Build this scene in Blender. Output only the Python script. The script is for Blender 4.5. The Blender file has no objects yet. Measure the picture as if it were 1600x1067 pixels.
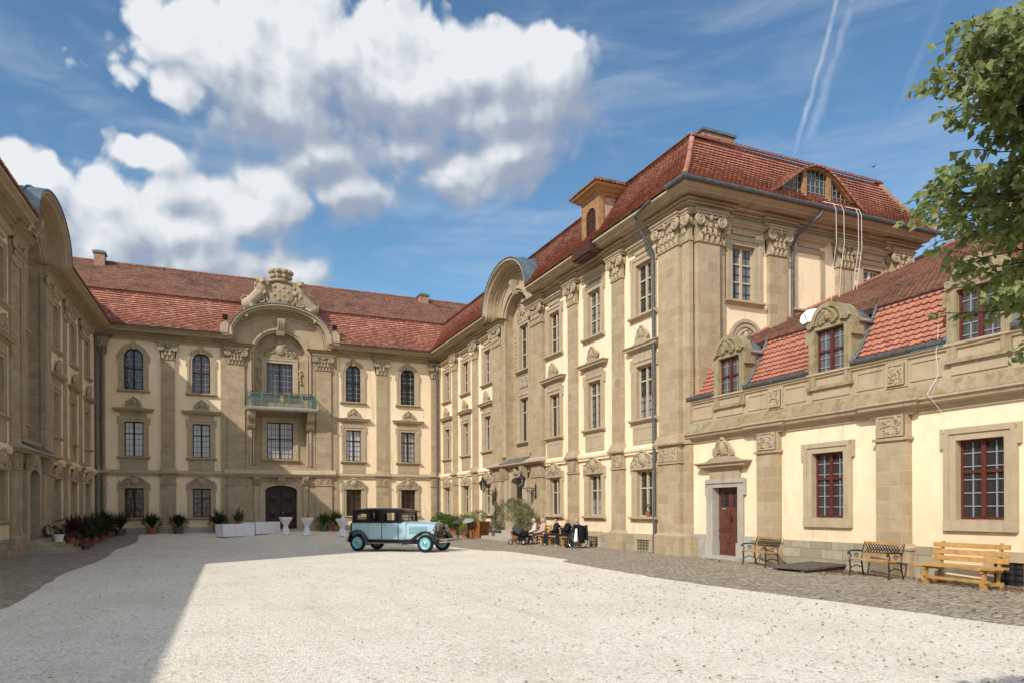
import bpy, math, random
from mathutils import Vector, Matrix, noise
R = random.Random(11)
PI = math.pi
S = bpy.context.scene
COL = S.collection
rad = math.radians

# ------------------------------------------------------------------ mesh builder
class MB:
    def __init__(s): s.v = []; s.f = []; s.m = []; s.uv = []
    def add(s, vs, fs, mi=0, uv=None):
        b = len(s.v); s.v += [tuple(p) for p in vs]
        for f in fs:
            s.f.append(tuple(i + b for i in f)); s.m.append(mi); s.uv.append(uv)
    def box(s, x0, x1, y0, y1, z0, z1, mi=0):
        s.add([(x0,y0,z0),(x1,y0,z0),(x1,y1,z0),(x0,y1,z0),(x0,y0,z1),(x1,y0,z1),(x1,y1,z1),(x0,y1,z1)],
              [(0,3,2,1),(4,5,6,7),(0,1,5,4),(1,2,6,5),(2,3,7,6),(3,0,4,7)], mi)
    def obox(s, c, size, mat, mi=0):
        h = [d/2 for d in size]; vs = []
        for z in (-1,1):
            for x, y in ((-1,-1),(1,-1),(1,1),(-1,1)):
                vs.append(Vector(c) + mat @ Vector((x*h[0], y*h[1], z*h[2])))
        s.add(vs, [(0,3,2,1),(4,5,6,7),(0,1,5,4),(1,2,6,5),(2,3,7,6),(3,0,4,7)], mi)
    def bar(s, a, b, w, t, mi=0, up=(0,0,1)):
        a = Vector(a); b = Vector(b); d = (b-a); L = d.length; d.normalize()
        u = Vector(up)
        if abs(d.dot(u)) > .97: u = Vector((1,0,0))
        x = d.cross(u).normalized(); z = x.cross(d)
        s.obox((a+b)/2, (w, L, t), Matrix((x, d, z)).transposed(), mi)
    def tube(s, pts, r, n=8, mi=0, cap=True):
        pts = [Vector(p) for p in pts]
        rr = r if isinstance(r, (list, tuple)) else [r]*len(pts)
        vs = []; fs = []; prev = None
        for i, p in enumerate(pts):
            d = (pts[min(i+1, len(pts)-1)] - pts[max(i-1, 0)])
            d = d.normalized() if d.length > 1e-9 else Vector((0,0,1))
            if prev is None:
                u = Vector((0,0,1)) if abs(d.z) < .9 else Vector((1,0,0))
                x = d.cross(u).normalized()
            else:
                x = prev - d*prev.dot(d)
                x = x.normalized() if x.length > 1e-6 else d.orthogonal().normalized()
            prev = x; y = d.cross(x)
            for k in range(n):
                a = 2*PI*k/n
                vs.append(p + (x*math.cos(a) + y*math.sin(a))*rr[i])
        for i in range(len(pts)-1):
            for k in range(n):
                fs.append((i*n+k, i*n+(k+1) % n, (i+1)*n+(k+1) % n, (i+1)*n+k))
        if cap:
            fs.append(tuple(range(n-1, -1, -1))); m = (len(pts)-1)*n; fs.append(tuple(range(m, m+n)))
        s.add(vs, fs, mi)
    def lathe(s, prof, c=(0,0,0), n=16, mi=0, mat=None, sx=1, sy=1, cap=True):
        vs = []; fs = []
        for r, z in prof:
            for k in range(n):
                a = 2*PI*k/n; p = Vector((r*math.cos(a)*sx, r*math.sin(a)*sy, z))
                if mat: p = mat @ p
                vs.append(p + Vector(c))
        for i in range(len(prof)-1):
            for k in range(n):
                fs.append((i*n+k, i*n+(k+1) % n, (i+1)*n+(k+1) % n, (i+1)*n+k))
        if cap: fs.append(tuple(range(n-1, -1, -1))); m = (len(prof)-1)*n; fs.append(tuple(range(m, m+n)))
        s.add(vs, fs, mi)
    def ell(s, c, r, n=8, m=5, mi=0, mat=None):
        c = Vector(c); r = r if isinstance(r, (list, tuple)) else (r, r, r)
        vs = []; fs = []
        def P(x, y, z):
            q = Vector((x*r[0], y*r[1], z*r[2])); return c + (mat @ q if mat else q)
        vs.append(P(0,0,-1))
        for i in range(1, m):
            t = PI*i/m - PI/2
            for k in range(n):
                a = 2*PI*k/n; vs.append(P(math.cos(t)*math.cos(a), math.cos(t)*math.sin(a), math.sin(t)))
        vs.append(P(0,0,1)); L = len(vs)-1
        for k in range(n):
            fs.append((0, 1+(k+1) % n, 1+k)); fs.append((L, L-n+k, L-n+(k+1) % n))
        for i in range(m-2):
            for k in range(n):
                fs.append((1+i*n+k, 1+i*n+(k+1) % n, 1+(i+1)*n+(k+1) % n, 1+(i+1)*n+k))
        s.add(vs, fs, mi)
    def prism(s, poly, y0, y1, mi=0):          # polygon in (x,z), extruded in y
        n = len(poly)
        vs = [(x, y0, z) for x, z in poly] + [(x, y1, z) for x, z in poly]
        fs = [tuple(range(n)), tuple(range(2*n-1, n-1, -1))]
        fs += [((i+1) % n, i, n+i, n+(i+1) % n) for i in range(n)]
        s.add(vs, fs, mi)
    def slab(s, poly, z0, z1, mi=0):           # polygon in (x,y), extruded in z
        n = len(poly)
        vs = [(x, y, z0) for x, y in poly] + [(x, y, z1) for x, y in poly]
        fs = [tuple(range(n-1, -1, -1)), tuple(range(n, 2*n))]
        fs += [(i, (i+1) % n, n+(i+1) % n, n+i) for i in range(n)]
        s.add(vs, fs, mi)
    def sweep(s, path, prof, fn, mi=0, m0=None, m1=None, caps=True):
        # path: 2-D points; prof: (off,h); off is measured to the right of travel.  fn(p2, off, h) -> 3-D
        n = len(path); k = len(prof); vs = []; fs = []
        for i, p in enumerate(path):
            a = Vector(path[max(i-1, 0)]); b = Vector(path[min(i+1, n-1)]); q = Vector(p)
            d0 = (q-a).normalized() if i > 0 else (b-q).normalized()
            d1 = (b-q).normalized() if i < n-1 else d0
            n0 = Vector((d0.y, -d0.x)); n1 = Vector((d1.y, -d1.x))
            mt = (n0+n1); mt = mt / max(.25, mt.length_squared/2) if mt.length > 1e-6 else n0
            sh = m0 if i == 0 else (m1 if i == n-1 else None)
            for o, h in prof:
                w = q + mt*o
                if sh: w = w + d0*(sh*o)
                vs.append(fn(w, o, h))
        for i in range(n-1):
            for j in range(k-1):
                fs.append((i*k+j, (i+1)*k+j, (i+1)*k+j+1, i*k+j+1))
        if caps:
            fs.append(tuple(range(k))); fs.append(tuple(range((n-1)*k+k-1, (n-1)*k-1, -1)))
        s.add(vs, fs, mi)
    def scroll(s, cx, cz, y, r, turns=1.6, hand=1, t=.03, a0=0, n=5, ry=1):
        N = int(9*turns); pts = []; rr = []
        for i in range(N+1):
            q = i/N; a = a0 + hand*2*PI*turns*q; e = r*(1-q*.86)
            pts.append((cx+e*math.cos(a), y-.35*t*q, cz+e*math.sin(a))); rr.append(t*(1-.45*q))
        s.tube(pts, rr, n)
    def mesh(s, name, mats, smooth=None, jitter=0):
        me = bpy.data.meshes.new(name)
        vs = s.v
        if jitter:
            vs = [(x+R.uniform(-jitter, jitter), y+R.uniform(-jitter, jitter), z+R.uniform(-jitter, jitter)) for x, y, z in vs]
        me.from_pydata(vs, [], s.f)
        mats = mats if isinstance(mats, (list, tuple)) else [mats]
        for m in mats: me.materials.append(m)
        if len(mats) > 1: me.polygons.foreach_set('material_index', s.m)
        if any(u is not None for u in s.uv):
            ul = me.uv_layers.new(name='UVMap'); arr = []
            for f, u in zip(s.f, s.uv):
                arr += list(u or (0, 0))*len(f)
            ul.data.foreach_set('uv', arr)
        if smooth is not None:
            me.polygons.foreach_set('use_smooth', [True]*len(s.f))
            if smooth < 180: me.set_sharp_from_angle(angle=rad(smooth))
        me.update(); me.validate(clean_customdata=False)
        return me

def obj(name, me, parent=None, loc=(0,0,0), rz=0, rot=None, sc=None):
    o = bpy.data.objects.new(name, me); COL.objects.link(o)
    o.location = loc; o.rotation_euler = rot or (0, 0, rz)
    if sc: o.scale = sc
    if parent: o.parent = parent
    return o
def tag(o, label=None, cat=None, group=None, kind=None):
    if label: o['label'] = label
    if cat: o['category'] = cat
    if group: o['group'] = group
    if kind: o['kind'] = kind
    return o
def thing(name, label, cat, loc=(0,0,0), rz=0, group=None):
    return tag(obj(name, None, None, loc, rz), label, cat, group)
def clone(o, parent=None):
    c = o.copy(); COL.objects.link(c)
    if parent: c.parent = parent
    for ch in o.children: clone(ch, c)
    return c
CACHE = {}
def cached(key, fn):
    if key not in CACHE: CACHE[key] = fn()
    return CACHE[key]
def fused(mb, name, mat, voxel, smooth=2):     # melt overlapping lumps into one continuous skin
    me = mb.mesh(name, mat)
    o = bpy.data.objects.new('tmp', me); COL.objects.link(o)
    md = o.modifiers.new('r', 'REMESH'); md.mode = 'VOXEL'; md.voxel_size = voxel
    if smooth:
        ms = o.modifiers.new('s', 'SMOOTH'); ms.factor = .5; ms.iterations = smooth
    dg = bpy.context.evaluated_depsgraph_get(); dg.update()
    out = bpy.data.meshes.new_from_object(o.evaluated_get(dg)); out.name = name
    bpy.data.objects.remove(o); bpy.data.meshes.remove(me)
    out.polygons.foreach_set('use_smooth', [True]*len(out.polygons))
    out.materials.clear(); out.materials.append(mat)
    return out

# ------------------------------------------------------------------ materials
class NT:
    def __init__(s, tree): s.t = tree; s.n = tree.nodes; s.l = tree.links
    def __call__(s, typ, ins=None, **kw):
        nd = s.n.new(typ)
        for k, v in kw.items(): setattr(nd, k, v)
        for k, v in (ins or {}).items():
            sk = nd.inputs[k]
            if isinstance(v, bpy.types.NodeSocket): s.l.new(v, sk)
            else: sk.default_value = v
        return nd
    def math(s, op, a, b=0.0, c=0.0, clamp=False):
        return s('ShaderNodeMath', {0: a, 1: b, 2: c}, operation=op, use_clamp=clamp).outputs[0]
    def vmath(s, op, a, b=(0,0,0), c=(0,0,0)):
        nd = s('ShaderNodeVectorMath', {0: a, 1: b, 2: c}, operation=op)
        return nd.outputs['Value'] if op in ('LENGTH', 'DOT_PRODUCT') else nd.outputs[0]
    def noise(s, vec, scale, detail=4, rough=.55, dist=0):
        return s('ShaderNodeTexNoise', {'Vector': vec, 'Scale': scale, 'Detail': detail, 'Roughness': rough, 'Distortion': dist}).outputs['Fac']
    def ramp(s, fac, stops):
        nd = s('ShaderNodeValToRGB', {'Fac': fac}); e = nd.color_ramp.elements
        while len(e) < len(stops): e.new(.5)
        for i, (p, c) in enumerate(stops):
            e[i].position = p; e[i].color = (*c, 1) if len(c) == 3 else c
        return nd.outputs[0]
    def mix(s, fac, a, b, blend='MIX'):
        nd = s('ShaderNodeMix', data_type='RGBA', blend_type=blend, clamp_factor=True)
        for i, v in ((0, fac), (6, a), (7, b)):
            if isinstance(v, bpy.types.NodeSocket): s.l.new(v, nd.inputs[i])
            elif i == 0: nd.inputs[i].default_value = v
            else: nd.inputs[i].default_value = (*v, 1) if len(v) == 3 else v
        return nd.outputs[2]
    def rng(s, v, a, b, c=0, d=1, smooth=True):
        return s('ShaderNodeMapRange', {0: v, 1: a, 2: b, 3: c, 4: d}, interpolation_type='SMOOTHSTEP' if smooth else 'LINEAR').outputs[0]
    def bump(s, h, dist=.02, strength=1.0, normal=None):
        ins = {'Height': h, 'Distance': dist, 'Strength': strength}
        if normal: ins['Normal'] = normal
        return s('ShaderNodeBump', ins).outputs[0]
def material(name):
    m = bpy.data.materials.new(name); m.use_nodes = True
    t = NT(m.node_tree); b = m.node_tree.nodes['Principled BSDF']
    def setp(**kw):
        for k, v in kw.items():
            k = {'color': 'Base Color', 'rough': 'Roughness', 'metal': 'Metallic', 'spec': 'Specular IOR Level', 'coat': 'Coat Weight',
                 'normal': 'Normal', 'alpha': 'Alpha', 'trans': 'Transmission Weight', 'ior': 'IOR'}.get(k, k)
            if isinstance(v, bpy.types.NodeSocket): m.node_tree.links.new(v, b.inputs[k])
            else: b.inputs[k].default_value = (*v, 1) if isinstance(v, tuple) and len(v) == 3 else v
    return m, t, setp
def pos(t): return t('ShaderNodeNewGeometry').outputs['Position']
def hcol(h):
    f = lambda c: c/12.92 if c <= .04045 else ((c+.055)/1.055)**2.4
    return tuple(f(int(h[i:i+2], 16)/255) for i in (0, 2, 4))

def plain(name, col, rough=.6, metal=0, spec=.5, var=.25, scale=6, bump=0, bscale=40, coat=0):
    m, t, setp = material(name); p = pos(t)
    n = t.noise(p, scale, 5)
    dark = tuple(c*(1-var) for c in col); lite = tuple(min(1, c*(1+var)) for c in col)
    setp(color=t.ramp(n, [(.3, dark), (.7, lite)]), rough=rough, metal=metal, spec=spec, coat=coat)
    if bump: setp(normal=t.bump(t.noise(p, bscale, 4), bump))
    return m

def stucco(name, c1, c2, c3):
    m, t, setp = material(name); p = pos(t)
    n1 = t.noise(p, .33, 6, .6); n2 = t.noise(p, 2.6, 5, .6)
    col = t.mix(t.rng(n1, .35, .68), c1, c2); col = t.mix(t.rng(n2, .45, .8, 0, .55), col, c3)
    st = t('ShaderNodeMapping', {'Vector': p, 'Scale': (2.2, 2.2, .22)}).outputs[0]
    n3 = t.noise(st, 1.6, 5, .65)
    col = t.mix(t.rng(n3, .52, .78, 0, .6), col, tuple(c*.62 for c in c3))
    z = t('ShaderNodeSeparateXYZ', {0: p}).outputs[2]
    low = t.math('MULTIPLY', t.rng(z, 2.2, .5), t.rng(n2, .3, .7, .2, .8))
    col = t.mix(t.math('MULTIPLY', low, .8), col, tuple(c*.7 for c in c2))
    h = t.math('ADD', t.noise(p, 45, 3), t.math('MULTIPLY', n2, .8))
    setp(color=col, rough=.92, spec=.2, normal=t.bump(h, .012, .5))
    return m
def ashlar(name, cols, mortar, bw=.62, rh=.37, dirt=(.10,.085,.06), moss=0.0, mort=.008, dk=.5):
    m, t, setp = material(name); p = pos(t)
    s = t('ShaderNodeSeparateXYZ', {0: p}).outputs
    uv = t('ShaderNodeCombineXYZ', {0: t.math('ADD', s[0], s[1]), 1: s[2]}).outputs[0]
    warp = t.noise(p, 1.7, 3); uv2 = t.vmath('ADD', uv, t('ShaderNodeCombineXYZ', {0: t.math('MULTIPLY', warp, .05), 1: t.math('MULTIPLY', warp, .03)}).outputs[0])
    br = t('ShaderNodeTexBrick', {'Vector': uv2, 'Color1': (0,0,0,1), 'Color2': (1,1,1,1), 'Mortar': (.5,.5,.5,1), 'Scale': 1, 'Mortar Size': mort, 'Mortar Smooth': .25, 'Brick Width': bw, 'Row Height': rh, 'Bias': 0}, offset=.5, squash=.75, squash_frequency=3)
    k = len(cols); col = t.ramp(br.outputs['Color'], [((i+.5)/k, c) for i, c in enumerate(cols)])
    n = t.noise(p, 3.2, 6, .65); n2 = t.noise(p, 22, 4, .6)
    col = t.mix(t.rng(n, .3, .75, 0, .55), col, tuple(c*.62 for c in cols[k//2]))
    col = t.mix(t.math('MULTIPLY', n2, .28), col, tuple(min(1, c*1.5) for c in cols[k//2]))
    col = t.mix(t.math('MULTIPLY', br.outputs['Fac'], .75), col, mortar)
    d = t.noise(t('ShaderNodeMapping', {'Vector': p, 'Scale': (1.5,1.5,.35)}).outputs[0], 1.2, 5, .7)
    col = t.mix(t.rng(d, .52, .82, 0, dk), col, dirt)
    if moss:
        mm = t.rng(t.noise(p, 4, 6, .7), .46, .62)
        col = t.mix(t.math('MULTIPLY', mm, moss), col, (.22,.165,.055))
    h = t.math('SUBTRACT', t.math('ADD', t.math('MULTIPLY', n2, .35), t.math('MULTIPLY', n, .4)), br.outputs['Fac'])
    setp(color=col, rough=.9, spec=.2, normal=t.bump(h, .012, .7))
    return m
def tiles(name, cols, lichen, lfac, dark=(.05,.022,.015), dfac=.5):
    m, t, setp = material(name); p = pos(t)
    uv = t('ShaderNodeUVMap').outputs[0]
    w = t('ShaderNodeTexWhiteNoise', {'Vector': uv}, noise_dimensions='2D').outputs['Value']
    k = len(cols); col = t.ramp(w, [((i+.5)/k, c) for i, c in enumerate(cols)])
    n = t.noise(p, .7, 6, .65)
    col = t.mix(t.rng(n, .42, .72, 0, dfac), col, dark)
    z = t.noise(p, 6, 5, .7)
    col = t.mix(t.math('MULTIPLY', t.rng(z, .45, .72), lfac), col, lichen)
    setp(color=col, rough=.82, spec=.25, normal=t.bump(t.noise(p, 60, 3), .006, .5))
    return m

M = {}
M['stucco'] = stucco('stucco_cream', (.90,.70,.45), (.93,.755,.525), (.81,.60,.36))
SC = [(.39,.29,.178), (.45,.345,.225), (.41,.30,.18), (.48,.385,.26), (.355,.265,.165)]
M['ashlar'] = ashlar('sandstone_blocks', SC, (.58,.51,.37), dk=.45)
M['stone'] = ashlar('sandstone_trim', [(.43,.33,.21), (.475,.375,.25), (.445,.35,.225)], (.385,.30,.195), bw=1.5, rh=1.4, mort=.004, dk=.5)
M['carved'] = ashlar('sandstone_carved', [(.38,.29,.185), (.43,.34,.22)], (.35,.275,.175), bw=3, rh=3, mort=.001, dk=.75)
M['moss'] = ashlar('sandstone_lichen', [(.32,.255,.15), (.37,.30,.19), (.28,.225,.13)], (.45,.40,.30), bw=1.25, rh=2, moss=.7, dk=.8, dirt=(.06,.055,.03))
M['greystone'] = ashlar('grey_stone', [(.40,.36,.29), (.44,.40,.33)], (.38,.34,.28), bw=2, rh=2, mort=.002)
M['plinth'] = ashlar('plinth_blocks', [(.33,.27,.17), (.40,.34,.23), (.35,.30,.205), (.46,.41,.30), (.29,.255,.175)], (.24,.2,.13), bw=.72, rh=.27, mort=.014, dk=.4)
M['render'] = stucco('plinth_render', (.40,.37,.31), (.46,.43,.37), (.33,.30,.25))
RED = [(.36,.145,.095), (.41,.175,.115), (.325,.12,.08), (.38,.155,.10), (.45,.225,.16), (.35,.14,.09)]
M['tile'] = tiles('clay_tiles', RED, (.58,.33,.22), .3, dfac=.4)
M['tile_pale'] = tiles('mottled_clay_tiles', [(.32,.11,.07), (.40,.16,.10), (.27,.085,.055), (.44,.21,.14), (.34,.12,.075), (.50,.27,.19)], (.52,.33,.24), .25, dfac=.35)
M['tile_old'] = tiles('old_clay_tiles', [(.25,.095,.06), (.32,.125,.08), (.20,.08,.055), (.36,.15,.10), (.27,.125,.09), (.22,.10,.07)], (.36,.31,.23), .75, dfac=.65)
M['tile_new'] = tiles('new_clay_tiles', [(.45,.175,.11), (.51,.215,.14), (.39,.145,.09), (.47,.19,.12)], (.36,.22,.14), .25, dfac=.25)
M['zinc'] = plain('zinc_sheet', (.16,.20,.21), .5, .5, .5, .25, 3)
M['lead_sheet'] = plain('lead_sheet', (.21,.205,.185), .7, .2, .3, .3, 5)
M['gutter'] = plain('gutter_metal', (.115,.12,.118), .55, .3, .4, .35, 8)
M['iron'] = plain('black_iron', (.02,.02,.02), .45, .2, .5, .3, 10)
M['frame_beige'] = plain('painted_wood_beige', (.52,.42,.28), .55, 0, .3, .12, 20)
M['frame_dark'] = plain('dark_wood', (.022,.014,.010), .5, 0, .3, .3, 20)
M['frame_red'] = plain('red_brown_paint', (.115,.026,.018), .45, 0, .4, .25, 20)
M['frame_white'] = plain('white_paint', (.75,.74,.70), .5, 0, .4, .06, 20)
M['lead'] = plain('lead_came', (.36,.36,.36), .55, .3, .4, .1, 20)
M['lead_dark'] = plain('dark_came', (.07,.065,.06), .6, .2, .4, .2, 20)
M['door_brown'] = plain('door_brown', (.035,.018,.012), .5, 0, .35, .35, 9, .003, 30)
M['door_red'] = plain('door_red_brown', (.125,.042,.028), .5, 0, .35, .3, 7, .003, 30)
def glass(name, base, cur, foldscale=14, amt=1.0, half=False):
    m, t, setp = material(name); p = pos(t)
    s = t('ShaderNodeSeparateXYZ', {0: p}).outputs
    rnd = t('ShaderNodeObjectInfo').outputs['Random']
    u = t.math('ADD', s[0], s[1])
    f = t('ShaderNodeTexWave', {'Vector': t('ShaderNodeCombineXYZ', {0: u}).outputs[0], 'Scale': foldscale/6.28, 'Distortion': 3, 'Detail': 2}).outputs['Fac']
    col = t.mix(t.math('MULTIPLY', f, amt), base, cur)
    if half:
        lz = t('ShaderNodeSeparateXYZ', {0: t('ShaderNodeTexCoord').outputs['Generated']}).outputs[2]
        col = t.mix(t.math('MULTIPLY', t.math('LESS_THAN', lz, .42), t.math('MULTIPLY_ADD', f, .4, .45)), col, (.42,.44,.47))
    col = t.mix(t.math('MULTIPLY', rnd, .85), col, tuple(min(1, c*1.6+.03) for c in base))
    q = t('ShaderNodeMapping', {'Vector': p, 'Scale': (4.5, 4.5, 3.6)}).outputs[0]
    cell = t('ShaderNodeTexVoronoi', {'Vector': q, 'Scale': 1}, feature='F1').outputs['Color']
    setp(color=col, rough=.06, spec=.7, normal=t.bump(t.math('ADD', t.noise(p, 3.2, 2), t.math('MULTIPLY', t('ShaderNodeSeparateXYZ', {0: cell}).outputs[0], .12)), .012, .6))
    return m
M['glass'] = glass('window_glass', (.012,.012,.012), (.03,.028,.025))
M['glass_curtain'] = glass('window_glass_curtained', (.42,.41,.38), (.30,.29,.27))
M['glass_warm'] = glass('window_glass_warm', (.10,.05,.022), (.02,.012,.008), 9)
M['glass_net'] = glass('window_glass_net', (.10,.105,.11), (.05,.052,.055), 9)
M['glass_half'] = glass('window_glass_half_curtain', (.02,.02,.02), (.04,.04,.04), 14, 1, True)
M['white_cloth'] = plain('white_cloth', (.74,.74,.78), .85, 0, .2, .06, 5)
M['gold_wood'] = plain('varnished_wood', (.48,.27,.085), .5, 0, .35, .3, 5, .002, 60)
M['terracotta'] = plain('terracotta', (.33,.13,.065), .8, 0, .2, .25, 9)
M['rust'] = plain('rusty_steel', (.26,.10,.035), .8, 0, .2, .35, 6)
M['brass'] = plain('brass', (.5,.36,.12), .35, .9, .5, .1)
M['dormer_wood'] = plain('dormer_wood', (.36,.20,.09), .7, 0, .2, .25, 5)
M['shutter'] = plain('shutter_wood', (.075,.032,.024), .7, 0, .2, .3, 8)
M['rose_stucco'] = plain('rose_stucco', (.46,.30,.22), .9, 0, .1, .2, 4)
M['brick'] = plain('chimney_brick', (.36,.21,.14), .9, 0, .1, .3, 9)
M['hose'] = plain('pale_hose', (.72,.66,.60), .5, 0, .3, .08)
M['copper_green'] = plain('green_ironwork', (.13,.21,.175), .6, .2, .4, .4, 14)

# ------------------------------------------------------------------ ornament
def cartouche(w, h, seed=0, shell=False):      # carved crest, base centre at origin, front -y
    r = random.Random(seed); b = MB()
    b.ell((0,-.06,h*.5), (w*.15,.12,h*.34), 10, 6)
    b.scroll(0, h*.5, -.1, w*.17, 1, 1, .035, -PI/2)
    b.ell((0,-.07,h*.9), (w*.1,.1,h*.1), 8, 5)
    for s in (-1, 1):
        b.scroll(s*w*.26, h*.42, -.07, h*.22, 1.7, s, .045, PI/2)
        b.scroll(s*w*.42, h*.24, -.06, h*.17, 1.6, -s, .04, -PI/2)
        b.tube([(s*w*.08,-.07,h*.8),(s*w*.2,-.1,h*.74),(s*w*.32,-.06,h*.58),(s*w*.49,-.03,h*.3)], [.05,.06,.05,.03], 6)
        for k in range(6):
            b.ell((s*w*r.uniform(.12,.48), -.04, h*r.uniform(.08,.5)), (r.uniform(.04,.09), .07, r.uniform(.04,.08)), 6, 4,
                  mat=Matrix.Rotation(r.uniform(-1,1), 3, 'Y'))
        for k in range(4):
            a = r.uniform(.3, 1.2); b.ell((s*w*.16*math.cos(a), -.06, h*.5+h*.38*math.sin(a)), (.045,.06,.07), 6, 4)
    b.prism([(-w*.46,-.02),(w*.46,-.02),(w*.44,h*.22),(w*.2,h*.42),(w*.12,h*.8),(-w*.12,h*.8),(-w*.2,h*.42),(-w*.44,h*.22)], -.03, .02)
    return b
def carved_panel(w, h, seed):
    r = random.Random(seed); b = MB(); b.box(-w/2, w/2, 0, .05, 0, h)
    for s in (-1, 1):
        b.scroll(s*w*.22, h*.6, -.01, h*.22, 1.5, s*(1 if r.random() < .5 else -1), .03, r.uniform(0, 6))
        b.scroll(s*w*.25, h*.25, -.01, h*.16, 1.4, -s, .028, r.uniform(0, 6))
    for k in range(9):
        b.ell((r.uniform(-.4,.4)*w, -.005, r.uniform(.1,.9)*h), (r.uniform(.03,.07), .04, r.uniform(.04,.09)), 6, 4, mat=Matrix.Rotation(r.uniform(-1.5,1.5), 3, 'Y'))
    for x0, x1, z0, z1 in ((-w/2,w/2,0,.04),(-w/2,w/2,h-.04,h),(-w/2,-w/2+.04,.04,h-.04),(w/2-.04,w/2,.04,h-.04)):
        b.box(x0, x1, -.025, .03, z0, z1)
    return b
def capital(w, h, out):                        # base at z=0, centred in x, front face of shaft at y=-out
    b = MB(); r = random.Random(int(w*100))
    b.sweep([(-w/2,.0),(-w/2,-out),(w/2,-out),(w/2,.0)], [(-.02,0),(.05,0),(.05,.06),(.0,.09),(.02,.5*h),(.10,.72*h),(.10,.74*h)], lambda q,o,z: (q.x,q.y,z))
    b.sweep([(-w/2,.0),(-w/2,-out),(w/2,-out),(w/2,.0)], [(0,.86*h),(.19,.86*h),(.20,.93*h),(.24,.95*h),(.24,h),(0,h)], lambda q,o,z: (q.x,q.y,z))
    y = -out-.1
    for s in (-1, 1):
        b.scroll(s*(w/2-.02), .68*h, y-.03, .2*h, 2, -s, .06, PI/2, 6)
        b.ell((s*(w/2-.02), y-.02, .68*h), (.06,.08,.06), 8, 5)
        b.tube([(s*(w/2+.02),y+.02,.86*h),(s*w*.28,y-.04,.82*h),(0,y-.03,.76*h)], .05, 6)
        b.ell((s*(w/2+.08), -out*.45, .68*h), (.06,.12,.17*h), 8, 5)
    n = max(3, int(w/.2))
    for row, (z, sz) in enumerate(((.16*h,.13),(.36*h,.14))):
        for k in range(n - row):
            x = -w/2 + (k+.5+row*.5)*w/n
            b.ell((x, -out-.03-.03*row, z), (w/n*.46,.05,sz*h*1.25), 7, 5); b.ell((x, -out-.06-.03*row, z), (w/n*.12,.05,sz*h*1.1), 5, 4)
            b.ell((x, -out-.09-.03*row, z+sz*h*.95), (w/n*.30,.06,.035*h), 6, 4)
    for k in range(n+1):
        x = -w/2+k*w/n; b.ell((x, -out-.10, .56*h), (.06,.06,.07*h), 6, 4)
    b.ell((0, y-.03, .78*h), (.09,.08,.12*h), 8, 5)
    return b

# ------------------------------------------------------------------ windows
def frame_mesh(w, z0, z1, trans, nx, rows, fmat, lmat, y=.13, arch=False, bar=.055):
    b = MB(); h = z1-z0; t = .06
    def top(x):
        if not arch: return z1
        r = w/2; return z1-r+math.sqrt(max(0, r*r-x*x))
    if arch:
        r = w/2; zc = z1-r; n = 14
        for i in range(n):
            a, c = PI*i/n, PI*(i+1)/n
            b.add([(r*math.cos(a),y,zc+r*math.sin(a)),(r*math.cos(c),y,zc+r*math.sin(c)),((r-t)*math.cos(c),y,zc+(r-t)*math.sin(c)),((r-t)*math.cos(a),y,zc+(r-t)*math.sin(a)),
                   ((r-t)*math.cos(a),y+.06,zc+(r-t)*math.sin(a)),((r-t)*math.cos(c),y+.06,zc+(r-t)*math.sin(c))], [(0,3,2,1),(3,4,5,2)])
        b.box(-w/2, -w/2+t, y, y+.06, z0, zc); b.box(w/2-t, w/2, y, y+.06, z0, zc)
    else:
        b.box(-w/2, -w/2+t, y, y+.06, z0, z1); b.box(w/2-t, w/2, y, y+.06, z0, z1); b.box(-w/2+t, w/2-t, y, y+.06, z1-t, z1)
    b.box(-w/2+t, w/2-t, y, y+.06, z0, z0+t)
    b.box(-.05, .05, y-.025, y+.055, z0+t, top(.05)-.02)
    for f in trans:
        z = z0+h*f
        for s in (-1, 1):
            x0, x1 = sorted((s*.05, s*(w/2-t))); b.box(x0, x1, y-.012, y+.055, z-bar/2, z+bar/2)
    hw = w/2-t-.05
    for s in (-1, 1):
        for i in range(1, nx):
            x = s*(.05+hw*i/nx); b.box(x-.011, x+.011, y+.014, y+.05, z0+t, top(x)-.03, 1)
    zt = z1-(w/2*.35 if arch else 0)
    for i in range(1, rows):
        z = z0+h*i/rows
        if any(abs(z-z0-h*f) < .08 for f in trans): continue
        q = w/2-t if z < z1-w/2 or not arch else math.sqrt(max(.01, (w/2)**2-(z-z1+w/2)**2))-.04
        b.box(-q, -.05, y+.016, y+.048, z-.011, z+.011, 1); b.box(.05, q, y+.016, y+.048, z-.011, z+.011, 1)
    return b.mesh('window_frame', [fmat, lmat])
def pane_mesh(w, z0, z1, mat, y=.172, arch=False):
    b = MB()
    if arch:
        r = w/2-.01; zc = z1-w/2; poly = [(-r,z0),(r,z0)]+[(r*math.cos(PI*i/12), zc+r*math.sin(PI*i/12)) for i in range(13)]
    else: poly = [(-w/2+.01,z0+.01),(w/2-.01,z0+.01),(w/2-.01,z1-.01),(-w/2+.01,z1-.01)]
    b.prism(poly, y, y+.012); return b.mesh('pane', mat)
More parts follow.
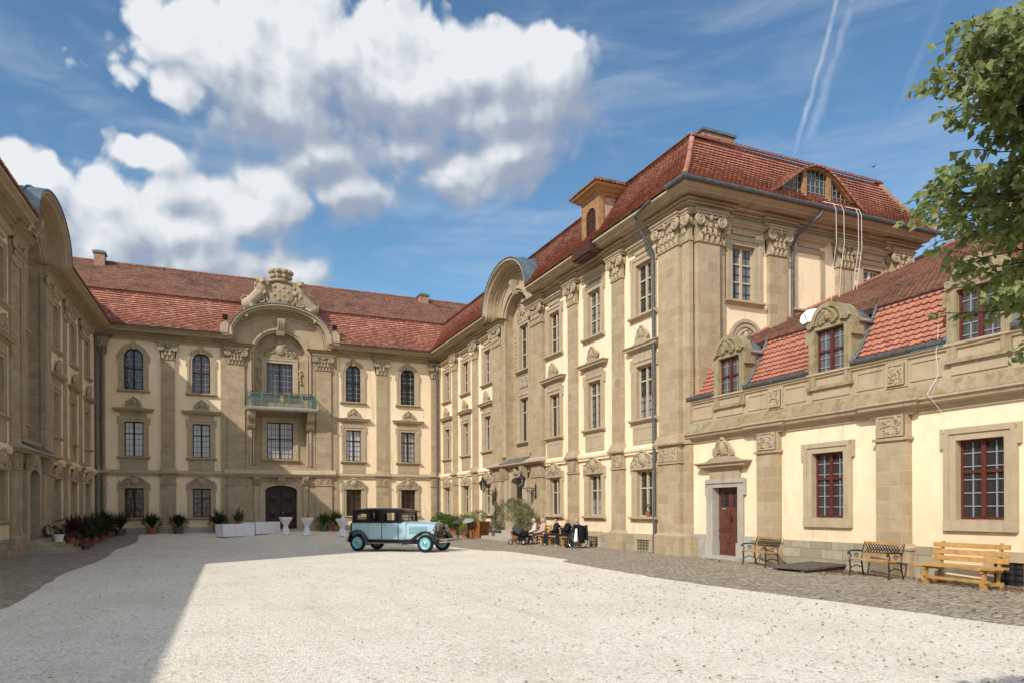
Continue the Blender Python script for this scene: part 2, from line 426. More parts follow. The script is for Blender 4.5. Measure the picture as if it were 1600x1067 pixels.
def surround_mesh(w, z0, z1, sw, mat, out=.05, dep=.24, arch=False, key=False, ears=True, bottom=False):
    b = MB(); W = w/2+sw
    if arch:
        r = w/2; zc = z1-r; n = 16
        for (ri, ro, y0) in ((r, r+sw, -out), (r+sw*.55, r+sw+.03, -out-.035)):
            for i in range(n):
                a, c = PI*i/n, PI*(i+1)/n
                P = lambda q, ang, y: (q*math.cos(ang), y, zc+q*math.sin(ang))
                b.add([P(ri,a,y0),P(ro,a,y0),P(ro,c,y0),P(ri,c,y0),P(ri,a,dep),P(ri,c,dep),P(ro,a,.02),P(ro,c,.02)], [(0,1,2,3),(0,3,5,4),(1,6,7,2)])
        zt = zc
    else:
        zt = z1
        b.box(-w/2, w/2, -out, dep, z1, z1+sw); b.box(-W, W, -out-.035, -out, z1+sw*.6, z1+sw+.03)
        b.box(-W, -w/2, -out, dep, z1, z1+sw); b.box(w/2, W, -out, dep, z1, z1+sw)
    for s in (-1, 1):
        x0, x1 = sorted((s*w/2, s*W)); b.box(x0, x1, -out, dep, z0, zt)
        x0, x1 = sorted((s*(w/2+sw*.6), s*(W+.03))); b.box(x0, x1, -out-.035, .02, z0, zt if arch else zt+sw*.6)
        if ears:
            x0, x1 = sorted((s*(W+.03), s*(W+.11))); zz = zt+(0 if arch else sw)
            b.box(x0, x1, -out-.03, .02, zz-.42 if not arch else zz-.3, zz+.03 if not arch else zz+.12)
    if bottom: b.box(-W-.03, W+.03, -out-.05, dep, z0-.26, z0)
    else: b.box(-w/2, w/2, .0, dep, z0-.1, z0)
    if key: b.prism([(-.09,z1-.06),(.09,z1-.06),(.14,z1+sw+.12),(-.14,z1+sw+.12)], -out-.1, .05)
    return b.mesh('window_surround', mat)
def sill_mesh(w, z, mat, d=.2):
    b = MB(); b.sweep([(-w/2,0),(w/2,0)], [(0,z-.16),(.06,z-.16),(.09,z-.11),(d,z-.07),(d,z),(0,z+.01)], lambda q,o,h: (q.x,q.y,h)); return b.mesh('sill', mat)
def hood_mesh(w, z0, mat):                     # small shallow cornice over top-floor windows
    b = MB(); b.box(-w*.36, w*.36, -.08, .02, z0-.14, z0)
    b.sweep([(-w/2,.02),(-w/2,0),(w/2,0),(w/2,.02)], [(0,z0),(.06,z0),(.08,z0+.07),(.17,z0+.11),(.17,z0+.15),(.24,z0+.2),(.24,z0+.25),(0,z0+.29)], lambda q,o,h: (q.x,q.y,h)); return b.mesh('hood', mat)
def gable_ped_mesh(w, z0, mat, seed, zt=.62):        # 1st-floor: entablature board, cornice, concave top and crest
    b = MB(); b.box(-w*.43, w*.43, -.07, .02, z0-.42, z0)
    b.sweep([(-w/2,.02),(-w/2,0),(w/2,0),(w/2,.02)], [(0,z0),(.10,z0),(.12,z0+.05),(.24,z0+.09),(.24,z0+.15),(.30,z0+.2),(.30,z0+.24),(.0,z0+.24)], lambda q,o,h: (q.x,q.y,h))
    pts = []
    for i in range(13):
        x = -1+i/6; pts.append((x*w*.56, z0+.24+.26*(1-abs(x))**1.8))
    b.prism(pts+[(w*.56,z0+.2),(-w*.56,z0+.2)], -.2, .02)
    c = cartouche(w*.5, zt, seed); b.add([(x,y-.08,z+z0+.34) for x,y,z in c.v], c.f)
    return b.mesh('pediment', mat, 40)
def cart_ped_mesh(w, z0, h, mat, seed):
    b = MB(); c = cartouche(w, h, seed); b.add([(x,y-.06,z+z0) for x,y,z in c.v], c.f)
    pts = [(-w/2,z0-.05)]+[(w/2*math.cos(PI*(1-i/8)), z0+.12+.22*math.sin(PI*i/8)) for i in range(9)]+[(w/2,z0-.05)]
    b.prism(pts, -.13, .02); return b.mesh('carved_pediment', mat, 40)
def apron_mesh(w, z0, z1, mat):
    b = MB(); b.box(-w/2, w/2, -.05, .02, z0, z1)
    for x0,x1,a,c in ((-w/2+.12,w/2-.12,z0+.12,z0+.16),(-w/2+.12,w/2-.12,z1-.2,z1-.16),(-w/2+.12,-w/2+.16,z0+.16,z1-.2),(w/2-.16,w/2-.12,z0+.16,z1-.2)): b.box(x0,x1,-.065,-.04,a,c)
    return b.mesh('apron', mat)
WT = {  # window kinds: opening width, z0, z1, surround width
 'gf':  dict(w=1.06, z0=1.35, z1=3.16, sw=.29, trans=(.62,), nx=2, rows=5),
 'f1':  dict(w=1.06, z0=5.17, z1=7.26, sw=.28, trans=(.72,), nx=2, rows=6),
 'f2':  dict(w=1.06, z0=9.21, z1=11.24, sw=.28, trans=(.36,.68), nx=2, rows=6),
 'bgf': dict(w=1.03, z0=1.24, z1=3.04, sw=.27, trans=(.66,), nx=2, rows=6),
 'bf1': dict(w=1.03, z0=5.0, z1=7.13, sw=.27, trans=(.66,), nx=2, rows=6),
 'bf2': dict(w=1.04, z0=9.06, z1=11.6, sw=.27, trans=(.52,), nx=2, rows=8, arch=True),
 'niche2': dict(w=1.2, z0=9.3, z1=11.75, sw=.26, trans=(.36,.68), nx=2, rows=7),
 'niche1': dict(w=1.2, z0=5.35, z1=7.75, sw=.26, trans=(.68,), nx=2, rows=7),
 'bn2': dict(w=1.66, z0=9.15, z1=11.45, sw=.3, trans=(), nx=3, rows=6),
 'bn1': dict(w=1.66, z0=5.05, z1=7.5, sw=.3, trans=(.55,), nx=3, rows=6),
 'an': dict(w=1.06, z0=1.40, z1=3.20, sw=.25, trans=(.60,), nx=2, rows=6),
}
for _k in ('gf','f1','f2'): WT['l'+_k] = dict(WT[_k], sw=.23, out=.02)
def window(parent, kind, x, fm, lm, gm, y=0, rz=0, base=None, seed=0, extras=True, label=None, ped=True, panelike=None):
    k = WT[kind]; arch = k.get('arch', False); w, z0, z1, sw = k['w'], k['z0'], k['z1'], k['sw']
    loc = base if base else (x, y, 0)
    sm = cached(('sur', kind), lambda: surround_mesh(w, z0, z1, sw, M['stone'], out=k.get('out', .05), arch=arch, key=arch, ears=kind not in ('niche1','niche2','bn1','bn2'), bottom=kind == 'an'))
    o = obj('window', sm, parent, loc, rz)
    if label: o['label'] = label
    obj('frame', cached(('fr', kind, fm, lm), lambda: frame_mesh(w, z0, z1, k['trans'], k['nx'], k['rows'], M[fm], M[lm], arch=arch)), o)
    obj('pane', cached(('pn', kind, gm), lambda: pane_mesh(w, z0, z1, M[gm], arch=arch)), o)
    if kind != 'an': obj('sill', cached(('sl', kind), lambda: sill_mesh(w+2*sw+.22, z0, M['stone'])), o)
    if extras and ped:
        W = w+2*sw
        bk = kind.lstrip('l')
        if bk in ('gf', 'bgf'): obj('pediment', cached(('cp', kind, seed), lambda: cart_ped_mesh(W+.1, z1+.08, .74, M['carved'], 30+seed)), o)
        if bk in ('f1', 'bf1'):
            obj('pediment', cached(('gp', kind, seed), lambda: gable_ped_mesh(W+.1, z1+.56, M['carved'], 50+seed)), o)
            obj('apron', cached(('ap', kind), lambda: apron_mesh(W-.05, 4.2, z0-.17, M['stone'])), o)
        if bk == 'f2': obj('hood', cached(('hd', kind), lambda: hood_mesh(W-.1, z1+.52, M['stone'])), o)
    return o

def wall_mesh(L, z0, z1, holes, mats, y=0, x0=0):
    # holes: (xa, xb, za, zb, arch)
    b = MB(); xs = sorted({x0, L}|{h[0] for h in holes}|{h[1] for h in holes}); zs = sorted({z0, z1}|{h[2] for h in holes}|{h[3] for h in holes})
    xs = [x for x in xs if x0 <= x <= L]; zs = [z for z in zs if z0 <= z <= z1]
    for i in range(len(xs)-1):
        for j in range(len(zs)-1):
            cx, cz = (xs[i]+xs[i+1])/2, (zs[j]+zs[j+1])/2
            if any(h[0] < cx < h[1] and h[2] < cz < h[3] for h in holes): continue
            b.add([(xs[i],y,zs[j]),(xs[i+1],y,zs[j]),(xs[i+1],y,zs[j+1]),(xs[i],y,zs[j+1])], [(0,1,2,3)])
    for h in holes:
        if len(h) > 4 and h[4]:
            r = (h[1]-h[0])/2; cx = (h[0]+h[1])/2; zc = h[3]-r; n = 16
            def A(t): return (cx+r*math.cos(t), y, zc+r*math.sin(t))
            def B(t):
                c, s_ = math.cos(t), math.sin(t); q = r/max(abs(c), abs(s_)); return (cx+q*c, y, zc+q*s_)
            for i in range(n):
                a, c = PI*i/n, PI*(i+1)/n; b.add([A(a),B(a),B(c),A(c)], [(0,1,2,3)])
    return b.mesh('wall', mats)
def hole(kind, x):
    k = WT[kind]; q = k['w']/2+k['sw']*.5
    return (x-q, x+q, k['z0']-.05, k['z1']+k['sw']*.5 if not k.get('arch') else k['z1']+k['sw']*.5, k.get('arch', False))

# ------------------------------------------------------------------ entablature, pilasters, roofs
ENT = [(0,0),(.07,0),(.07,.12),(.13,.13),(.13,.18),(.25,.19),(.25,.23),(.20,.235),(.20,.28),(.40,.29),(.40,.35),(.36,.355),(.36,.39),(.60,.40),(.60,.43),(.74,.44),(.74,.53),(.78,.55),(.86,.58),(.92,.60),(.92,.67),(.0,.70)]
ZE = 12.08
def gable_path(c, a, b, zb, x0, x1, fl=.8):
    p = [(x0, zb)]; zc = zb+fl
    for i in range(7):
        t = PI/2*i/6; p.append((c-a-fl+fl*math.sin(t), zb+fl-fl*math.cos(t)))
    for i in range(1, 24):
        t = PI-PI*i/24; p.append((c+a*math.cos(t), zc+b*math.sin(t)))
    for i in range(7):
        t = PI/2*(1-i/6); p.append((c+a+fl-fl*math.sin(t), zb+fl-fl*math.cos(t)))
    p.append((x1, zb)); return p
def entablature_front(L, g, end_mitre):        # g = (c,a,b)
    b = MB()
    path = gable_path(g[0], g[1], g[2], ZE, 0, L) if g else [(0,ZE),(L,ZE)]
    prof = [(-h, o) for o, h in ENT]           # off: upward = left of travel
    n = len(path)
    def fn(q, o, h): return (q.x, -h, q.y)
    b.sweep(path, prof, fn, caps=False)
    k = len(prof)
    if end_mitre:                              # shear ends to 45 deg in plan
        for side, i in ((-1, 0), (1, n-1)):
            if side in end_mitre:
                for j in range(k):
                    x, y, z = b.v[i*k+j]; b.v[i*k+j] = (x+side*(-y), y, z)
    return b
def ent_block(w, out=.12):
    b = MB(); pr = [(o+out, h+ZE) for o, h in ENT[:10]]
    pr = [(0, ZE-.004)]+[(o, h-.004) for o, h in pr]+[(0, pr[-1][1])]
    b.sweep([(-w/2,.05),(-w/2,0),(w/2,0),(w/2,.05)], pr, lambda q,o,z: (q.x,q.y,z)); return b.mesh('entablature_break', M['stone'])
def pilaster(parent, x, w, y=0, rz=0, base=None, seed=0, out=.16, zcap=12.08, hcap=1.04, label=None):
    loc = base or (x, y, 0)
    def mk():
        b = MB()
        b.box(-w/2-.13, w/2+.13, -out-.13, .02, -.05, .66); b.sweep([(-w/2,.02),(-w/2,-out),(w/2,-out),(w/2,.02)], [(.13,.66),(.12,.70),(.06,.76),(.05,.8),(0,.82),(0,.66)], lambda q,o,z: (q.x,q.y,z))
        b.box(-w/2-.02, w/2+.02, -out-.02, .02, .8, 3.28)
        b.box(-w/2-.07, w/2+.07, -out-.07, .02, 3.28, 3.35)
        b.box(-w/2-.02, w/2+.02, -out-.02, .02, 3.35, 3.95)
        b.sweep([(-w/2,.02),(-w/2,-out),(w/2,-out),(w/2,.02)], [(-.05,3.95),(.14,3.95),(.16,4.02),(.03,4.32),(.0,4.33),(-.05,4.33)], lambda q,o,z: (q.x,q.y,z))
        b.box(-w/2+.02, w/2-.02, -out+.0, .02, 4.3, zcap-hcap+.01)
        return b.mesh('pilaster', M['ashlar'])
    o = obj('pilaster', cached(('pil', w, out, zcap), mk), parent, loc, rz)
    if label: o['label'] = label
    obj('capital', cached(('cap', w, hcap, out), lambda: capital(w-.04, hcap, out).mesh('capital', M['carved'], 45)), o, (0,0,zcap-hcap))
    obj('carved_panel', cached(('cpn', w, seed % 4), lambda: carved_panel(w-.12, .56, seed % 4).mesh('carved_panel', M['carved'], 45)), o, (0,-out-.035,3.37))
    return o
def tile_rows(b, P, urange, nrows, colw, amp=.02, lip=.05, scal=.22, K=4, seed=0, lap=.04, skip=None):
    for r in range(nrows):
        v0, v1 = r/nrows, (r+1)/nrows
        a0, a1 = urange(v0); c0, c1 = urange(v1)
        ua, ub = max(a0, c0), min(a1, c1); ua = min(a0, c0); ub = max(a1, c1)
        off = .5*(r % 2)*colw
        k0 = math.floor((ua-off)/colw); k1 = math.ceil((ub-off)/colw)
        jit = [(R.uniform(-.004,.006), R.uniform(-.06,.06)/nrows) for _ in range(k1-k0+1)]
        for k in range(k0, k1):
            us = [off+(k+i/K)*colw for i in range(K+1)]
            if us[-1] < ua or us[0] > ub: continue
            if skip and skip((us[0]+us[-1])/2, v0): continue
            jh, jv = jit[k-k0]
            lo = []; up = []; fl = []
            for i, u in enumerate(us):
                q = i/K; wv = amp*math.sin(PI*q)
                sc = scal*(1-math.sin(PI*q))/nrows
                ul = min(max(u, a0), a1); uu = min(max(u, c0), c1)
                lo.append(P(ul, v0+sc+jv, lip+wv+jh)); up.append(P(uu, v1+lap/nrows, wv*.7+.002)); fl.append(P(ul, v0+sc+jv, -.005))
            vs = lo+up+fl; n = K+1
            fs = [(i,i+1,n+i+1,n+i) for i in range(K)]+[(2*n+i,2*n+i+1,i+1,i) for i in range(K)]
            b.add(vs, fs, 0, (k+.5+seed, r+.5))
OE, OB, OR = -.96, .64, 5.4                    # eave, break, ridge offsets (into the building)
ZEA, ZBR, ZRI = 12.80, 15.2, 18.3
def low_curve(v): return OE+(OB-OE)*v, ZEA+(ZBR-ZEA)*(.72*v+.28*v*v)
NL = Vector((0,-.83,.56)); NU = Vector((0,-.5,.86))
def P_low(u, v, h):
    o, z = low_curve(v); return (u, o+NL.y*h, z+NL.z*h)
def P_up(u, v, h):
    y = OB-.2+(OR-OB+.2)*v; z = ZBR+.02+(ZRI-ZBR-.02)*v; return (u, y+NU.y*h, z+NU.z*h)

def gskip(c, a, b_):
    def f(u, v):
        z = low_curve(v)[1]; dx = abs(u-c)/(a+.74)
        return dx < 1 and z < ZE+.8+(b_+.74)*math.sqrt(1-dx*dx)
    return f
def gable_front(parent, c, a, b_, rin, zin, y=0):      # stone field between niche arch and cornice arch
    b = MB(); n = 28; fl = .8
    for i in range(n):
        q = [PI-PI*j/n for j in (i, i+1)]
        pts = [(c+rin*math.cos(t), zin+rin*math.sin(t)) for t in q]+[(c+(a+.08)*math.cos(t), max(ZE-.1, ZE+fl+(b_+.08)*math.sin(t)) if abs(math.cos(t)) < .999 else ZE) for t in reversed(q)]
        b.add([(x, -.01, z) for x, z in pts], [(0,1,2,3)])
    for s in (-1, 1):
        xa, xb = sorted((c+s*rin, c+s*(a+.85))); b.add([(xa,-.011,zin),(xb,-.011,zin),(xb,-.011,ZE+.3),(xa,-.011,ZE+.3)], [(0,1,2,3)])
        x0, x1 = sorted((c+s*rin, c+s*(a+.08)))
        b.add([(x0,-.012,ZE-.1),(x1,-.012,ZE-.1),(x1,-.012,ZE+.85),(x0,-.012,ZE+.85)], [(0,1,2,3)])
    for (ri, ro, yo) in ((rin-.02, rin+.13, -.10), (rin+.13, rin+.25, -.2), (rin+.25, rin+.33, -.12)):
        pth = [(c-ri, 4.6)]+[(c+ri*math.cos(PI-PI*j/n), zin+ri*math.sin(PI-PI*j/n)) for j in range(n+1)]+[(c+ri, 4.6)]
        w = ro-ri
        b.sweep(pth, [(0,-.02),(0,-yo),(-w,-yo),(-w,-.02)], lambda q,o,h: (q.x,-h,q.y))
    return obj('gable', b.mesh('gable', M['stone'], 30), parent)
def niche(parent, c, rin, zin, z0, dep, holes):
    b = MB(); n = 24
    xs = [-1,-.92,-.75,-.5,0,.5,.75,.92,1]
    yy = lambda q: dep*(1-max(0, abs(q)-.72)/.28*.75)
    hs = [(c+h[0]-c, h[1], h[2], h[3]) for h in holes]
    # side reveals, arch soffit and back
    pth = [(c-rin, z0)]+[(c+rin*math.cos(PI-PI*j/n), zin+rin*math.sin(PI-PI*j/n)) for j in range(n+1)]+[(c+rin, z0)]
    for i in range(len(pth)-1):
        (xa, za), (xb, zb) = pth[i], pth[i+1]
        b.add([(xa,0,za),(xb,0,zb),(xb,dep,zb),(xa,dep,za)], [(0,3,2,1)])
    b.add([(c-rin,0,z0),(c+rin,0,z0),(c+rin,dep,z0),(c-rin,dep,z0)], [(0,1,2,3)])
    o = obj('niche', b.mesh('niche', M['ashlar'], 30), parent)
    obj('back', wall_mesh(c+rin, z0, zin, hs, M['ashlar'], dep, c-rin), o)
    b = MB(); b.add([(c+rin*math.cos(PI*j/n), dep, zin+rin*math.sin(PI*j/n)) for j in range(n+1)], [tuple(range(n+1))])
    obj('lunette', b.mesh('lunette', M['stone']), o)
    return o
def ridge_tube(parent, pts, r=.11, mat='tile'):
    b = MB(); n = 0
    P = [Vector(p) for p in pts]
    for i in range(len(P)-1):
        L = (P[i+1]-P[i]).length; k = max(1, int(L/.42))
        for j in range(k):
            a = P[i].lerp(P[i+1], j/k); c = P[i].lerp(P[i+1], (j+1.06)/k)
            b.tube([a, c], [r, r*.86], 8); n += 1
    b.uv = [(i//10+.5, 3.5) for i in range(len(b.f))]
    return obj('ridge_tiles', b.mesh('ridge_tiles', M[mat], 50), parent)
def pipe(parent, pts, r=.06, name='downpipe', mat='gutter'):
    b = MB(); b.tube(pts, r, 10)
    return obj(name, b.mesh(name, M[mat], 50), parent)
def console(w, h, d):
    b = MB(); b.prism([(-w/2,0),(w/2,0),(w/2,h),(-w/2,h)], -.06, .02)
    pts = [(0,h),(-d,h),(-d*1.02,h*.8),(-d*.9,h*.62),(-d*.55,h*.4),(-d*.5,h*.15),(-d*.3,0),(0,0)]
    n = len(pts); vs = [(-w/2+.02,y,z) for y,z in pts]+[(w/2-.02,y,z) for y,z in pts]
    b.add(vs, [tuple(range(n)), tuple(range(2*n-1,n-1,-1))]+[((i+1)%n,i,n+i,n+(i+1)%n) for i in range(n)])
    for k in (-1,0,1): b.tube([(k*w*.3,-d-.01,h*.9),(k*w*.3,-d*.9,h*.6),(k*w*.3,-d*.5,h*.3)], .03, 6)
    return b
def basement_window(parent, x, w=.85, z0=.12, z1=.55, rz=0, grid=4):
    b = MB(); b.box(x-w/2-.2, x+w/2+.2, -.13, .0, z1, z1+.22); b.box(x-w/2-.2, x-w/2, -.115, 0, 0, z1); b.box(x+w/2, x+w/2+.2, -.115, 0, 0, z1)
    o = obj('basement_window', b.mesh('basement_window', M['stone']), parent)
    b = MB(); b.box(x-w/2, x+w/2, -.05, -.045, 0, z1); obj('pane', b.mesh('pane', M['glass']), o)
    b = MB()
    for i in range(grid+1): q = x-w/2+i*w/grid; b.box(q-.012, q+.012, -.09, -.07, .02, z1)
    for i in range(1, 4): q = z1*i/4; b.box(x-w/2, x+w/2, -.085, -.075, q-.01, q+.01)
    obj('grille', b.mesh('grille', M['iron']), o)

STRING = [(0,3.82),(.10,3.82),(.10,3.90),(.15,3.93),(.17,4.0),(.17,4.05),(.06,4.12),(.06,4.17),(0,4.18)]
def side_wing(root, L, wins, pils, gc, gp, piers, po=.13, right=True):
    """a 3-storey courtyard wing; x along the facade, y into the building; returns nothing"""
    rin, zin = (1.6, 11.85) if right else (1.55, 11.65); dw = 1.5
    holes = [hole(k, x) for x in wins for k in ((('gf','f1','f2') if right else ('lgf','lf1','lf2')))]+[(gc-rin-.0, gc+rin, 4.6, 15)]+[(gc-dw/2-.1, gc+dw/2+.1, .3, 3.5)]
    bay = gp+.75
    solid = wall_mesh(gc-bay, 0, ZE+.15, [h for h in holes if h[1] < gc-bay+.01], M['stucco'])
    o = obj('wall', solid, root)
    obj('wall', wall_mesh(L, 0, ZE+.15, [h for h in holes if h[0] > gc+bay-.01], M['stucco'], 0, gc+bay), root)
    obj('bay_wall', wall_mesh(gc+bay, 0, ZE+.15, holes[-2:], M['ashlar'], -.005, gc-bay), root)
    gb = 1.42 if right else 1.12; g = (gc, 2.2, gb)
    obj('cornice', entablature_front(L, g, (1,) if right else (-1,)).mesh('cornice', M['stone'], 25), root)
    gable_front(root, gc, 2.2, gb, rin, zin)
    nh = []
    for k in ('niche1', 'niche2'):
        h = hole(k, gc); nh.append(h)
    niche(root, gc, rin, zin, 4.6, .42, nh)
    window(root, 'niche2', gc, 'frame_beige', 'lead_dark', 'glass', y=.42)
    window(root, 'niche1', gc, 'frame_beige', 'lead_dark', 'glass', y=.42)
    ar = cartouche(1.5, 1.5, 5); obj('coat_of_arms', ar.mesh('coat_of_arms', M['carved'], 45), root, (gc,.38,11.95))
    for z in (8.35,):
        cp = carved_panel(1.3, .7, 3); obj('carved_panel', cp.mesh('carved_panel', M['carved'], 45), root, (gc,.4,z))
    for s in (-1, 1):
        cp = MB()
        for i in range(9): cp.ell((0,-.02,-i*.22), (.09-.006*i,.05,.1), 6, 4)
        obj('garland', cp.mesh('garland', M['carved'], 60), root, (gc+s*1.2,.42,11.3))
    kb = console(.4, .75, .35); obj('keystone', kb.mesh('keystone', M['carved'], 40), root, (gc,-.08,zin+rin-.15))
    # zinc barrel behind the gable arch
    b = MB(); pth = gable_path(gc, 2.2, gb, ZE, gc-3.6, gc+3.6)[6:-6]
    b.sweep(pth, [(-.705,-2.6),(-.705,.95),(-.76,.95),(-.76,-2.6)], lambda q,o,h: (q.x,-h,q.y))
    for h in (.3,-.4,-1.1): b.sweep(pth, [(-.76,h),(-.76,h+.04),(-.82,h+.04),(-.82,h)], lambda q,o,h: (q.x,-h,q.y))
    obj('gable_roof', b.mesh('gable_roof', M['zinc'], 40), root)
    # string course and plinth in the intervals
    segs = sorted([(p-.45, p+.45) for p in pils]+[(gc-gp-.7, gc+gp+.7)]+piers)
    cur = 0; gaps = []
    for a, c in segs:
        if a > cur+.05: gaps.append((cur, a))
        cur = max(cur, c)
    if cur < L-.05: gaps.append((cur, L))
    for a, c in gaps:
        b = MB(); bp = MB(); b.sweep([(a-.05,0),(c+.05,0)], STRING, lambda q,o,h: (q.x,q.y,h)); bp.box(a-.05, c+.05, -.07, .02, -.1, .66)
        obj('string_course', b.mesh('string_course', M['stucco'], 30), root)
        obj('plinth', bp.mesh('plinth', M['plinth']), root)
    for i, x in enumerate(wins):
        q = '' if right else 'l'
        window(root, q+'gf', x, 'frame_beige', 'lead_dark', ('glass_half','glass')[i % 2], seed=i % 4)
        window(root, q+'f1', x, 'frame_beige', 'lead_dark', ('glass','glass_net','glass_half')[i % 3], seed=i % 3)
        window(root, q+'f2', x, 'frame_beige', 'lead_dark', ('glass_net','glass')[i % 2], seed=i % 3)
    for i, x in enumerate(pils): pilaster(root, x, .84, seed=i, out=po); obj('entablature_break', cached('eb.84', lambda: ent_block(.84)), root, (x,0,0))
    for s in (-1, 1):
        pilaster(root, gc+s*gp, 1.3, seed=1+s, out=po+.04); obj('entablature_break', cached('eb1.3', lambda: ent_block(1.3, .16)), root, (gc+s*gp,0,0))
        b = MB(); b.box(-.2, .2, -.1, .02, 4.55, 12.05); b.box(-.24, .24, -.14, .02, 11.75, 11.9); obj('pilaster_strip', b.mesh('pilaster_strip', M['ashlar']), root, (gc+s*(gp-.72),0,0))
    # portal
    b = MB(); zt = 3.1; w2 = dw/2
    arc = [(w2*math.cos(PI*j/10), zt+.3*math.sin(PI*j/10)) for j in range(11)]
    b.box(-w2-.32, -w2, -.12, .35, .5, zt); b.box(w2, w2+.32, -.12, .35, .5, zt)
    b.prism([(w2+.32,zt),(w2+.32,3.6),(-w2-.32,3.6),(-w2-.32,zt)]+list(reversed(arc)), -.12, .35)
    b.box(-w2-.75, -w2-.36, -.2, .02, .3, 3.3); b.box(w2+.36, w2+.75, -.2, .02, .3, 3.3)
    b.box(-w2-.8, w2+.8, -.1, .02, 3.6, 3.95)
    b.sweep([(-gp-.5,.02),(-gp-.5,0),(gp+.5,0),(gp+.5,.02)], [(0,3.96),(.3,3.96),(.34,4.02),(.5,4.06),(.5,4.14),(.05,4.36),(0,4.36)], lambda q,o,h: (q.x,q.y,h))
    p = obj('portal', b.mesh('portal', M['stone']), root, (gc,0,0))
    b = MB()
    for s in (-1, 1):
        obj('console', cached('pcon', lambda: console(.34, .6, .35).mesh('console', M['carved'], 40)), p, (s*(w2+.55),-.15,3.32))
        b.scroll(s*.42, 3.72, -.12, .16, 1.6, s, .04)
    b.ell((0,-.16,3.75), (.2,.14,.26), 10, 6)
    for s in (-1,1): b.ell((s*.22,-.14,3.62), (.1,.08,.12), 8, 5)
    obj('carving', b.mesh('carving', M['carved'], 45), p)
    b = MB(); b.add([(-1.6,-.52,4.15),(1.6,-.52,4.15),(1.5,-.02,4.44),(-1.5,-.02,4.44)], [(0,1,2,3)])
    for i in range(12): x = -1.5+i*.27; b.bar((x,-.52,4.16),(x*.94,-.02,4.45),.04,.03)
    obj('canopy', b.mesh('canopy', M['lead_sheet']), p)
    # door
    b = MB(); y = .25
    b.box(-w2, -.02, y, y+.06, .5, zt+.25)
    for z0, z1 in ((.7,1.3),(1.45,2.3),(2.45,3.05)):
        b.box(-w2+.12, -.14, y-.03, y, z0, z1); b.prism([(-w2+.2,z0+.08),(-.22,z0+.08),(-.22,z1-.08),(-w2+.2,z1-.08)], y-.05, y)
    d = obj('door', b.mesh('door', M['door_brown']), root, (gc,0,0))
    b = MB(); b.ell((-.1,y-.06,1.55), (.03,.05,.03)); obj('handle', b.mesh('handle', M['brass']), d)
    b = MB(); b.box(.02, w2, 1.1, 1.16, .5, zt+.25); b.box(w2-.06, w2, .3, 1.1, .5, 3.3)
    obj('door', b.mesh('door', M['door_brown']), root, (gc,0,0))
    # roofs
    e1 = (lambda v: L-low_curve(v)[0]) if right else (lambda v: L+4)
    e0 = (lambda v: -3) if right else (lambda v: low_curve(v)[0])
    b = MB(); tile_rows(b, P_low, lambda v: (e0(v) if not right else -3, e1(v)), 18, .2, seed=3, skip=gskip(gc, 2.2, gb))
    obj('roof', b.mesh('roof', M['tile'], 60), root)
    yv = lambda v: OB-.1+(OR-OB+.1)*v
    b = MB(); tile_rows(b, P_up, lambda v: (-8 if right else yv(v), L-yv(v) if right else L+8), 30, .2, amp=.012, lip=.02, K=3, seed=9)
    obj('upper_roof', b.mesh('upper_roof', M['tile_old'], 60), root)

# ================================================================== palace, right wing with the end pavilion
RX, FY = 15.82, 48.8
LR = 28.6; GC = 13.8
rw = thing('palace_wing', 'sunlit three storey palace wing with end pavilion and eyebrow dormer on its red hipped roof', 'building', (RX, FY, 0), -PI/2)
WR = [1.8, 5.6, 9.4, 18.2, 22.0, 25.8]
side_wing(rw, LR, WR, [3.6, 7.45, 20.15, 24.0], GC, 2.65, [(0,.35),(26.9,28.6)])
def corner_pier(root, x, rz, w=1.2, sec=.34, sign=1):
    pilaster(root, 0, w, base=(x[0], x[1], 0), rz=rz, seed=2, out=.3, hcap=1.08)
    obj('entablature_break', cached(('ebp', w), lambda: ent_block(w+.1, .2)), root, (x[0], x[1], 0), rz)
# corner pier (front face and end face) and the far-corner strip
corner_pier(rw, (27.72, 0), 0, 1.24); b = MB()
b.box(28.34, 28.75, -.14, .02, 0, 11.9); b.box(28.34, 28.79, -.18, .02, 0, .72); b.box(28.34, 28.79, -.2, .02, 3.95, 4.3); b.box(28.34, 28.78, -.18, .02, 11.05, 11.2); b.box(28.34, 28.8, -.2, .02, 11.9, 12.08)
obj('pier_strip', b.mesh('pier_strip', M['ashlar']), rw)
for (p_, rz_, w_) in (((28.5,0,0), 0, .44), ((LR,1.24,0), PI/2, .4)): obj('capital', cached(('cap', w_, 1.04, .14), lambda: capital(w_-.04, 1.04, .14).mesh('capital', M['carved'], 45)), rw, (p_[0],p_[1],ZE-1.04), rz_)
pilaster(rw, .12, .3, seed=0)
EW = 10.8                                       # end wall, frame x' = +y, turned by +90 deg
def E_loc(t): return (LR, t, 0)
ewins = {2.4: 'f2', 5.63: None, 9.05: 'f2'}
holes = [hole('f2', 2.4), hole('f2', 9.05)]
obj('end_wall', wall_mesh(EW, 0, ZE+.15, holes, M['stucco']), rw, (LR,0,0), PI/2)
window(rw, 'f2', 0, 'frame_beige', 'lead_dark', 'glass_net', base=E_loc(2.4), rz=PI/2)
window(rw, 'f2', 0, 'frame_white', 'frame_white', 'glass_net', base=E_loc(9.05), rz=PI/2, label='white framed window at the right of the pavilion end')
def blind():
    b = MB(); 
    for x0,x1,z0,z1 in ((-.8,-.6,9.0,11.6),(.6,.8,9.0,11.6),(-.6,.6,11.42,11.6)): b.box(x0,x1,-.07,.02,z0,z1)
    b.box(-.6,.6,-.02,.01,9.0,11.42,1); return b.mesh('blind_window', [M['stone'], M['stucco']])
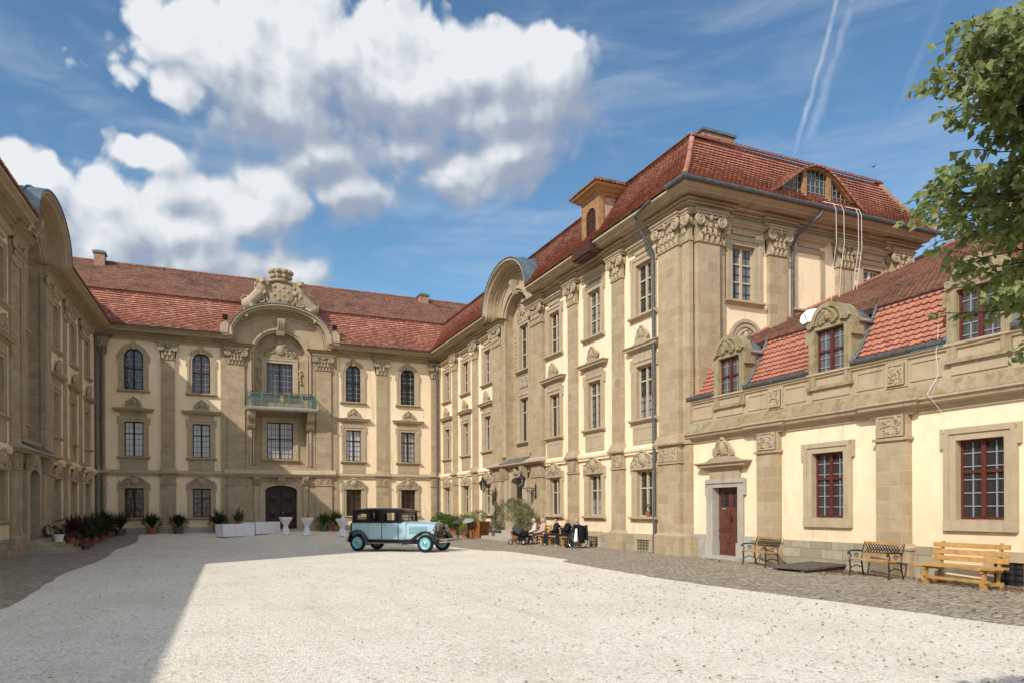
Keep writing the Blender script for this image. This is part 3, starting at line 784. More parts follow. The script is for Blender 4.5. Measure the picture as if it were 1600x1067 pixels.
o = obj('blind_window', blind(), rw, E_loc(5.6), PI/2); obj('hood', cached(('hd','f2'), None), o); obj('sill', cached(('sl','f2'), None), o)
b = MB(); n = 14
for i in range(n):
    a, c = PI*i/n, PI*(i+1)/n
    for ri, ro, y in ((.5,.72,-.09),(.66,.78,-.13)):
        b.add([(ri*math.cos(a),y,7.78+ri*math.sin(a)),(ro*math.cos(a),y,7.78+ro*math.sin(a)),(ro*math.cos(c),y,7.78+ro*math.sin(c)),(ri*math.cos(c),y,7.78+ri*math.sin(c)),(ro*math.cos(a),.02,7.78+ro*math.sin(a)),(ro*math.cos(c),.02,7.78+ro*math.sin(c)),(ri*math.cos(a),.02,7.78+ri*math.sin(a)),(ri*math.cos(c),.02,7.78+ri*math.sin(c))], [(0,1,2,3),(1,4,5,2),(0,3,7,6)])
b.box(-.72,-.5,-.09,.02,5.6,7.78); b.box(.5,.72,-.09,.02,5.6,7.78)
o = obj('arched_window', b.mesh('arched_window', M['stone'], 30), rw, E_loc(2.45), PI/2)
b = cartouche(.9, .5, 8); b.add([(x, y, z) for x,y,z in [(-.5,-.015,5.6),(.5,-.015,5.6),(.5,-.015,7.78),(-.5,-.015,7.78)]], [(0,1,2,3)])
b.v=[(x,y,z-7.72) if y==-.015 else (x,y,z) for x,y,z in b.v]; obj('carving', b.mesh('carving', M['carved'], 45), o, (0,.0,7.72))
corner_pier(rw, (LR, .6), PI/2, 1.0)
b = MB(); b.box(1.1, 1.42, -.14, .02, 0, 12.07); obj('pier_strip', b.mesh('pier_strip', M['ashlar']), rw, (LR,0,0), PI/2)
for t in (3.93, 7.42): pilaster(rw, 0, .86, base=E_loc(t), rz=PI/2, out=.18, seed=1); obj('entablature_break', cached('eb.86', lambda: ent_block(.86, .14)), rw, E_loc(t), PI/2)
corner_pier(rw, (LR, EW-.45), PI/2, .9)
# end cornice with mitres, then the far return
b = entablature_front(EW, None, (-1, 1)); obj('cornice', b.mesh('cornice', M['stone'], 25), rw, (LR,0,0), PI/2)
b = entablature_front(12, None, (-1,)); obj('cornice', b.mesh('cornice', M['stone'], 25), rw, (LR,EW,0), PI)
b = MB(); b.add([(LR,EW,0),(-12,EW,0),(-12,EW,ZE+.2),(LR,EW,ZE+.2)], [(0,1,2,3)]); obj('rear_wall', b.mesh('rear_wall', M['stucco']), rw)
# end roofs
b = MB(); tile_rows(b, P_low, lambda v: (low_curve(v)[0], EW-low_curve(v)[0]), 18, .2, seed=77)
obj('roof', b.mesh('roof', M['tile'], 60), rw, (LR,0,0), PI/2)
yv = lambda v: OB-.1+(OR-OB+.1)*v
b = MB(); tile_rows(b, P_up, lambda v: (yv(v), EW-yv(v)), 30, .2, amp=.012, lip=.02, K=3, seed=90)
obj('upper_roof', b.mesh('upper_roof', M['tile_old'], 60), rw, (LR,0,0), PI/2)
b = MB()
for i in range(8):
    (o0, z0), (o1, z1) = low_curve(i/8), low_curve((i+1)/8)
    b.add([(-12,EW-o0,z0),(LR-o0,EW-o0,z0),(LR-o1,EW-o1,z1),(-12,EW-o1,z1)], [(3,2,1,0)], 0, (i,1))
b.add([(-12,EW-OB,ZBR),(LR-OB,EW-OB,ZBR),(LR-OR,OR,ZRI),(-12,OR,ZRI)], [(3,2,1,0)], 0, (9,1))
obj('rear_roof', b.mesh('rear_roof', M['tile_old']), rw)
hipl = [low_curve(i/6) for i in range(7)]
ridge_tube(rw, [(LR-o, o, z+.05) for o, z in hipl])
ridge_tube(rw, [(LR-o, EW-o, z+.05) for o, z in hipl])
ridge_tube(rw, [(LR-OB, OB, ZBR+.04), (LR-OR, OR, ZRI+.05)], .1, 'tile_old')
ridge_tube(rw, [(LR-OB+.16, OB-.16, ZBR+.0), (LR-OB+.16, EW-OB+.16, ZBR+.0)], .05)
ridge_tube(rw, [(-4, OB-.06, ZBR+.03), (LR-OB+.06, OB-.06, ZBR+.03)], .07)
# eave gutters: front lip and end gutter
b = MB(); b.sweep([(LR+.0,-1.0),(LR+1.0,-1.0+.0),(LR+1.0,EW+1.0)], [(-.03,12.72),(.07,12.70),(.1,12.76),(.1,12.83),(-.03,12.83)], lambda q,o,h: (q.x,q.y,h))
obj('gutter', b.mesh('gutter', M['gutter']), rw)
# downpipes
pipe(rw, [(LR-2.27+1.3,-1.0,12.72),(26.62,-.98,12.55),(26.62,-.7,12.0),(26.62,-.2,11.35),(26.62,-.16,10.9),(26.62,-.16,.0)], .065)
pipe(rw, [(LR+1.0,5.3,12.72),(LR+.95,5.25,12.5),(LR+.3,4.75,11.9),(LR+.12,4.68,11.5),(LR+.12,4.68,4.0)], .06)
pipe(rw, [(.28,-1.0,12.7),(.3,-.95,12.45),(.33,-.35,11.7),(.33,-.3,11.2),(.33,-.3,0)], .07)
# pitched wooden dormer
dm = obj('dormer', None, rw, (22.65, 0, 0))
b = MB(); w2 = .66; yf = -.55; arc = [(.42*math.cos(PI*j/10), 14.05+.42*math.sin(PI*j/10)) for j in range(11)]
b.prism([(w2,13.0),(w2,14.85),(-w2,14.85),(-w2,13.0),(-.42,13.0)]+list(reversed(arc))+[(.42,13.0)], yf, yf+.18)
for s in (-1, 1): b.box(min(s*w2, s*(w2+.06)), max(s*w2, s*(w2+.06)), yf-.03, yf+.2, 13.0, 14.85)
obj('front', b.mesh('front', M['dormer_wood']), dm)
b = MB()
for s in (-1, 1): b.box(min(s*.6, s*.64), max(s*.6, s*.64), yf+.2, 1.6, 12.9, 14.85)
obj('cheek', b.mesh('cheek', M['rose_stucco']), dm)
b = MB()
for s in (-1, 1):
    b.box(min(s*.635, s*.66), max(s*.635, s*.66), yf+.2, 1.4, 13.85, 13.97)
b.sweep([(-.7,1.6),(-.7,yf),(.7,yf),(.7,1.6)], [(-.1,14.78),(.03,14.78),(.06,14.86),(.2,14.92),(.22,15.0),(.38,15.06),(.4,15.16),(-.1,15.16)], lambda q,o,h: (q.x,q.y,h))
obj('eaves', b.mesh('eaves', M['dormer_wood'], 30), dm)
b = MB(); b.add([(-1.15,yf-.45,15.15),(1.15,yf-.45,15.15),(1.15,2.6,15.15),(-1.15,2.6,15.15),(0,.5,15.85),(0,2.6,15.85)], [(0,1,4),(1,2,5,4),(3,0,4,5)], 0, (3,3))
tile_rows(b, lambda u, v, h: (u, yf-.47+v*1.05, 15.16+.7*v+h), lambda v: (-1.17*(1-v), 1.17*(1-v)), 6, .2)
tile_rows(b, lambda u, v, h: (1.17*(1-v), u, 15.16+.7*v+h), lambda v: (yf-.47+v*1.05, 2.6), 6, .2)
obj('dormer_roof', b.mesh('dormer_roof', M['tile_old']), dm)
b = MB(); b.prism([(-.42,13.0),(.42,13.0)]+arc, yf+.08, yf+.12)
for i in range(9): b.box(-.4, .4, yf+.06, yf+.085, 13.05+i*.16, 13.12+i*.16)
for x in (-.42, 0): b.box(x, x+.04, yf+.04, yf+.07, 13.0, 14.3)
obj('shutter', b.mesh('shutter', M['shutter']), dm)
b = MB(); b.box(-.75,.75,-1.06,-.5,12.35,12.78); b.prism([(-.75,12.35),(.75,12.35),(.6,12.25),(-.6,12.25)], -1.0,-.6)
obj('hoist_box', b.mesh('hoist_box', M['shutter']), dm)
# eyebrow dormer on the end roof
ey = obj('eyebrow_dormer', None, rw, (LR,0,0), PI/2)
c0, hw = 5.5, 1.78
def zb_(u):
    q = min(1, abs(u-c0)/(hw*1.5)); return 13.05+1.4*(math.cos(PI*q/2)**1.7 if q < 1 else 0)
def oz(z):
    lo, hi = 0, 1
    for _ in range(30):
        m_ = (lo+hi)/2
        if low_curve(m_)[1] < z: lo = m_
        else: hi = m_
    return low_curve(lo)[0]
def P_eye(u, v, h):
    z = zb_(u); yf = max(-.6, oz(13.05)-.02) ; yb = oz(min(15.1, z+.1+.1*v))+.05
    y0 = yf-.12 if z > 13.07 else yb-.1
    return (u, y0+(yb-y0)*v-.2*h, z+(.16 if z > 13.08 else .03)*v+h)
b = MB(); tile_rows(b, P_eye, lambda v: (c0-hw*1.5, c0+hw*1.5), 5, .2, amp=.015, seed=200)
obj('dormer_roof', b.mesh('dormer_roof', M['tile'], 60), ey)
yw = max(-.6, oz(13.05)-.02)+.06
def arcp(k, ins=0): 
    us = [c0-hw+2*hw*i/24 for i in range(25)]; return [(u, max(13.05, zb_(u)-ins)) for u in us]
b = MB(); ar = arcp(0, .02); b.prism([(ar[0][0],12.97)]+ar+[(ar[-1][0],12.97)], yw+.1, yw+.13); obj('pane', b.mesh('pane', M['glass']), ey)
b = MB(); b.sweep(arcp(0, .06), [(0,-.1),(0,.06),(-.09,.06),(-.09,-.1)], lambda q,o,h: (q.x, yw-h, q.y))
for u in (c0-.62, c0+.62): b.box(u-.09, u+.09, yw-.02, yw+.1, 12.95, zb_(u)-.05)
b.box(c0-hw, c0+hw, yw-.06, yw+.1, 12.93, 13.05)
obj('frame', b.mesh('frame', M['dormer_wood']), ey)
b = MB()
for i in range(1, 16):
    u = c0-hw+2*hw*i/16; b.box(u-.012, u+.012, yw+.08, yw+.1, 13.05, zb_(u)-.06)
for z in (13.3, 13.55, 13.8, 14.05): 
    us = [u for u, zz in ar if zz > z+.05]; b.box(us[0], us[-1], yw+.08, yw+.1, z-.01, z+.01)
obj('leading', b.mesh('leading', M['lead']), ey)
# chimney on the ridge
def chimney(root, loc, w, d, h, rz=0):
    o = obj('chimney', None, root, loc, rz)
    b = MB(); b.box(-w/2, w/2, -d/2, d/2, -1.2, h); obj('stack', b.mesh('stack', M['brick']), o)
    b = MB(); b.box(-w/2-.08, w/2+.08, -d/2-.08, d/2+.08, h, h+.12); b.box(-w/2+.05, w/2-.05, -d/2+.05, d/2-.05, h+.12, h+.2); 
    obj('cap', b.mesh('cap', M['zinc']), o); b = MB(); b.box(-w/2-.03, w/2+.03, -d/2-.03, d/2+.03, -.9, -.55); obj('flashing', b.mesh('flashing', M['zinc']), o)
    return o
chimney(rw, (LR-6.0, 5.9, 18.1), 1.2, 1.8, .62)

# ================================================================== palace, back wing
BW = 21.62; BC = 10.62
bw = thing('palace_wing', 'half shaded palace wing across the courtyard with arched gable, balcony and carved crest', 'building', (-5.8, FY, 0))
BWIN = [2.03, 5.82, 15.4, 19.25]; rin, zin = 1.68, 11.7
holes = [hole(k, x) for x in BWIN for k in ('bgf','bf1','bf2')]
dh = (BC-1.1, BC+1.1, .2, 3.4); nh = (BC-rin, BC+rin, 4.55, 15)
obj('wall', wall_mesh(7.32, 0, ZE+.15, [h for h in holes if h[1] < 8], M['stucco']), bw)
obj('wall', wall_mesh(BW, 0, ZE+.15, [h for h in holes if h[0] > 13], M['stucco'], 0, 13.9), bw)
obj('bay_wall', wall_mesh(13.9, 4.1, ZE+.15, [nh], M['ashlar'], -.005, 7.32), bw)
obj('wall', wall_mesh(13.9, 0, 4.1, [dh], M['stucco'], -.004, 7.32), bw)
obj('cornice', entablature_front(BW, (BC, 2.5, 1.42), None).mesh('cornice', M['stone'], 25), bw)
gable_front(bw, BC, 2.5, 1.42, rin, zin)
niche(bw, BC, rin, zin, 4.55, .5, [hole('bn1', BC), hole('bn2', BC)])
window(bw, 'bn2', BC, 'frame_dark', 'lead', 'glass', y=.5); window(bw, 'bn1', BC, 'frame_dark', 'lead_dark', 'glass_curtain', y=.5)
for i, x in enumerate(BWIN):
    window(bw, 'bgf', x, 'frame_dark', 'lead_dark', 'glass_warm' if x > 10 else 'glass_warm', seed=i % 3)
    window(bw, 'bf1', x, 'frame_dark', 'lead_dark', 'glass_curtain', seed=i % 2)
    window(bw, 'bf2', x, 'frame_dark', 'lead', 'glass', seed=0)
for i, x in enumerate((3.93, 17.37)): pilaster(bw, x, .8, seed=i); obj('entablature_break', cached('eb.8', lambda: ent_block(.8)), bw, (x,0,0))
pilaster(bw, .33, .4, seed=2); pilaster(bw, 21.2, .55, seed=3)
for s in (-1, 1):
    pilaster(bw, BC+s*2.74, 1.06, seed=1+s, out=.2); obj('entablature_break', cached('eb1.06', lambda: ent_block(1.06, .16)), bw, (BC+s*2.74,0,0))
    b = MB(); b.box(-.22, .22, -.1, .02, 4.3, 12.05); b.box(-.26, .26, -.15, .02, 11.6, 11.78); b.box(-.22,.22,-.12,.02,0,3.9); obj('pilaster_strip', b.mesh('pilaster_strip', M['ashlar']), bw, (BC+s*1.98,0,0))
    b = MB(); b.box(-.22,.22,-.1,.02,4.3,12.0); b.box(-.22,.22,-.12,.02,0,3.9); obj('pilaster_strip', b.mesh('pilaster_strip', M['ashlar']), bw, (BC+s*3.45,0,0))
for a, c in ((.55,3.5),(4.35,7.0),(14.25,16.95),(17.8,20.9)):
    b = MB(); bp = MB(); b.sweep([(a-.05,0),(c+.05,0)], STRING, lambda q,o,h: (q.x,q.y,h)); bp.box(a-.05, c+.05, -.06, .02, -.1, .62)
    obj('string_course', b.mesh('string_course', M['stone'], 30), bw); obj('plinth', bp.mesh('plinth', M['render']), bw)
b = MB()
b.sweep([(7.1,0),(14.15,0)], [(0,3.84),(.3,3.84),(.34,3.95),(.42,4.0),(.42,4.08),(.24,4.3),(0,4.33)], lambda q,o,h: (q.x,q.y,h))
obj('string_course', b.mesh('string_course', M['stone'], 30), bw)
# portal and door
b = MB(); w2 = 1.0; zt = 2.95; arc = [(w2*math.cos(PI*j/12), zt+.34*math.sin(PI*j/12)) for j in range(13)]
b.box(-w2-.36, -w2, -.14, .4, 0, zt); b.box(w2, w2+.36, -.14, .4, 0, zt)
b.prism([(w2+.36,zt),(w2+.36,3.4),(-w2-.36,3.4),(-w2-.36,zt)]+list(reversed(arc)), -.14, .4)
for s in (-1, 1): b.box(min(s*1.38,s*1.7), max(s*1.38,s*1.7), -.2, .02, 0, 3.3)
b.box(-1.7, 1.7, -.1, .02, 3.4, 3.84)
p = obj('portal', b.mesh('portal', M['stone']), bw, (BC,0,0))
b = MB()
for s in (-1, 1):
    obj('console', cached('bcon', lambda: console(.4, .5, .3).mesh('console', M['carved'], 40)), p, (s*1.54,-.18,3.33))
    b.scroll(s*.75, 3.62, -.12, .17, 1.6, s, .045); b.scroll(s*.42, 3.58, -.12, .12, 1.5, -s, .04); b.tube([(s*.2,-.13,3.7),(s*.7,-.15,3.75),(s*1.25,-.12,3.55)], .045, 6)
c = console(.5, .55, .32); b.add([(x,y-.14,z+3.27) for x,y,z in c.v], c.f)
obj('carving', b.mesh('carving', M['carved'], 45), p)
d = obj('door', None, bw, (BC,0,0)); y = .28
for s in (-1, 1):
    b = MB(); x0, x1 = sorted((s*.012, s*.99)); xs_ = [x0+(x1-x0)*i/6 for i in range(7)]
    b.prism([(x0,.12),(x1,.12)]+[(x, zt+.34*math.sqrt(max(0,1-(x/w2)**2))) for x in reversed(xs_)], y, y+.07)
    for z0, z1 in ((.25,.95),(1.05,1.85),(2.0,2.85)):
        b.box(x0+.1, x1-.1, y-.035, y, z0, z1)
        cx, cz = (x0+x1)/2, (z0+z1)/2; a = .24
        b.add([(cx-a,y-.036,cz-a),(cx+a,y-.036,cz-a),(cx+a,y-.036,cz+a),(cx-a,y-.036,cz+a),(cx,y-.14,cz)], [(0,1,4),(1,2,4),(2,3,4),(3,0,4)])
    b.box(x0-.03, x1+.03, y+.08, y+.1, 0, 3.4); obj('door_leaf', b.mesh('door_leaf', M['door_brown']), d)  # backing board added behind each leaf to stop light leaking through the gap
b = MB(); b.tube([(.08,y-.05,1.5),(.08,y-.09,1.5),(.2,y-.09,1.48)], .018, 6); obj('handle', b.mesh('handle', M['brass']), d)
b = MB(); b.box(-1.9,1.9,-.75,.0,-.1,.16); b.box(-1.6,1.6,-.4,.3,.16,.3); obj('doorstep', b.mesh('doorstep', M['greystone']), bw, (BC,0,.12))
# niche ornaments
b = cartouche(2.1, 1.1, 6); b.add([(1.05*math.cos(PI*j/14), .03, .95*math.sin(PI*j/14)) for j in range(15)], [tuple(range(15))])
obj('coat_of_arms', b.mesh('coat_of_arms', M['carved'], 45), bw, (BC,.43,11.8))
c = console(.5, 1.05, .5); obj('keystone', c.mesh('keystone', M['carved'], 40), bw, (BC,-.1,13.1))
for s in (-1, 1):
    cp = MB()
    for i in range(5): cp.ell((.05*math.sin(i*2),-.02,-i*.2), (.14-.015*i,.07,.13), 6, 4)
    obj('garland', cp.mesh('garland', M['carved'], 60), bw, (BC+s*1.32,.48,11.0))
# crest with two lions
def lion(s):
    b = MB()
    def cap(p, q, r0, r1): b.tube([p, q], [r0, r1], 10); b.ell(p, r0, 8, 6); b.ell(q, r1, 8, 6)
    b.ell((s*1.95,0,.05), (.5,.34,.4), 12, 8)                                   # haunch
    cap((s*1.95,0,.1), (s*1.25,0,.8), .34, .42)                              # trunk rising to the shield
    b.ell((s*1.2,-.1,1.12), (.42,.36,.46), 12, 8)                            # mane
    b.ell((s*1.2,-.28,1.5), (.24,.26,.27), 10, 8)                          # head
    b.ell((s*1.16,-.54,1.42), (.13,.15,.11), 8, 6)                             # muzzle
    for e in (-1, 1): b.ell((s*1.2+e*.19,-.2,1.73), .075, 6, 5); b.ell((s*1.18+e*.1,-.5,1.55), .04, 6, 4)
    cap((s*1.05,-.16,.75), (s*.62,-.2,.95), .12, .085); cap((s*.62,-.2,.95), (s*.42,-.24,1.05), .085, .08)   # fore leg on the shield
    cap((s*1.1,.1,.6), (s*.85,-.05,.25), .12, .09); cap((s*.85,-.05,.25), (s*.6,-.12,.3), .09, .085)
    cap((s*1.95,-.14,.05), (s*1.75,-.24,-.25), .19, .12); cap((s*1.75,-.24,-.25), (s*2.2,-.24,-.75), .12, .085); cap((s*2.2,-.24,-.75), (s*2.1,-.36,-.85), .085, .08)
    cap((s*2.05,.12,0), (s*2.25,.1,-.45), .17, .11); cap((s*2.25,.1,-.45), (s*2.5,.0,-.95), .11, .085); cap((s*2.5,0,-.95), (s*2.42,-.14,-1.05), .085, .08)
    b.tube([(s*2.25,.1,.1),(s*2.45,.1,.35),(s*2.3,.08,.6),(s*2.05,.05,.55),(s*1.95,.05,.42)], [.05,.045,.04,.05,.08], 8)
    for k in range(16):
        a = R.uniform(0, 6.28); b.ell((s*1.2+.38*math.cos(a), -.14+R.uniform(-.25,.1), 1.2+.46*math.sin(a)), (.11,.11,.16), 6, 5)
    return fused(b, 'lion', M['carved'], .035)
cr = obj('crest', None, bw, (BC, -.45, 14.9)); cr['label'] = 'carved stone coat of arms with crown and two lions'
b = MB(); b.ell((0,-.08,.85), (.98,.24,.92), 18, 10)
for k in range(34):
    a = 6.28*k/34; b.ell((1.0*math.cos(a), -.16, .85+.92*math.sin(a)), (R.uniform(.07,.13), .12, R.uniform(.07,.13)), 6, 5)
for s in (-1, 1):
    b.scroll(s*1.1, 1.25, -.14, .3, 1.6, s, .09); b.scroll(s*1.2, .4, -.14, .34, 1.7, -s, .1); b.scroll(s*.55, -.05, -.16, .24, 1.5, s, .08); b.tube([(s*.25,-.2,1.75),(s*.7,-.26,1.6),(s*1.05,-.2,1.3)],[.12,.1,.07],8)
for i in range(4):
    for j in range(4):
        if (i+j) % 2: b.ell((-.42+.28*i,-.29,.45+.27*j), (.11,.07,.11), 7, 5)
obj('shield', b.mesh('shield', M['carved'], 50), cr)
b = MB(); b.lathe([(.5,1.62),(.56,1.68),(.56,1.8),(.5,1.86)], n=20, sy=.75)
for k in range(10):
    a = 6.28*k/10; b.ell((.58*math.cos(a), .42*math.sin(a), 1.98), (.16,.13,.16), 8, 6); b.ell((.66*math.cos(a), .5*math.sin(a), 2.28), (.17,.15,.16), 8, 6)
b.lathe([(.5,1.86),(.62,2.1),(.7,2.32),(.6,2.46),(.2,2.5)], n=20, sy=.75)
obj('crown', b.mesh('crown', M['carved'], 60), cr)
lm = lion(-1); obj('lion', lm, cr); lm2 = lion(1); obj('lion', lm2, cr)
for s in (-1, 1): b = MB(); b.prism([(s*3.0,12.75),(s*3.75,12.75),(s*3.7,13.35),(s*3.4,13.6),(s*3.05,13.3)], -.95, .3); obj('gable_block', b.mesh('gable_block', M['stone']), bw, (BC,0,0))
b = MB(); pth = gable_path(BC, 2.5, 1.42, ZE, BC-3.6, BC+3.6)[6:-6]
b.sweep(pth, [(-.705,-2.2),(-.705,.95),(-.75,.95),(-.75,-2.2)], lambda q,o,h: (q.x,-h,q.y)); obj('gable_roof', b.mesh('gable_roof', M['zinc'], 40), bw)
# balcony
bl = obj('balcony', None, bw, (BC,0,0)); bl['label'] = 'balcony with green iron railing and flower boxes'
b = MB(); b.sweep([(-2.12,.02),(-2.12,-1.05),(2.12,-1.05),(2.12,.02)], [(-.2,8.12),(.02,8.12),(.05,8.18),(.08,8.24),(.08,8.32),(-1,8.32)], lambda q,o,h: (q.x,q.y,h)); b.box(-2.1,2.1,-1.0,.48,8.14,8.31)
obj('slab', b.mesh('slab', M['greystone'], 30), bl)
for s in (-1, 1):
    b = console(.52, 1.15, .85); obj('console', b.mesh('console', M['carved'], 40), bl, (s*1.85,0,6.97))
b = MB(); zt_, zb2 = 9.16, 8.36
for (xa, ya, xb, yb) in ((-2.1,-1.05,2.1,-1.05),(-2.1,-1.05,-2.1,-.15),(2.1,-1.05,2.1,-.15)):
    b.bar((xa,ya,zt_),(xb,yb,zt_),.07,.05); b.bar((xa,ya,zb2+.05),(xb,yb,zb2+.05),.05,.04)
    b.bar((xa,ya,8.98),(xb,yb,8.98),.03,.025)
    L_ = math.hypot(xb-xa, yb-ya); n = int(L_/.13)
    for i in range(n+1):
        q = i/n; x, y_ = xa+(xb-xa)*q, ya+(yb-ya)*q
        b.box(x-.014, x+.014, y_-.014, y_+.014, zb2, zt_)
for i in range(16):
    x = -1.97+i*.2627
    b.scroll(x, 8.82, -1.06, .1, 1.5, 1 if i % 2 else -1, .022, 0); b.scroll(x, 8.57, -1.06, .1, 1.5, -1 if i % 2 else 1, .022, PI); b.ell((x+.13,-1.07,8.7), (.035,.03,.05), 6, 4)
for i in range(6): x = -2.1+i*.84; b.box(x-.025, x+.025, -1.09, -1.03, zb2, zt_+.08); b.ell((x,-1.06,zt_+.12), .045, 6, 5)
obj('railing', b.mesh('railing', M['copper_green']), bl)
b = MB()
for i in range(16):
    a = 6.28*i/16; b.obox((.0+.16*math.cos(a),-1.1,8.75+.2*math.sin(a)), (.05,.02,.05), Matrix.Identity(3))
b.ell((0,-1.1,8.75), (.12,.03,.16), 10, 6); b.ell((0,-1.1,8.99), (.12,.03,.07), 8, 5)
obj('gilded_crest', b.mesh('gilded_crest', M['brass']), bl)
# roofs of back wing (run past both corners into the side roofs)
b = MB(); tile_rows(b, P_low, lambda v: (-2.5, BW+2.5), 18, .2, seed=300, skip=gskip(BC, 2.5, 1.42))
obj('roof', b.mesh('roof', M['tile_pale'], 60), bw)
b = MB(); tile_rows(b, P_up, lambda v: (-9, BW+9), 32, .19, amp=.014, lip=.022, K=3, seed=400)
obj('upper_roof', b.mesh('upper_roof', M['tile_old'], 60), bw)
b = MB(); b.add([(-9,OR,ZRI),(BW+9,OR,ZRI),(BW+9,11.5,12.8),(-9,11.5,12.8)], [(3,2,1,0)], 0, (5,5)); obj('rear_roof', b.mesh('rear_roof', M['tile_old']), bw)
ridge_tube(bw, [(-9,OR,ZRI+.03),(BW+9,OR,ZRI+.03)], .11, 'tile_old'); ridge_tube(bw, [(-2.2,OB-.06,ZBR+.0),(BW+2,OB-.06,ZBR+.0)], .07)
chimney(bw, (-.3,5.0,18.2), .62, .8, .45); chimney(bw, (21.9,5.0,18.1), .7, .8, .3)
pipe(bw, [(.05,-1.0,12.75),(.1,-.9,12.4),(.05,-.45,11.7),(.05,-.4,11.2),(.05,-.4,0)], .07)
for xa, xb in ((.6,7.0),(14.3,21)): b = MB(); b.sweep([(xa,-.98),(xb,-.98)], [(-.03,12.74),(.05,12.73),(.07,12.78),(-.03,12.8)], lambda q,o,h: (q.x,q.y,h)); obj('gutter', b.mesh('gutter', M['gutter']), bw)

# ================================================================== palace, left wing (in shade)
LA = rad(2.54); LL = 29.4
lo = (-5.8-LL*math.sin(LA), FY-LL*math.cos(LA), 0)
lw = thing('palace_wing', 'shaded three storey palace wing at the left with zinc capped gable over a portal', 'building', lo, PI/2-LA)
GL = LL-14.1
side_wing(lw, LL, [LL-25.7, LL-21.95, LL-18.35, LL-9.9, LL-6.3, LL-2.65], [LL-23.8, LL-20.1, LL-8.1, LL-4.45], GL, 2.4, [(0,1.6),(LL-.3,LL)], po=.035, right=False)
corner_pier(lw, (.9, 0), 0, 1.24)
EWL = 10.8                                      # end wall toward the camera, frame turned by -90 deg (x' runs -y)
obj('end_wall', wall_mesh(EWL, 0, ZE+.15, [], M['stucco']), lw, (0,EWL,0), -PI/2)
b = entablature_front(EWL, None, (-1, 1)); obj('cornice', b.mesh('cornice', M['stone'], 25), lw, (0,EWL,0), -PI/2)
b = MB()
for i in range(8):
    (o0, z0), (o1, z1) = low_curve(i/8), low_curve((i+1)/8)
    b.add([(o0,o0,z0),(o1,o1,z1),(o1,EWL-o1,z1),(o0,EWL-o0,z0)], [(0,1,2,3)], 0, (i,2)); b.add([(o0,EWL-o0,z0),(o1,EWL-o1,z1),(LL+8,EWL-o1,z1),(LL+8,EWL-o0,z0)], [(0,1,2,3)], 0, (i,3))
b.add([(OB,OB,ZBR),(OR,OR,ZRI),(OR+.01,OR,ZRI),(OB,EWL-OB,ZBR)], [(0,1,2,3)], 0, (1,9)); b.add([(OB,EWL-OB,ZBR),(OR,OR,ZRI),(LL+8,OR,ZRI),(LL+8,EWL-OB,ZBR)], [(0,1,2,3)], 0, (2,9))
obj('rear_roof', b.mesh('rear_roof', M['tile_old']), lw)
for o in lw.children:                            # this wing's roof is a little flatter
    if o.name.split('.')[0] in ('roof','upper_roof','rear_roof'): o.scale.z = .84; o.location.z = ZEA*.16
pipe(lw, [(LL-.12,-1.0,12.7),(LL-.15,-.9,12.3),(LL-.2,-.4,11.6),(LL-.2,-.34,11.2),(LL-.2,-.34,0)], .08)
b = MB(); b.add([(0,EWL,0),(LL+8,EWL,0),(LL+8,EWL,12.3),(0,EWL,12.3)], [(0,1,2,3)]); obj('rear_wall', b.mesh('rear_wall', M['stucco']), lw)
# ================================================================== annex (one storey and attic) continuing the right wing
AY = 20.2; AL = 17.0
an = thing('annex_building', 'low cream annex with orange mansard tiles and stone dormers beside the pavilion', 'building', (RX, AY, 0), -PI/2)
DX = 1.82; AW = [5.95, 10.1, 14.25]; AP = [3.82, 8.02, 12.2, 16.4]; ADM = [2.05, 6.07, 10.1, 14.2]
obj('wall', wall_mesh(AL, 0, 4.0, [hole('an', x) for x in AW]+[(DX-.62, DX+.62, .1, 2.42)], M['stucco']), an)
b = MB()
for a, c in ((2.7,3.4),(4.25,7.6),(8.45,9.25),(11.35,11.8),(12.65,13.4),(13.4,16.0)):
    b = MB(); b.box(a, c, -.06, .02, -.1, .74); obj('plinth', b.mesh('plinth', M['plinth']), an)
for a, c in ((.02, DX-.95),(DX+.85, 3.4)): b = MB(); b.box(a, c, -.03 if a < 1 else -.07, .02, -.1, .78); obj('plinth', b.mesh('plinth', M['render']), an)
for i, x in enumerate(AW): window(an, 'an', x, 'frame_red', 'lead', 'glass', extras=False, label='red framed window with white glazing bars')
def ann_pil():
    b = MB(); w = .88; o = .16
    b.box(-w/2-.1, w/2+.1, -o-.1, .02, -.05, .62); b.sweep([(-w/2,.02),(-w/2,-o),(w/2,-o),(w/2,.02)], [(.1,.62),(.13,.64),(.13,.7),(.08,.76),(.03,.8),(0,.8),(0,.62)], lambda q,f,z: (q.x,q.y,z))
    b.box(-w/2, w/2, -o, .02, .8, 3.33); b.box(-w/2-.06, w/2+.06, -o-.06, .02, 3.33, 3.4); b.box(-w/2, w/2, -o, .02, 3.4, 4.0)
    return b.mesh('pilaster', M['ashlar'])
for i, x in enumerate(AP):
    o = obj('pilaster', cached('annpil', ann_pil), an, (x,0,0))
    obj('carved_panel', cached(('apn', i % 3), lambda: carved_panel(.72, .52, 11+i).mesh('carved_panel', M['carved'], 45)), o, (0,-.185,3.43))
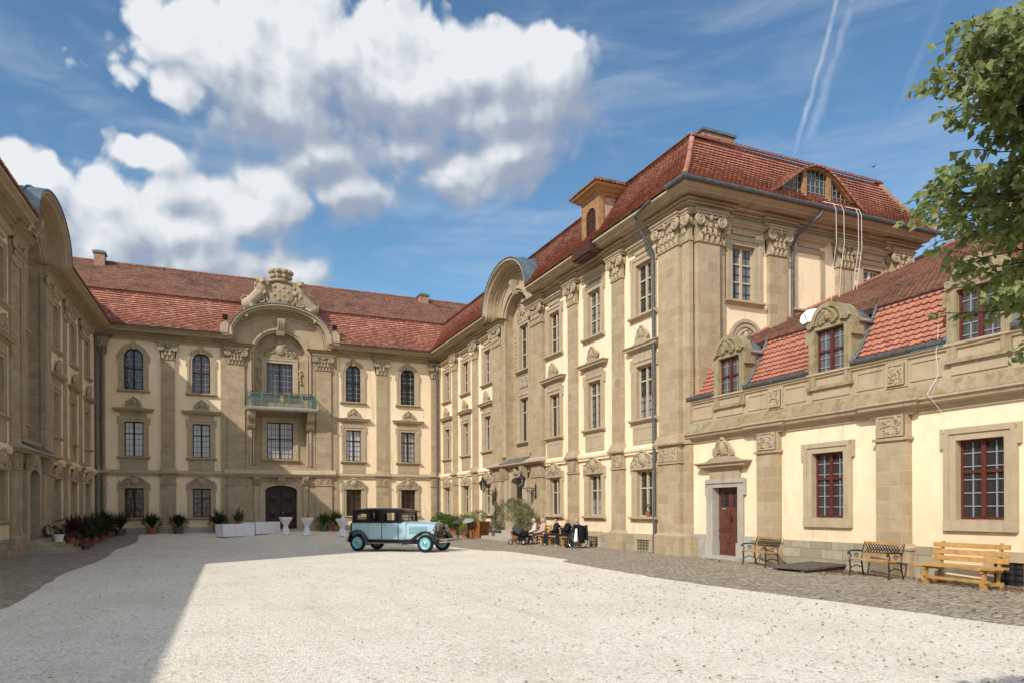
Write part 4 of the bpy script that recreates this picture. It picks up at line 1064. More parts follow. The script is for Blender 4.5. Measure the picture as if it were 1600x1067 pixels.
# entablature, lichen ledge, attic
b = MB(); b.sweep([(0,0),(AL,0)], [(0,3.93),(.05,3.93),(.05,4.0),(.10,4.03),(.10,4.07),(.24,4.12),(.27,4.2),(.32,4.22),(.32,4.27),(0,4.27)], lambda q,o,h: (q.x,q.y,h))
for x in AP: b.sweep([(x-.44,.02),(x-.44,0),(x+.44,0),(x+.44,.02)], [(.13,3.93),(.17,3.935),(.17,4.0),(.22,4.03),(.22,4.07),(.36,4.115),(.385,4.2),(.43,4.22),(.43,4.275),(0,4.275)], lambda q,o,h: (q.x,q.y,h))
obj('cornice', b.mesh('cornice', M['stone'], 30), an)
b = MB()
b.sweep([(0.0,0),(AL,0)], [(.22,4.271),(.24,4.29),(.235,4.33),(.13,4.6),(0,4.63)], lambda q,o,h: (q.x,q.y,h))
obj('ledge', b.mesh('ledge', M['moss'], 30), an)
b = MB(); b.box(0, AL, -.02, .25, 4.6, 5.36); b.sweep([(0,0),(AL,0)], [(.02,5.28),(.07,5.3),(.07,5.34),(.12,5.37),(.12,5.42),(-.1,5.43)], lambda q,o,h: (q.x,q.y,h))
for i in range(len(ADM)):
    for a, c in (((ADM[i-1]+.85 if i else .15), (ADM[i-1]+ADM[i])/2-.36 if i else ADM[i]-.85), ((ADM[i-1]+ADM[i])/2+.36 if i else .5, ADM[i]-.85 if i else .5)):
        if c-a < .4: continue
        for x0,x1,z0,z1 in ((a,c,4.72,4.76),(a,c,5.16,5.2),(a,a+.04,4.76,5.16),(c-.04,c,4.76,5.16)): b.box(x0,x1,-.045,-.01,z0,z1)
    if i:
        q = (ADM[i-1]+ADM[i])/2; b.box(q-.3,q+.3,-.06,-.01,4.64,5.3)
    b.box(ADM[i]-.62, ADM[i]+.62, -.05, -.01, 4.7, 4.98)
obj('attic', b.mesh('attic', M['stone']), an)
for i in range(1, len(ADM)):
    q = (ADM[i-1]+ADM[i])/2; obj('carved_panel', cached(('atp', i), lambda: carved_panel(.46, .52, 20+i).mesh('carved_panel', M['carved'], 45)), an, (q,-.085,4.7))
def P_an(u, v, h):
    o = .0+.88*v; z = 5.48+1.58*(.8*v+.2*v*v); return (u, o-.86*h, z+.5*h)
for i in range(len(ADM)+1):
    a = (ADM[i-1]+.8) if i else .03; c = (ADM[i]-.8) if i < len(ADM) else AL
    b = MB(); tile_rows(b, P_an, lambda v: (a, c), 10, .2, amp=.022, lip=.034, scal=.42, K=6, seed=500+40*i)
    b.add([P_an(a,0,-.02),P_an(c,0,-.02),P_an(c,.5,-.02),P_an(a,.5,-.02),P_an(a,1,-.02),P_an(c,1,-.02)], [(0,1,2,3),(3,2,5,4)], 0, (1,1))
    obj('roof', b.mesh('roof', M['tile_new'], 60), an)
    b = MB(); b.sweep([(a-.05,0),(c+.05,0)], [(.06,5.44),(.16,5.42),(.2,5.47),(.2,5.55),(.17,5.55),(.1,5.5),(.02,5.52)], lambda q,o,h: (q.x,q.y,h))
    for k in range(int((c-a)/.5)): b.box(a+.25+k*.5, a+.28+k*.5, -.205, .03, 5.50, 5.56)
    obj('gutter', b.mesh('gutter', M['gutter']), an)
def P_au(u, v, h):
    o = .78+14.2*v; z = 7.04+(o-.78)*.455; return (u, o-.4*h, z+.9*h)
b = MB(); tile_rows(b, P_au, lambda v: (0.02, AL+.0), 92, .19, amp=.014, lip=.022, K=2, seed=900)
b.add([P_au(0.02,0,-.03),P_au(AL,0,-.03),P_au(AL,1,-.03),P_au(.02,1,-.03)], [(0,1,2,3)], 0, (7,7))
obj('upper_roof', b.mesh('upper_roof', M['tile_old'], 60), an)
b = MB(); b.box(0, AL, .80, 1.2, 6.9, 7.03); obj('roof_board', b.mesh('roof_board', M['shutter']), an)
ridge_tube(an, [(.08,1.0,7.2),(.08,14.5,7.2+13.5*.455)], .075)
def ann_dormer():
    b = MB(); w, sw, z0, z1 = .98, .22, 5.05, 6.60
    for s in (-1, 1):
        x0, x1 = sorted((s*w/2, s*(w/2+sw))); b.box(x0, x1, -.08, .3, z0, z1)
        x0, x1 = sorted((s*(w/2+.02), s*(w/2+sw*.5))); b.box(x0, x1, -.105, -.08, z0, z1)
        x0, x1 = sorted((s*(w/2+sw), s*(w/2+sw+.09))); b.box(x0, x1, -.1, .3, z1-.34, z1+.02)
    b.box(-w/2-sw, w/2+sw, -.08, .3, z1, z1+.17); b.box(-w/2-sw-.04, w/2+sw+.04, -.13, .05, z0-.09, z0)
    n = 14; P = lambda r, t: (r*math.cos(t), z1+.12+r*.98*math.sin(t))
    for ri, ro, y in ((.0,.48,-.06),(.38,.52,-.12),(.45,.57,-.17)):
        for i in range(n):
            a, c = PI*i/n, PI*(i+1)/n
            q = [P(ri,a),P(ro,a),P(ro,c),P(ri,c)]
            b.add([(x,y,z) for x,z in q]+[(q[1][0],.4,q[1][1]),(q[2][0],.4,q[2][1]),(q[0][0],0,q[0][1]),(q[3][0],0,q[3][1])], [(0,1,2,3),(1,4,5,2),(0,3,7,6)])
    for s in (-1,1): b.scroll(s*.62, z1+.16, -.13, .09, 1.5, s, .045)
    return b.mesh('dormer', M['moss'], 35)
WT['ad'] = dict(w=.98, z0=5.05, z1=6.42, sw=.24, trans=(.62,), nx=2, rows=6)
for i, x in enumerate(ADM):
    o = obj('dormer', cached('anndorm', ann_dormer), an, (x,0,0))
    obj('frame', cached('adf', lambda: frame_mesh(.98, 5.05, 6.60, (.62,), 2, 6, M['frame_red'], M['lead'], y=.05)), o)
    obj('pane', cached('adp', lambda: pane_mesh(.98, 5.05, 6.60, M['glass_net'], y=.09)), o)
    c = cartouche(.62, .46, 12); obj('carving', cached('adc', lambda: c.mesh('carving', M['moss'], 45)), o, (0,-.06,6.7))
    b = MB()
    for s in (-1,1): b.prism([(0,0),(1,0),(1,1)], 0, 0.001) if 0 else None
    for s in (-1, 1):
        x0, x1 = sorted((s*.68, s*.73)); b.box(x0, x1, .3, 2.2, 5.3, 6.72)
    obj('cheek', cached('adk', lambda: b.mesh('cheek', M['rose_stucco'])), o)
    b = MB(); n = 10
    for k in range(n):
        a, c2 = PI*k/n, PI*(k+1)/n
        b.add([(.6*math.cos(a),.25,6.62+.5*math.sin(a)),(.6*math.cos(c2),.25,6.62+.5*math.sin(c2)),(.6*math.cos(c2),2.6,6.62+.5*math.sin(c2)),(.6*math.cos(a),2.6,6.62+.5*math.sin(a))], [(0,1,2,3)])
    b.box(-.86,-.7,.1,2.4,6.58,6.62); b.box(.7,.86,.1,2.4,6.58,6.62)
    for s in (-1, 1):
        x0, x1 = sorted((s*.735, s*.775)); b.tube([(s*.76,-.1,5.5)]+[(s*.76,P_an(0,q,.05)[1],P_an(0,q,.05)[2]) for q in (.25,.5,.75,1)], .035, 6)
    obj('dormer_roof', cached('adr', lambda: b.mesh('dormer_roof', M['zinc'], 40)), o)
b = MB(); b.add([(AL,0,0),(AL,15,0),(AL,15,13.4),(AL,.8,7),(AL,0,5.4)], [(0,1,2,3,4)]); obj('end_wall', b.mesh('end_wall', M['stucco']), an)
# annex door
b = MB(); w2 = .6
for s in (-1, 1):
    x0, x1 = sorted((s*w2, s*(w2+.26))); b.box(x0, x1, -.07, .3, .55, 2.36); b.box(min(s*(w2+.12), s*(w2+.28)), max(s*(w2+.12), s*(w2+.28)), -.1, -.07, .55, 2.36)
    x0, x1 = sorted((s*(w2-.03), s*(w2+.33))); b.box(x0, x1, -.12, .3, -.05, .55)
    x0, x1 = sorted((s*(w2+.28), s*(w2+.37))); b.box(x0, x1, -.09, .02, 2.1, 2.62)
b.box(-w2-.26, w2+.26, -.07, .3, 2.36, 2.62); b.box(-w2-.3, w2+.3, -.11, -.07, 2.5, 2.65); b.box(-.9, .9, -.3, .3, -.1, .1)
p = obj('door_surround', b.mesh('door_surround', M['greystone']), an, (DX,0,0))
b = MB(); b.box(-.72, .72, -.09, .02, 2.62, 2.95)
b.sweep([(-.86,.02),(-.86,0),(.86,0),(.86,.02)], [(.02,2.95),(.12,2.95),(.14,3.0),(.28,3.05),(.28,3.11),(.36,3.16),(.36,3.2),(0,3.2)], lambda q,o,h: (q.x,q.y,h))
b.prism([(-.95,3.18),(.95,3.18),(.4,3.38),(-.4,3.38)], -.2, .02)
c = cartouche(.95, .72, 4); b.add([(x,y-.08,z+3.3) for x,y,z in c.v], c.f); b.ell((0,-.15,3.62), (.16,.08,.24), 10, 6)
obj('pediment', b.mesh('pediment', M['carved'], 40), p)
d = obj('door', None, an, (DX,0,0)); y = .2
for s in (-1, 1):
    b = MB(); x0, x1 = sorted((s*.006, s*.59)); b.box(x0, x1, y, y+.05, .1, 2.36)
    for z0, z1 in ((.2,.85),(1.0,1.62)): b.box(x0+.07, x1-.07, y-.02, y, z0, z1); b.box(x0+.13, x1-.13, y-.035, y-.02, z0+.08, z1-.08)
    b.box(x0, x1, y-.02, y, .9, .95)
    l = obj('door_leaf', b.mesh('door_leaf', M['door_red']), d)
    b = MB(); b.box(x0+.1, x1-.1, y-.006, y-.002, 1.72, 2.22); g_ = obj('pane', b.mesh('pane', M['glass']), l)
    b = MB(); xc = (x0+x1)/2; b.box(xc-.012, xc+.012, y-.02, y-.006, 1.72, 2.22); b.box(x0+.1, x1-.1, y-.022, y-.006, 1.955, 1.98); obj('glazing_bar', b.mesh('glazing_bar', M['frame_red']), l)
b = MB(); b.tube([(.05,y-.03,1.32),(.05,y-.08,1.32),(.18,y-.08,1.31)], .014, 6); b.box(.03,.08,y-.028,y-.02,1.2,1.42); obj('handle', b.mesh('handle', M['iron']), d)
b = MB(); b.box(-.42,-.22,y-.03,y-.02,1.64,1.68); obj('letter_slot', b.mesh('letter_slot', M['lead']), d)
basement_window(an, 10.75, .62, z1=.5, grid=3)
for x in (22.0, 25.8): basement_window(rw, x, .8, z1=.46)
chimney(an, (2.2, 15.2, 13.6), .9, 1.0, 1.0)

# matching low annex at the left, outside the picture: its shadow lies on the gravel
la = thing('annex_building', 'low annex at the far left whose shadow lies on the gravel', 'building', (lo[0]-.3, lo[1], 0), -PI/2-LA+PI)
la.rotation_euler = (0, 0, PI/2-LA*.75); la.location.x += .52
b = MB(); b.box(-26, -.02, 0, 9, 0, 5.4); obj('wall', b.mesh('wall', M['stucco']), la)
b = MB(); b.add([(-26,-.15,5.42),(0,-.15,5.42),(0,.85,7.05),(-26,.85,7.05),(0,9,11),(-26,9,11)], [(0,1,2,3),(3,2,4,5)], 0, (1,1)); obj('roof', b.mesh('roof', M['tile_new']), la)

# ================================================================== ground
def gmat_gravel():
    m, t, setp = material('pale_gravel'); p = pos(t)
    v1 = t('ShaderNodeTexVoronoi', {'Vector': p, 'Scale': 55}); v2 = t('ShaderNodeTexVoronoi', {'Vector': p, 'Scale': 120})
    c1 = t('ShaderNodeSeparateXYZ', {0: v1.outputs['Color']}).outputs[0]
    col = t.ramp(c1, [(0,(.56,.475,.365)),(.3,(.75,.655,.525)),(.65,(.83,.74,.605)),(1,(.90,.83,.70))])
    n = t.noise(p, .45, 6, .6); n2 = t.noise(p, 3, 6, .7)
    col = t.mix(t.rng(n, .4, .7, 0, .4), col, (.58,.50,.38)); col = t.mix(t.rng(n2, .5, .8, 0, .16), col, (.50,.44,.36))
    trk = t.noise(t('ShaderNodeMapping', {'Vector': p, 'Rotation': (0,0,.5), 'Scale': (1.4,.16,1)}).outputs[0], 1.1, 4, .6)
    col = t.mix(t.rng(trk, .5, .72, 0, .45), col, (.60,.52,.40))
    v3 = t('ShaderNodeTexVoronoi', {'Vector': p, 'Scale': 24}); c3 = t('ShaderNodeSeparateXYZ', {0: v3.outputs['Color']}).outputs[1]
    col = t.mix(t.math('MULTIPLY', t.rng(c3, .84, .97), .55), col, (.42,.35,.27)); col = t.mix(t.math('MULTIPLY', t.rng(c3, .16, .02), .4), col, (.92,.88,.80))
    spk = t.rng(t.noise(p, 60, 2), .64, .72)
    col = t.mix(t.math('MULTIPLY', spk, .6), col, (.16,.13,.10))
    h = t.math('SUBTRACT', t.math('MULTIPLY', n2, .05), v1.outputs['Distance'])
    setp(color=col, rough=.95, spec=.15, normal=t.bump(h, .014, .6)); return m
def gmat_cobble():
    m, t, setp = material('cobblestones'); p = pos(t)
    q = t.vmath('ADD', t('ShaderNodeMapping', {'Vector': p, 'Rotation': (0,0,.35), 'Scale': (4.6, 8.2, 1)}).outputs[0], (0,0,0))
    wob = t('ShaderNodeTexNoise', {'Vector': p, 'Scale': 2.2, 'Detail': 3}).outputs['Color']
    q = t.vmath('MULTIPLY_ADD', wob, (.9,.9,0), q)
    v = t('ShaderNodeTexVoronoi', {'Vector': q, 'Scale': 1}, voronoi_dimensions='2D'); e = t('ShaderNodeTexVoronoi', {'Vector': q, 'Scale': 1}, voronoi_dimensions='2D', feature='DISTANCE_TO_EDGE')
    c1 = t('ShaderNodeSeparateXYZ', {0: v.outputs['Color']}).outputs[0]
    col = t.ramp(c1, [(0,(.31,.245,.175)),(.35,(.42,.34,.25)),(.7,(.51,.43,.325)),(1,(.37,.295,.215))])
    n = t.noise(p, 9, 5, .7); col = t.mix(t.rng(n, .4, .75, 0, .5), col, (.24,.195,.15))
    n3 = t.noise(p, .6, 5, .6); col = t.mix(t.rng(n3, .45, .75, 0, .5), col, (.40,.36,.30))
    gap = t.rng(e.outputs['Distance'], .0, .11, 1, 0)
    col = t.mix(t.math('MULTIPLY', gap, .85), col, (.10,.085,.06))
    h = t.math('ADD', t.rng(e.outputs['Distance'], 0, .35), t.math('MULTIPLY', n, .4))
    setp(color=col, rough=.85, spec=.25, normal=t.bump(h, .035, 1)); return m
def gz(x, y):
    q = min(1, max(0, (y-42)/6.8)); return .26*q*q*(3-2*q)
def sheet(name, poly_fn, z, mat, nx, ny):
    b = MB()
    for j in range(ny+1):
        for i in range(nx+1):
            x, y = poly_fn(i/nx, j/ny); b.v.append((x, y, gz(x, y)+z))
    for j in range(ny):
        for i in range(nx): a = j*(nx+1)+i; b.f.append((a, a+1, a+nx+2, a+nx+1)); b.m.append(0); b.uv.append(None)
    return tag(obj(name, b.mesh(name, mat, 180)), kind='structure')
gm = plain('earth', (.16,.13,.09), .95, 0, .1, .3, .5)
b = MB(); b.add([(-900,-600,-.06),(900,-600,-.06),(900,1400,-.06),(-900,1400,-.06)], [(0,1,2,3)]); tag(obj('ground', b.mesh('ground', gm)), kind='structure')
def paved(u, v):
    y = -6+55.2*v; return (-8.8+25*u, y)
sheet('pavement', paved, 0, gmat_cobble(), 6, 44)
ne = [R.uniform(-.05,.05) for _ in range(200)]
def grav(u, v):
    y = -6+54.7*v
    xr = 10.35 if y < 30 else 10.35+.2*(y-30)/8
    xr = 10.3+.25*math.sin(y*.35)+(.5 if 20 < y < 26 else 0)
    xl = -3.25+.12*math.sin(y*.5)
    if y > 38: xl += .0
    return (xl+(xr-xl)*u+(ne[int(v*110)]*(1 if u in (0, 1) else 0)), y)
sheet('gravel_court', grav, .012, gmat_gravel(), 10, 110)

# ================================================================== camera, sun, sky
A = math.atan(485/1100)
cd = bpy.data.cameras.new('camera'); cam = bpy.data.objects.new('camera', cd); COL.objects.link(cam); S.camera = cam
cd.sensor_width = 36; cd.lens = 36*1100/1600; cd.shift_y = 260.2/1600; cd.clip_start = .05; cd.clip_end = 5000
cam.matrix_world = Matrix.Translation((0,0,1.7)) @ Matrix.Rotation(-A, 4, 'Z') @ Matrix.Rotation(PI/2, 4, 'X') @ Matrix.Rotation(-.005, 4, 'Z')
SUN = Vector((-.84,-.54,0)).normalized()*math.cos(rad(37)) + Vector((0,0,math.sin(rad(37))))
sd = bpy.data.lights.new('sun', 'SUN'); sd.energy = 3.95; sd.angle = rad(.5); sd.color = (1,.955,.88)
so = bpy.data.objects.new('sun', sd); COL.objects.link(so); so.rotation_euler = SUN.to_track_quat('Z', 'Y').to_euler(); so.location = (-30,-20,40)

w = bpy.data.worlds.new('World'); S.world = w; w.use_nodes = True
t = NT(w.node_tree); w.node_tree.nodes.clear()
sky = t('ShaderNodeTexSky', sky_type='NISHITA', sun_disc=False, sun_elevation=rad(37), sun_rotation=math.atan2(SUN.x, SUN.y), altitude=300, air_density=1.0, dust_density=.6, ozone_density=2.2)
dirv = t('ShaderNodeTexCoord').outputs['Generated']
sx = t('ShaderNodeSeparateXYZ', {0: t.vmath('NORMALIZE', dirv)}).outputs
az = t.math('ARCTAN2', sx[0], sx[1]); el = t.math('ARCSINE', sx[2])
ae = t('ShaderNodeCombineXYZ', {0: az, 1: el}).outputs[0]
def pe(px, py):
    a = A+math.atan((px-800)/1100); return a, math.atan((794-py)/1100*math.cos(a-A))
# cloud bodies: (px,py,rx,ry) of the photograph turned into azimuth, elevation and angular radii
BL = [(350,95,140,120),(500,80,190,125),(430,175,190,75),(640,150,150,110),(760,110,130,90),(870,110,75,95),(790,190,140,70),
      (700,270,150,55),(810,245,115,62),(640,235,110,55),(480,255,60,40),
      (50,275,110,70),(160,300,110,75),(260,350,170,90),(120,380,230,110),(390,335,115,70),(330,420,190,75),(450,425,90,45),(-120,300,180,130),(560,300,110,45),(230,240,90,35),(430,290,95,55),(500,240,80,60)]
def cloud_group():
    g = bpy.data.node_groups.new('cloud_body', 'ShaderNodeTree')
    g.interface.new_socket('Vector', in_out='INPUT', socket_type='NodeSocketVector'); g.interface.new_socket('Density', in_out='OUTPUT', socket_type='NodeSocketFloat')
    q = NT(g); i = q('NodeGroupInput'); o = q('NodeGroupOutput'); v = i.outputs[0]
    acc = None
    for px, py, rx, ry in BL:
        a, e = pe(px, py); ca = math.cos(math.atan((px-800)/1100))
        ra = rx/1100*ca*ca; re = ry/1100*math.cos(e)**1.2*ca
        L = q.vmath('LENGTH', q.vmath('MULTIPLY_ADD', v, (1/ra,1/re,0), (-a/ra,-e/re,0)))
        mk = q.math('SUBTRACT', .98, L)
        acc = mk if acc is None else q.math('SMOOTH_MAX', acc, mk, .25)
    # a few far clouds; many more added unseen behind the camera for fill light
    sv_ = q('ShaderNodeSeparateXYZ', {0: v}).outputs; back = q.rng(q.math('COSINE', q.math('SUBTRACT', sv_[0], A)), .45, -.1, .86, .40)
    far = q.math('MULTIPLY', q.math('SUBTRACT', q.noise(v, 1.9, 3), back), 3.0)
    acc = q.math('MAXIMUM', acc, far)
    wv = q('ShaderNodeTexNoise', {'Vector': v, 'Scale': 5, 'Detail': 4}).outputs['Color']
    v2 = q.vmath('MULTIPLY_ADD', wv, (.08,.08,.0), v)
    w2 = q('ShaderNodeTexNoise', {'Vector': v, 'Scale': 22, 'Detail': 4}).outputs['Color']
    v3 = q.vmath('MULTIPLY_ADD', w2, (.022,.022,.0), v2)
    n = q.noise(v2, 7.5, 10, .6)
    bil = None
    for sc_, wt in ((9,.5),(21,.34),(47,.2)):
        f = q('ShaderNodeTexVoronoi', {'Vector': v3, 'Scale': sc_, 'Smoothness': .35}, feature='SMOOTH_F1', voronoi_dimensions='2D').outputs['Distance']
        f = q.math('MULTIPLY', q.math('SUBTRACT', .46, f), wt*1.5); bil = f if bil is None else q.math('ADD', bil, f)
    d = q.math('ADD', acc, q.math('ADD', q.math('MULTIPLY', q.math('SUBTRACT', n, .5), 1.25), bil))
    g.interface.new_socket('Soft', in_out='OUTPUT', socket_type='NodeSocketFloat')
    n5 = q.noise(v2, 7.5, 4, .5); sft = q.math('ADD', acc, q.math('MULTIPLY', q.math('SUBTRACT', n5, .5), 1.5))
    g.links.new(d, o.inputs[0]); g.links.new(sft, o.inputs[1]); return g
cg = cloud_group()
def dens(v):
    nd = t('ShaderNodeGroup', node_tree=cg); t.l.new(v, nd.inputs[0]); return nd.outputs
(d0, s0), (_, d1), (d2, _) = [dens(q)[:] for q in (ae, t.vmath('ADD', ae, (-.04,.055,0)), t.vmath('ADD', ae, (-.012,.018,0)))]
alpha = t.rng(t.math('DIVIDE', d0, t.rng(t.math('SUBTRACT', s0, d1), -.25, .4, .75, .27)), -.08, 1)
lit = t.math('ADD', t.math('MULTIPLY', t.math('SUBTRACT', s0, d1), 1.05), t.math('MULTIPLY', t.math('SUBTRACT', d0, d2), .75))
lit = t.math('ADD', t.math('SUBTRACT', .585, t.math('MULTIPLY', t.math('MAXIMUM', s0, 0), .40)), lit)
ccol = t.ramp(t.math('MAXIMUM', lit, 0), [(0,(.34,.40,.51)),(.3,(.42,.48,.57)),(.62,(.61,.665,.73)),(1,(.83,.855,.885))])
# thin high veil and condensation trails
sv = t('ShaderNodeMapping', {'Vector': ae, 'Rotation': (0,0,.45), 'Scale': (1.6,7,1)}).outputs[0]
veil = t.math('MULTIPLY', t.rng(t.noise(sv, 2.2, 8, .6, .6), .4, .8), .3)
def trail(p0, p1, wd, amt):
    a0, e0 = pe(*p0); a1, e1 = pe(*p1); dx, dy = a1-a0, e1-e0; L = math.hypot(dx, dy)
    wob = t.math('MULTIPLY', t.math('SUBTRACT', t.noise(ae, 28, 4), .5), wd*1.5)
    dist = t.math('ABSOLUTE', t.math('ADD', t.vmath('DOT_PRODUCT', t.vmath('SUBTRACT', ae, (a0,e0,0)), (-dy/L, dx/L, 0)), wob))
    al = t.vmath('DOT_PRODUCT', t.vmath('SUBTRACT', ae, (a0,e0,0)), (dx/L/L, dy/L/L, 0))
    f = t.math('MULTIPLY', t.rng(dist, 0, wd, 1, 0), t.math('MULTIPLY', t.rng(al, -.25, .3), t.rng(al, 1.0, 3.0, 1, 0)))
    return t.math('MULTIPLY', f, t.math('MULTIPLY', t.rng(t.noise(ae, 45, 4), .3, .65, .45, 1), amt))
tr = t.math('ADD', trail((1244,240),(1312,0),.0055,.45), t.math('ADD', trail((1262,235),(1336,0),.0095,.28), trail((1378,235),(1440,95),.008,.08)), clamp=True)
skc = t('ShaderNodeHueSaturation', {'Saturation': 1.1, 'Value': 1.0, 'Color': sky.outputs[0]}).outputs[0]
skc = t.mix(1.0, skc, (.93,1.05,1.0), 'MULTIPLY')
bg1 = t('ShaderNodeBackground', {'Color': skc, 'Strength': .15}); bg2 = t('ShaderNodeBackground', {'Color': ccol, 'Strength': t.math('ADD', 1.0, t.rng(t.vmath('DOT_PRODUCT', t.vmath('NORMALIZE', dirv), tuple(SUN)), .1, .95, 0, 1.25))}); bg3 = t('ShaderNodeBackground', {'Color': (.78,.82,.88,1), 'Strength': 1})  # clouds toward the unseen sun are brightened to add fill light in the shade
m1 = t('ShaderNodeMixShader', {0: t.math('MAXIMUM', veil, tr), 1: bg1.outputs[0], 2: bg3.outputs[0]})
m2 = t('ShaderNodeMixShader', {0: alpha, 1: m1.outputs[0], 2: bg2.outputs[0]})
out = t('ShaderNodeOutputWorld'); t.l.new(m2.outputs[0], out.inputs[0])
S.cycles.diffuse_bounces = 3; S.cycles.adaptive_threshold = .02
w.cycles.sampling_method = 'MANUAL'; w.cycles.sample_map_resolution = 1024
S.view_settings.view_transform = 'Standard'; S.view_settings.look = 'None'; S.view_settings.exposure = 0
S.render.film_transparent = False
#@@PART3
# ================================================================== things in the courtyard
def leafmat(name, cols, tr=.35):
    m = bpy.data.materials.new(name); m.use_nodes = True; t = NT(m.node_tree); m.node_tree.nodes.clear()
    w_ = t('ShaderNodeTexWhiteNoise', {'Vector': t('ShaderNodeUVMap').outputs[0]}, noise_dimensions='2D').outputs['Value']
    k = len(cols); col = t.ramp(w_, [((i+.5)/k, c) for i, c in enumerate(cols)])
    p = pos(t); col = t.mix(t.rng(t.noise(p, 40, 3), .35, .7, 0, .35), col, tuple(c*.6 for c in cols[0]))
    d = t('ShaderNodeBsdfPrincipled', {'Base Color': col, 'Roughness': .45, 'Specular IOR Level': .35})
    tl = t('ShaderNodeBsdfTranslucent', {'Color': t('ShaderNodeHueSaturation', {'Saturation': 1.15, 'Value': 1.5, 'Color': col}).outputs[0]})
    o = t('ShaderNodeOutputMaterial'); mx = t('ShaderNodeMixShader', {0: tr, 1: d.outputs[0], 2: tl.outputs[0]}); t.l.new(mx.outputs[0], o.inputs[0]); return m
M['leaf_tree'] = leafmat('linden_leaves', [(.16,.215,.07),(.21,.265,.095),(.11,.155,.05),(.30,.325,.14),(.36,.33,.12),(.185,.24,.08)], .4)
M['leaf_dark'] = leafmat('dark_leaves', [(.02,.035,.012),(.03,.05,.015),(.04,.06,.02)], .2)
M['leaf_green'] = leafmat('green_leaves', [(.05,.09,.02),(.08,.13,.03),(.11,.16,.035)])
M['leaf_yellow'] = leafmat('yellow_green_leaves', [(.20,.22,.03),(.28,.27,.04),(.12,.17,.03)])
M['leaf_olive'] = leafmat('olive_leaves', [(.19,.22,.08),(.26,.28,.12),(.13,.17,.06),(.34,.33,.18)])
M['bloom_pink'] = leafmat('pink_blooms', [(.24,.04,.10),(.32,.07,.15),(.16,.03,.07)], .2)
M['leaf_purple'] = leafmat('dark_red_leaves', [(.07,.018,.022),(.10,.03,.03),(.05,.02,.015)], .2)
M['bloom_red'] = leafmat('red_blooms', [(.45,.04,.02),(.55,.08,.04),(.35,.03,.03)], .2)
M['dry_leaf'] = leafmat('fallen_leaves', [(.20,.10,.04),(.12,.065,.03),(.16,.085,.04),(.30,.17,.07),(.09,.055,.03),(.24,.13,.05)], .1)
M['bark'] = plain('bark', (.10,.08,.06), .9, 0, .1, .4, 8, .02, 30)
def leaf(b, p, d, n, l, w_, mi=0, fold=.25):
    d = Vector(d).normalized(); n = Vector(n); s = d.cross(n)
    s = s.normalized() if s.length > 1e-4 else d.orthogonal().normalized(); n = s.cross(d)
    p = Vector(p); u = R.random()
    P = lambda a, c, h: p+d*(a*l)+s*(c*w_)+n*(h*l)
    b.add([P(0,0,0),P(.4,.5,fold*.3),P(.4,0,-.02),P(.4,-.5,fold*.3),P(1,0,-.12)], [(0,1,2),(0,2,3),(2,1,4),(3,2,4)], mi, (u, R.random()))
def rdir(): 
    z = R.uniform(-1,1); a = R.uniform(0,6.283); q = math.sqrt(1-z*z); return Vector((q*math.cos(a), q*math.sin(a), z))
def bush(b, c, r, n, l, w_, mi=0, up=.3):
    for _ in range(n):
        d = rdir(); q = R.uniform(.45, 1)**.6
        k = 1+.25*noise.noise(Vector(c)+d*1.7)
        p = Vector(c)+Vector((d.x*r[0], d.y*r[1], d.z*r[2]))*q*k
        leaf(b, p, d+Vector((0,0,up))+rdir()*.6, rdir()+d*.5+Vector((0,0,.4)), l*R.uniform(.7,1.2), w_*R.uniform(.8,1.1), mi)
def straps(b, c, n, L, w_, h=1.0, mi=0, spread=1.0):
    for _ in range(n):
        a = R.uniform(0, 6.283); l = L*R.uniform(.65,1.1); dx, dy = math.cos(a), math.sin(a); lean = R.uniform(.25,1)*spread; u = (R.random(), R.random())
        vs = []; fs = []
        for i in range(6):
            q = i/5; o = l*lean*q*.85; z = h*l*(q*1.25-.75*q*q*lean-.1*q**3); ww = w_*(1-q**2.5)*.5+.002
            vs += [(c[0]+dx*o-dy*ww, c[1]+dy*o+dx*ww, c[2]+z), (c[0]+dx*o+dy*ww, c[1]+dy*o-dx*ww, c[2]+z)]
        for i in range(5): fs.append((2*i,2*i+1,2*i+3,2*i+2))
        b.add(vs, fs, mi, u)
def pot_mesh(r, h, mat, flare=.78):
    b = MB(); b.lathe([(r*flare,0),(r*.98,h*.86),(r*1.06,h*.87),(r*1.08,h),(r*.96,h),(r*.92,h*.88),(.01,h*.88)], n=18); return b.mesh('pot', M[mat], 40)
def potted(name, label, loc, pr, ph, pmat, fill, lmats, cat='potted plant', group=None):
    t_ = thing(name, label, cat, loc, R.uniform(0,6), group)
    obj('pot', pot_mesh(pr, ph, pmat), t_)
    b = MB(); fill(b, ph*.9); obj('foliage', b.mesh('foliage', [M[q] for q in lmats]), t_); return t_

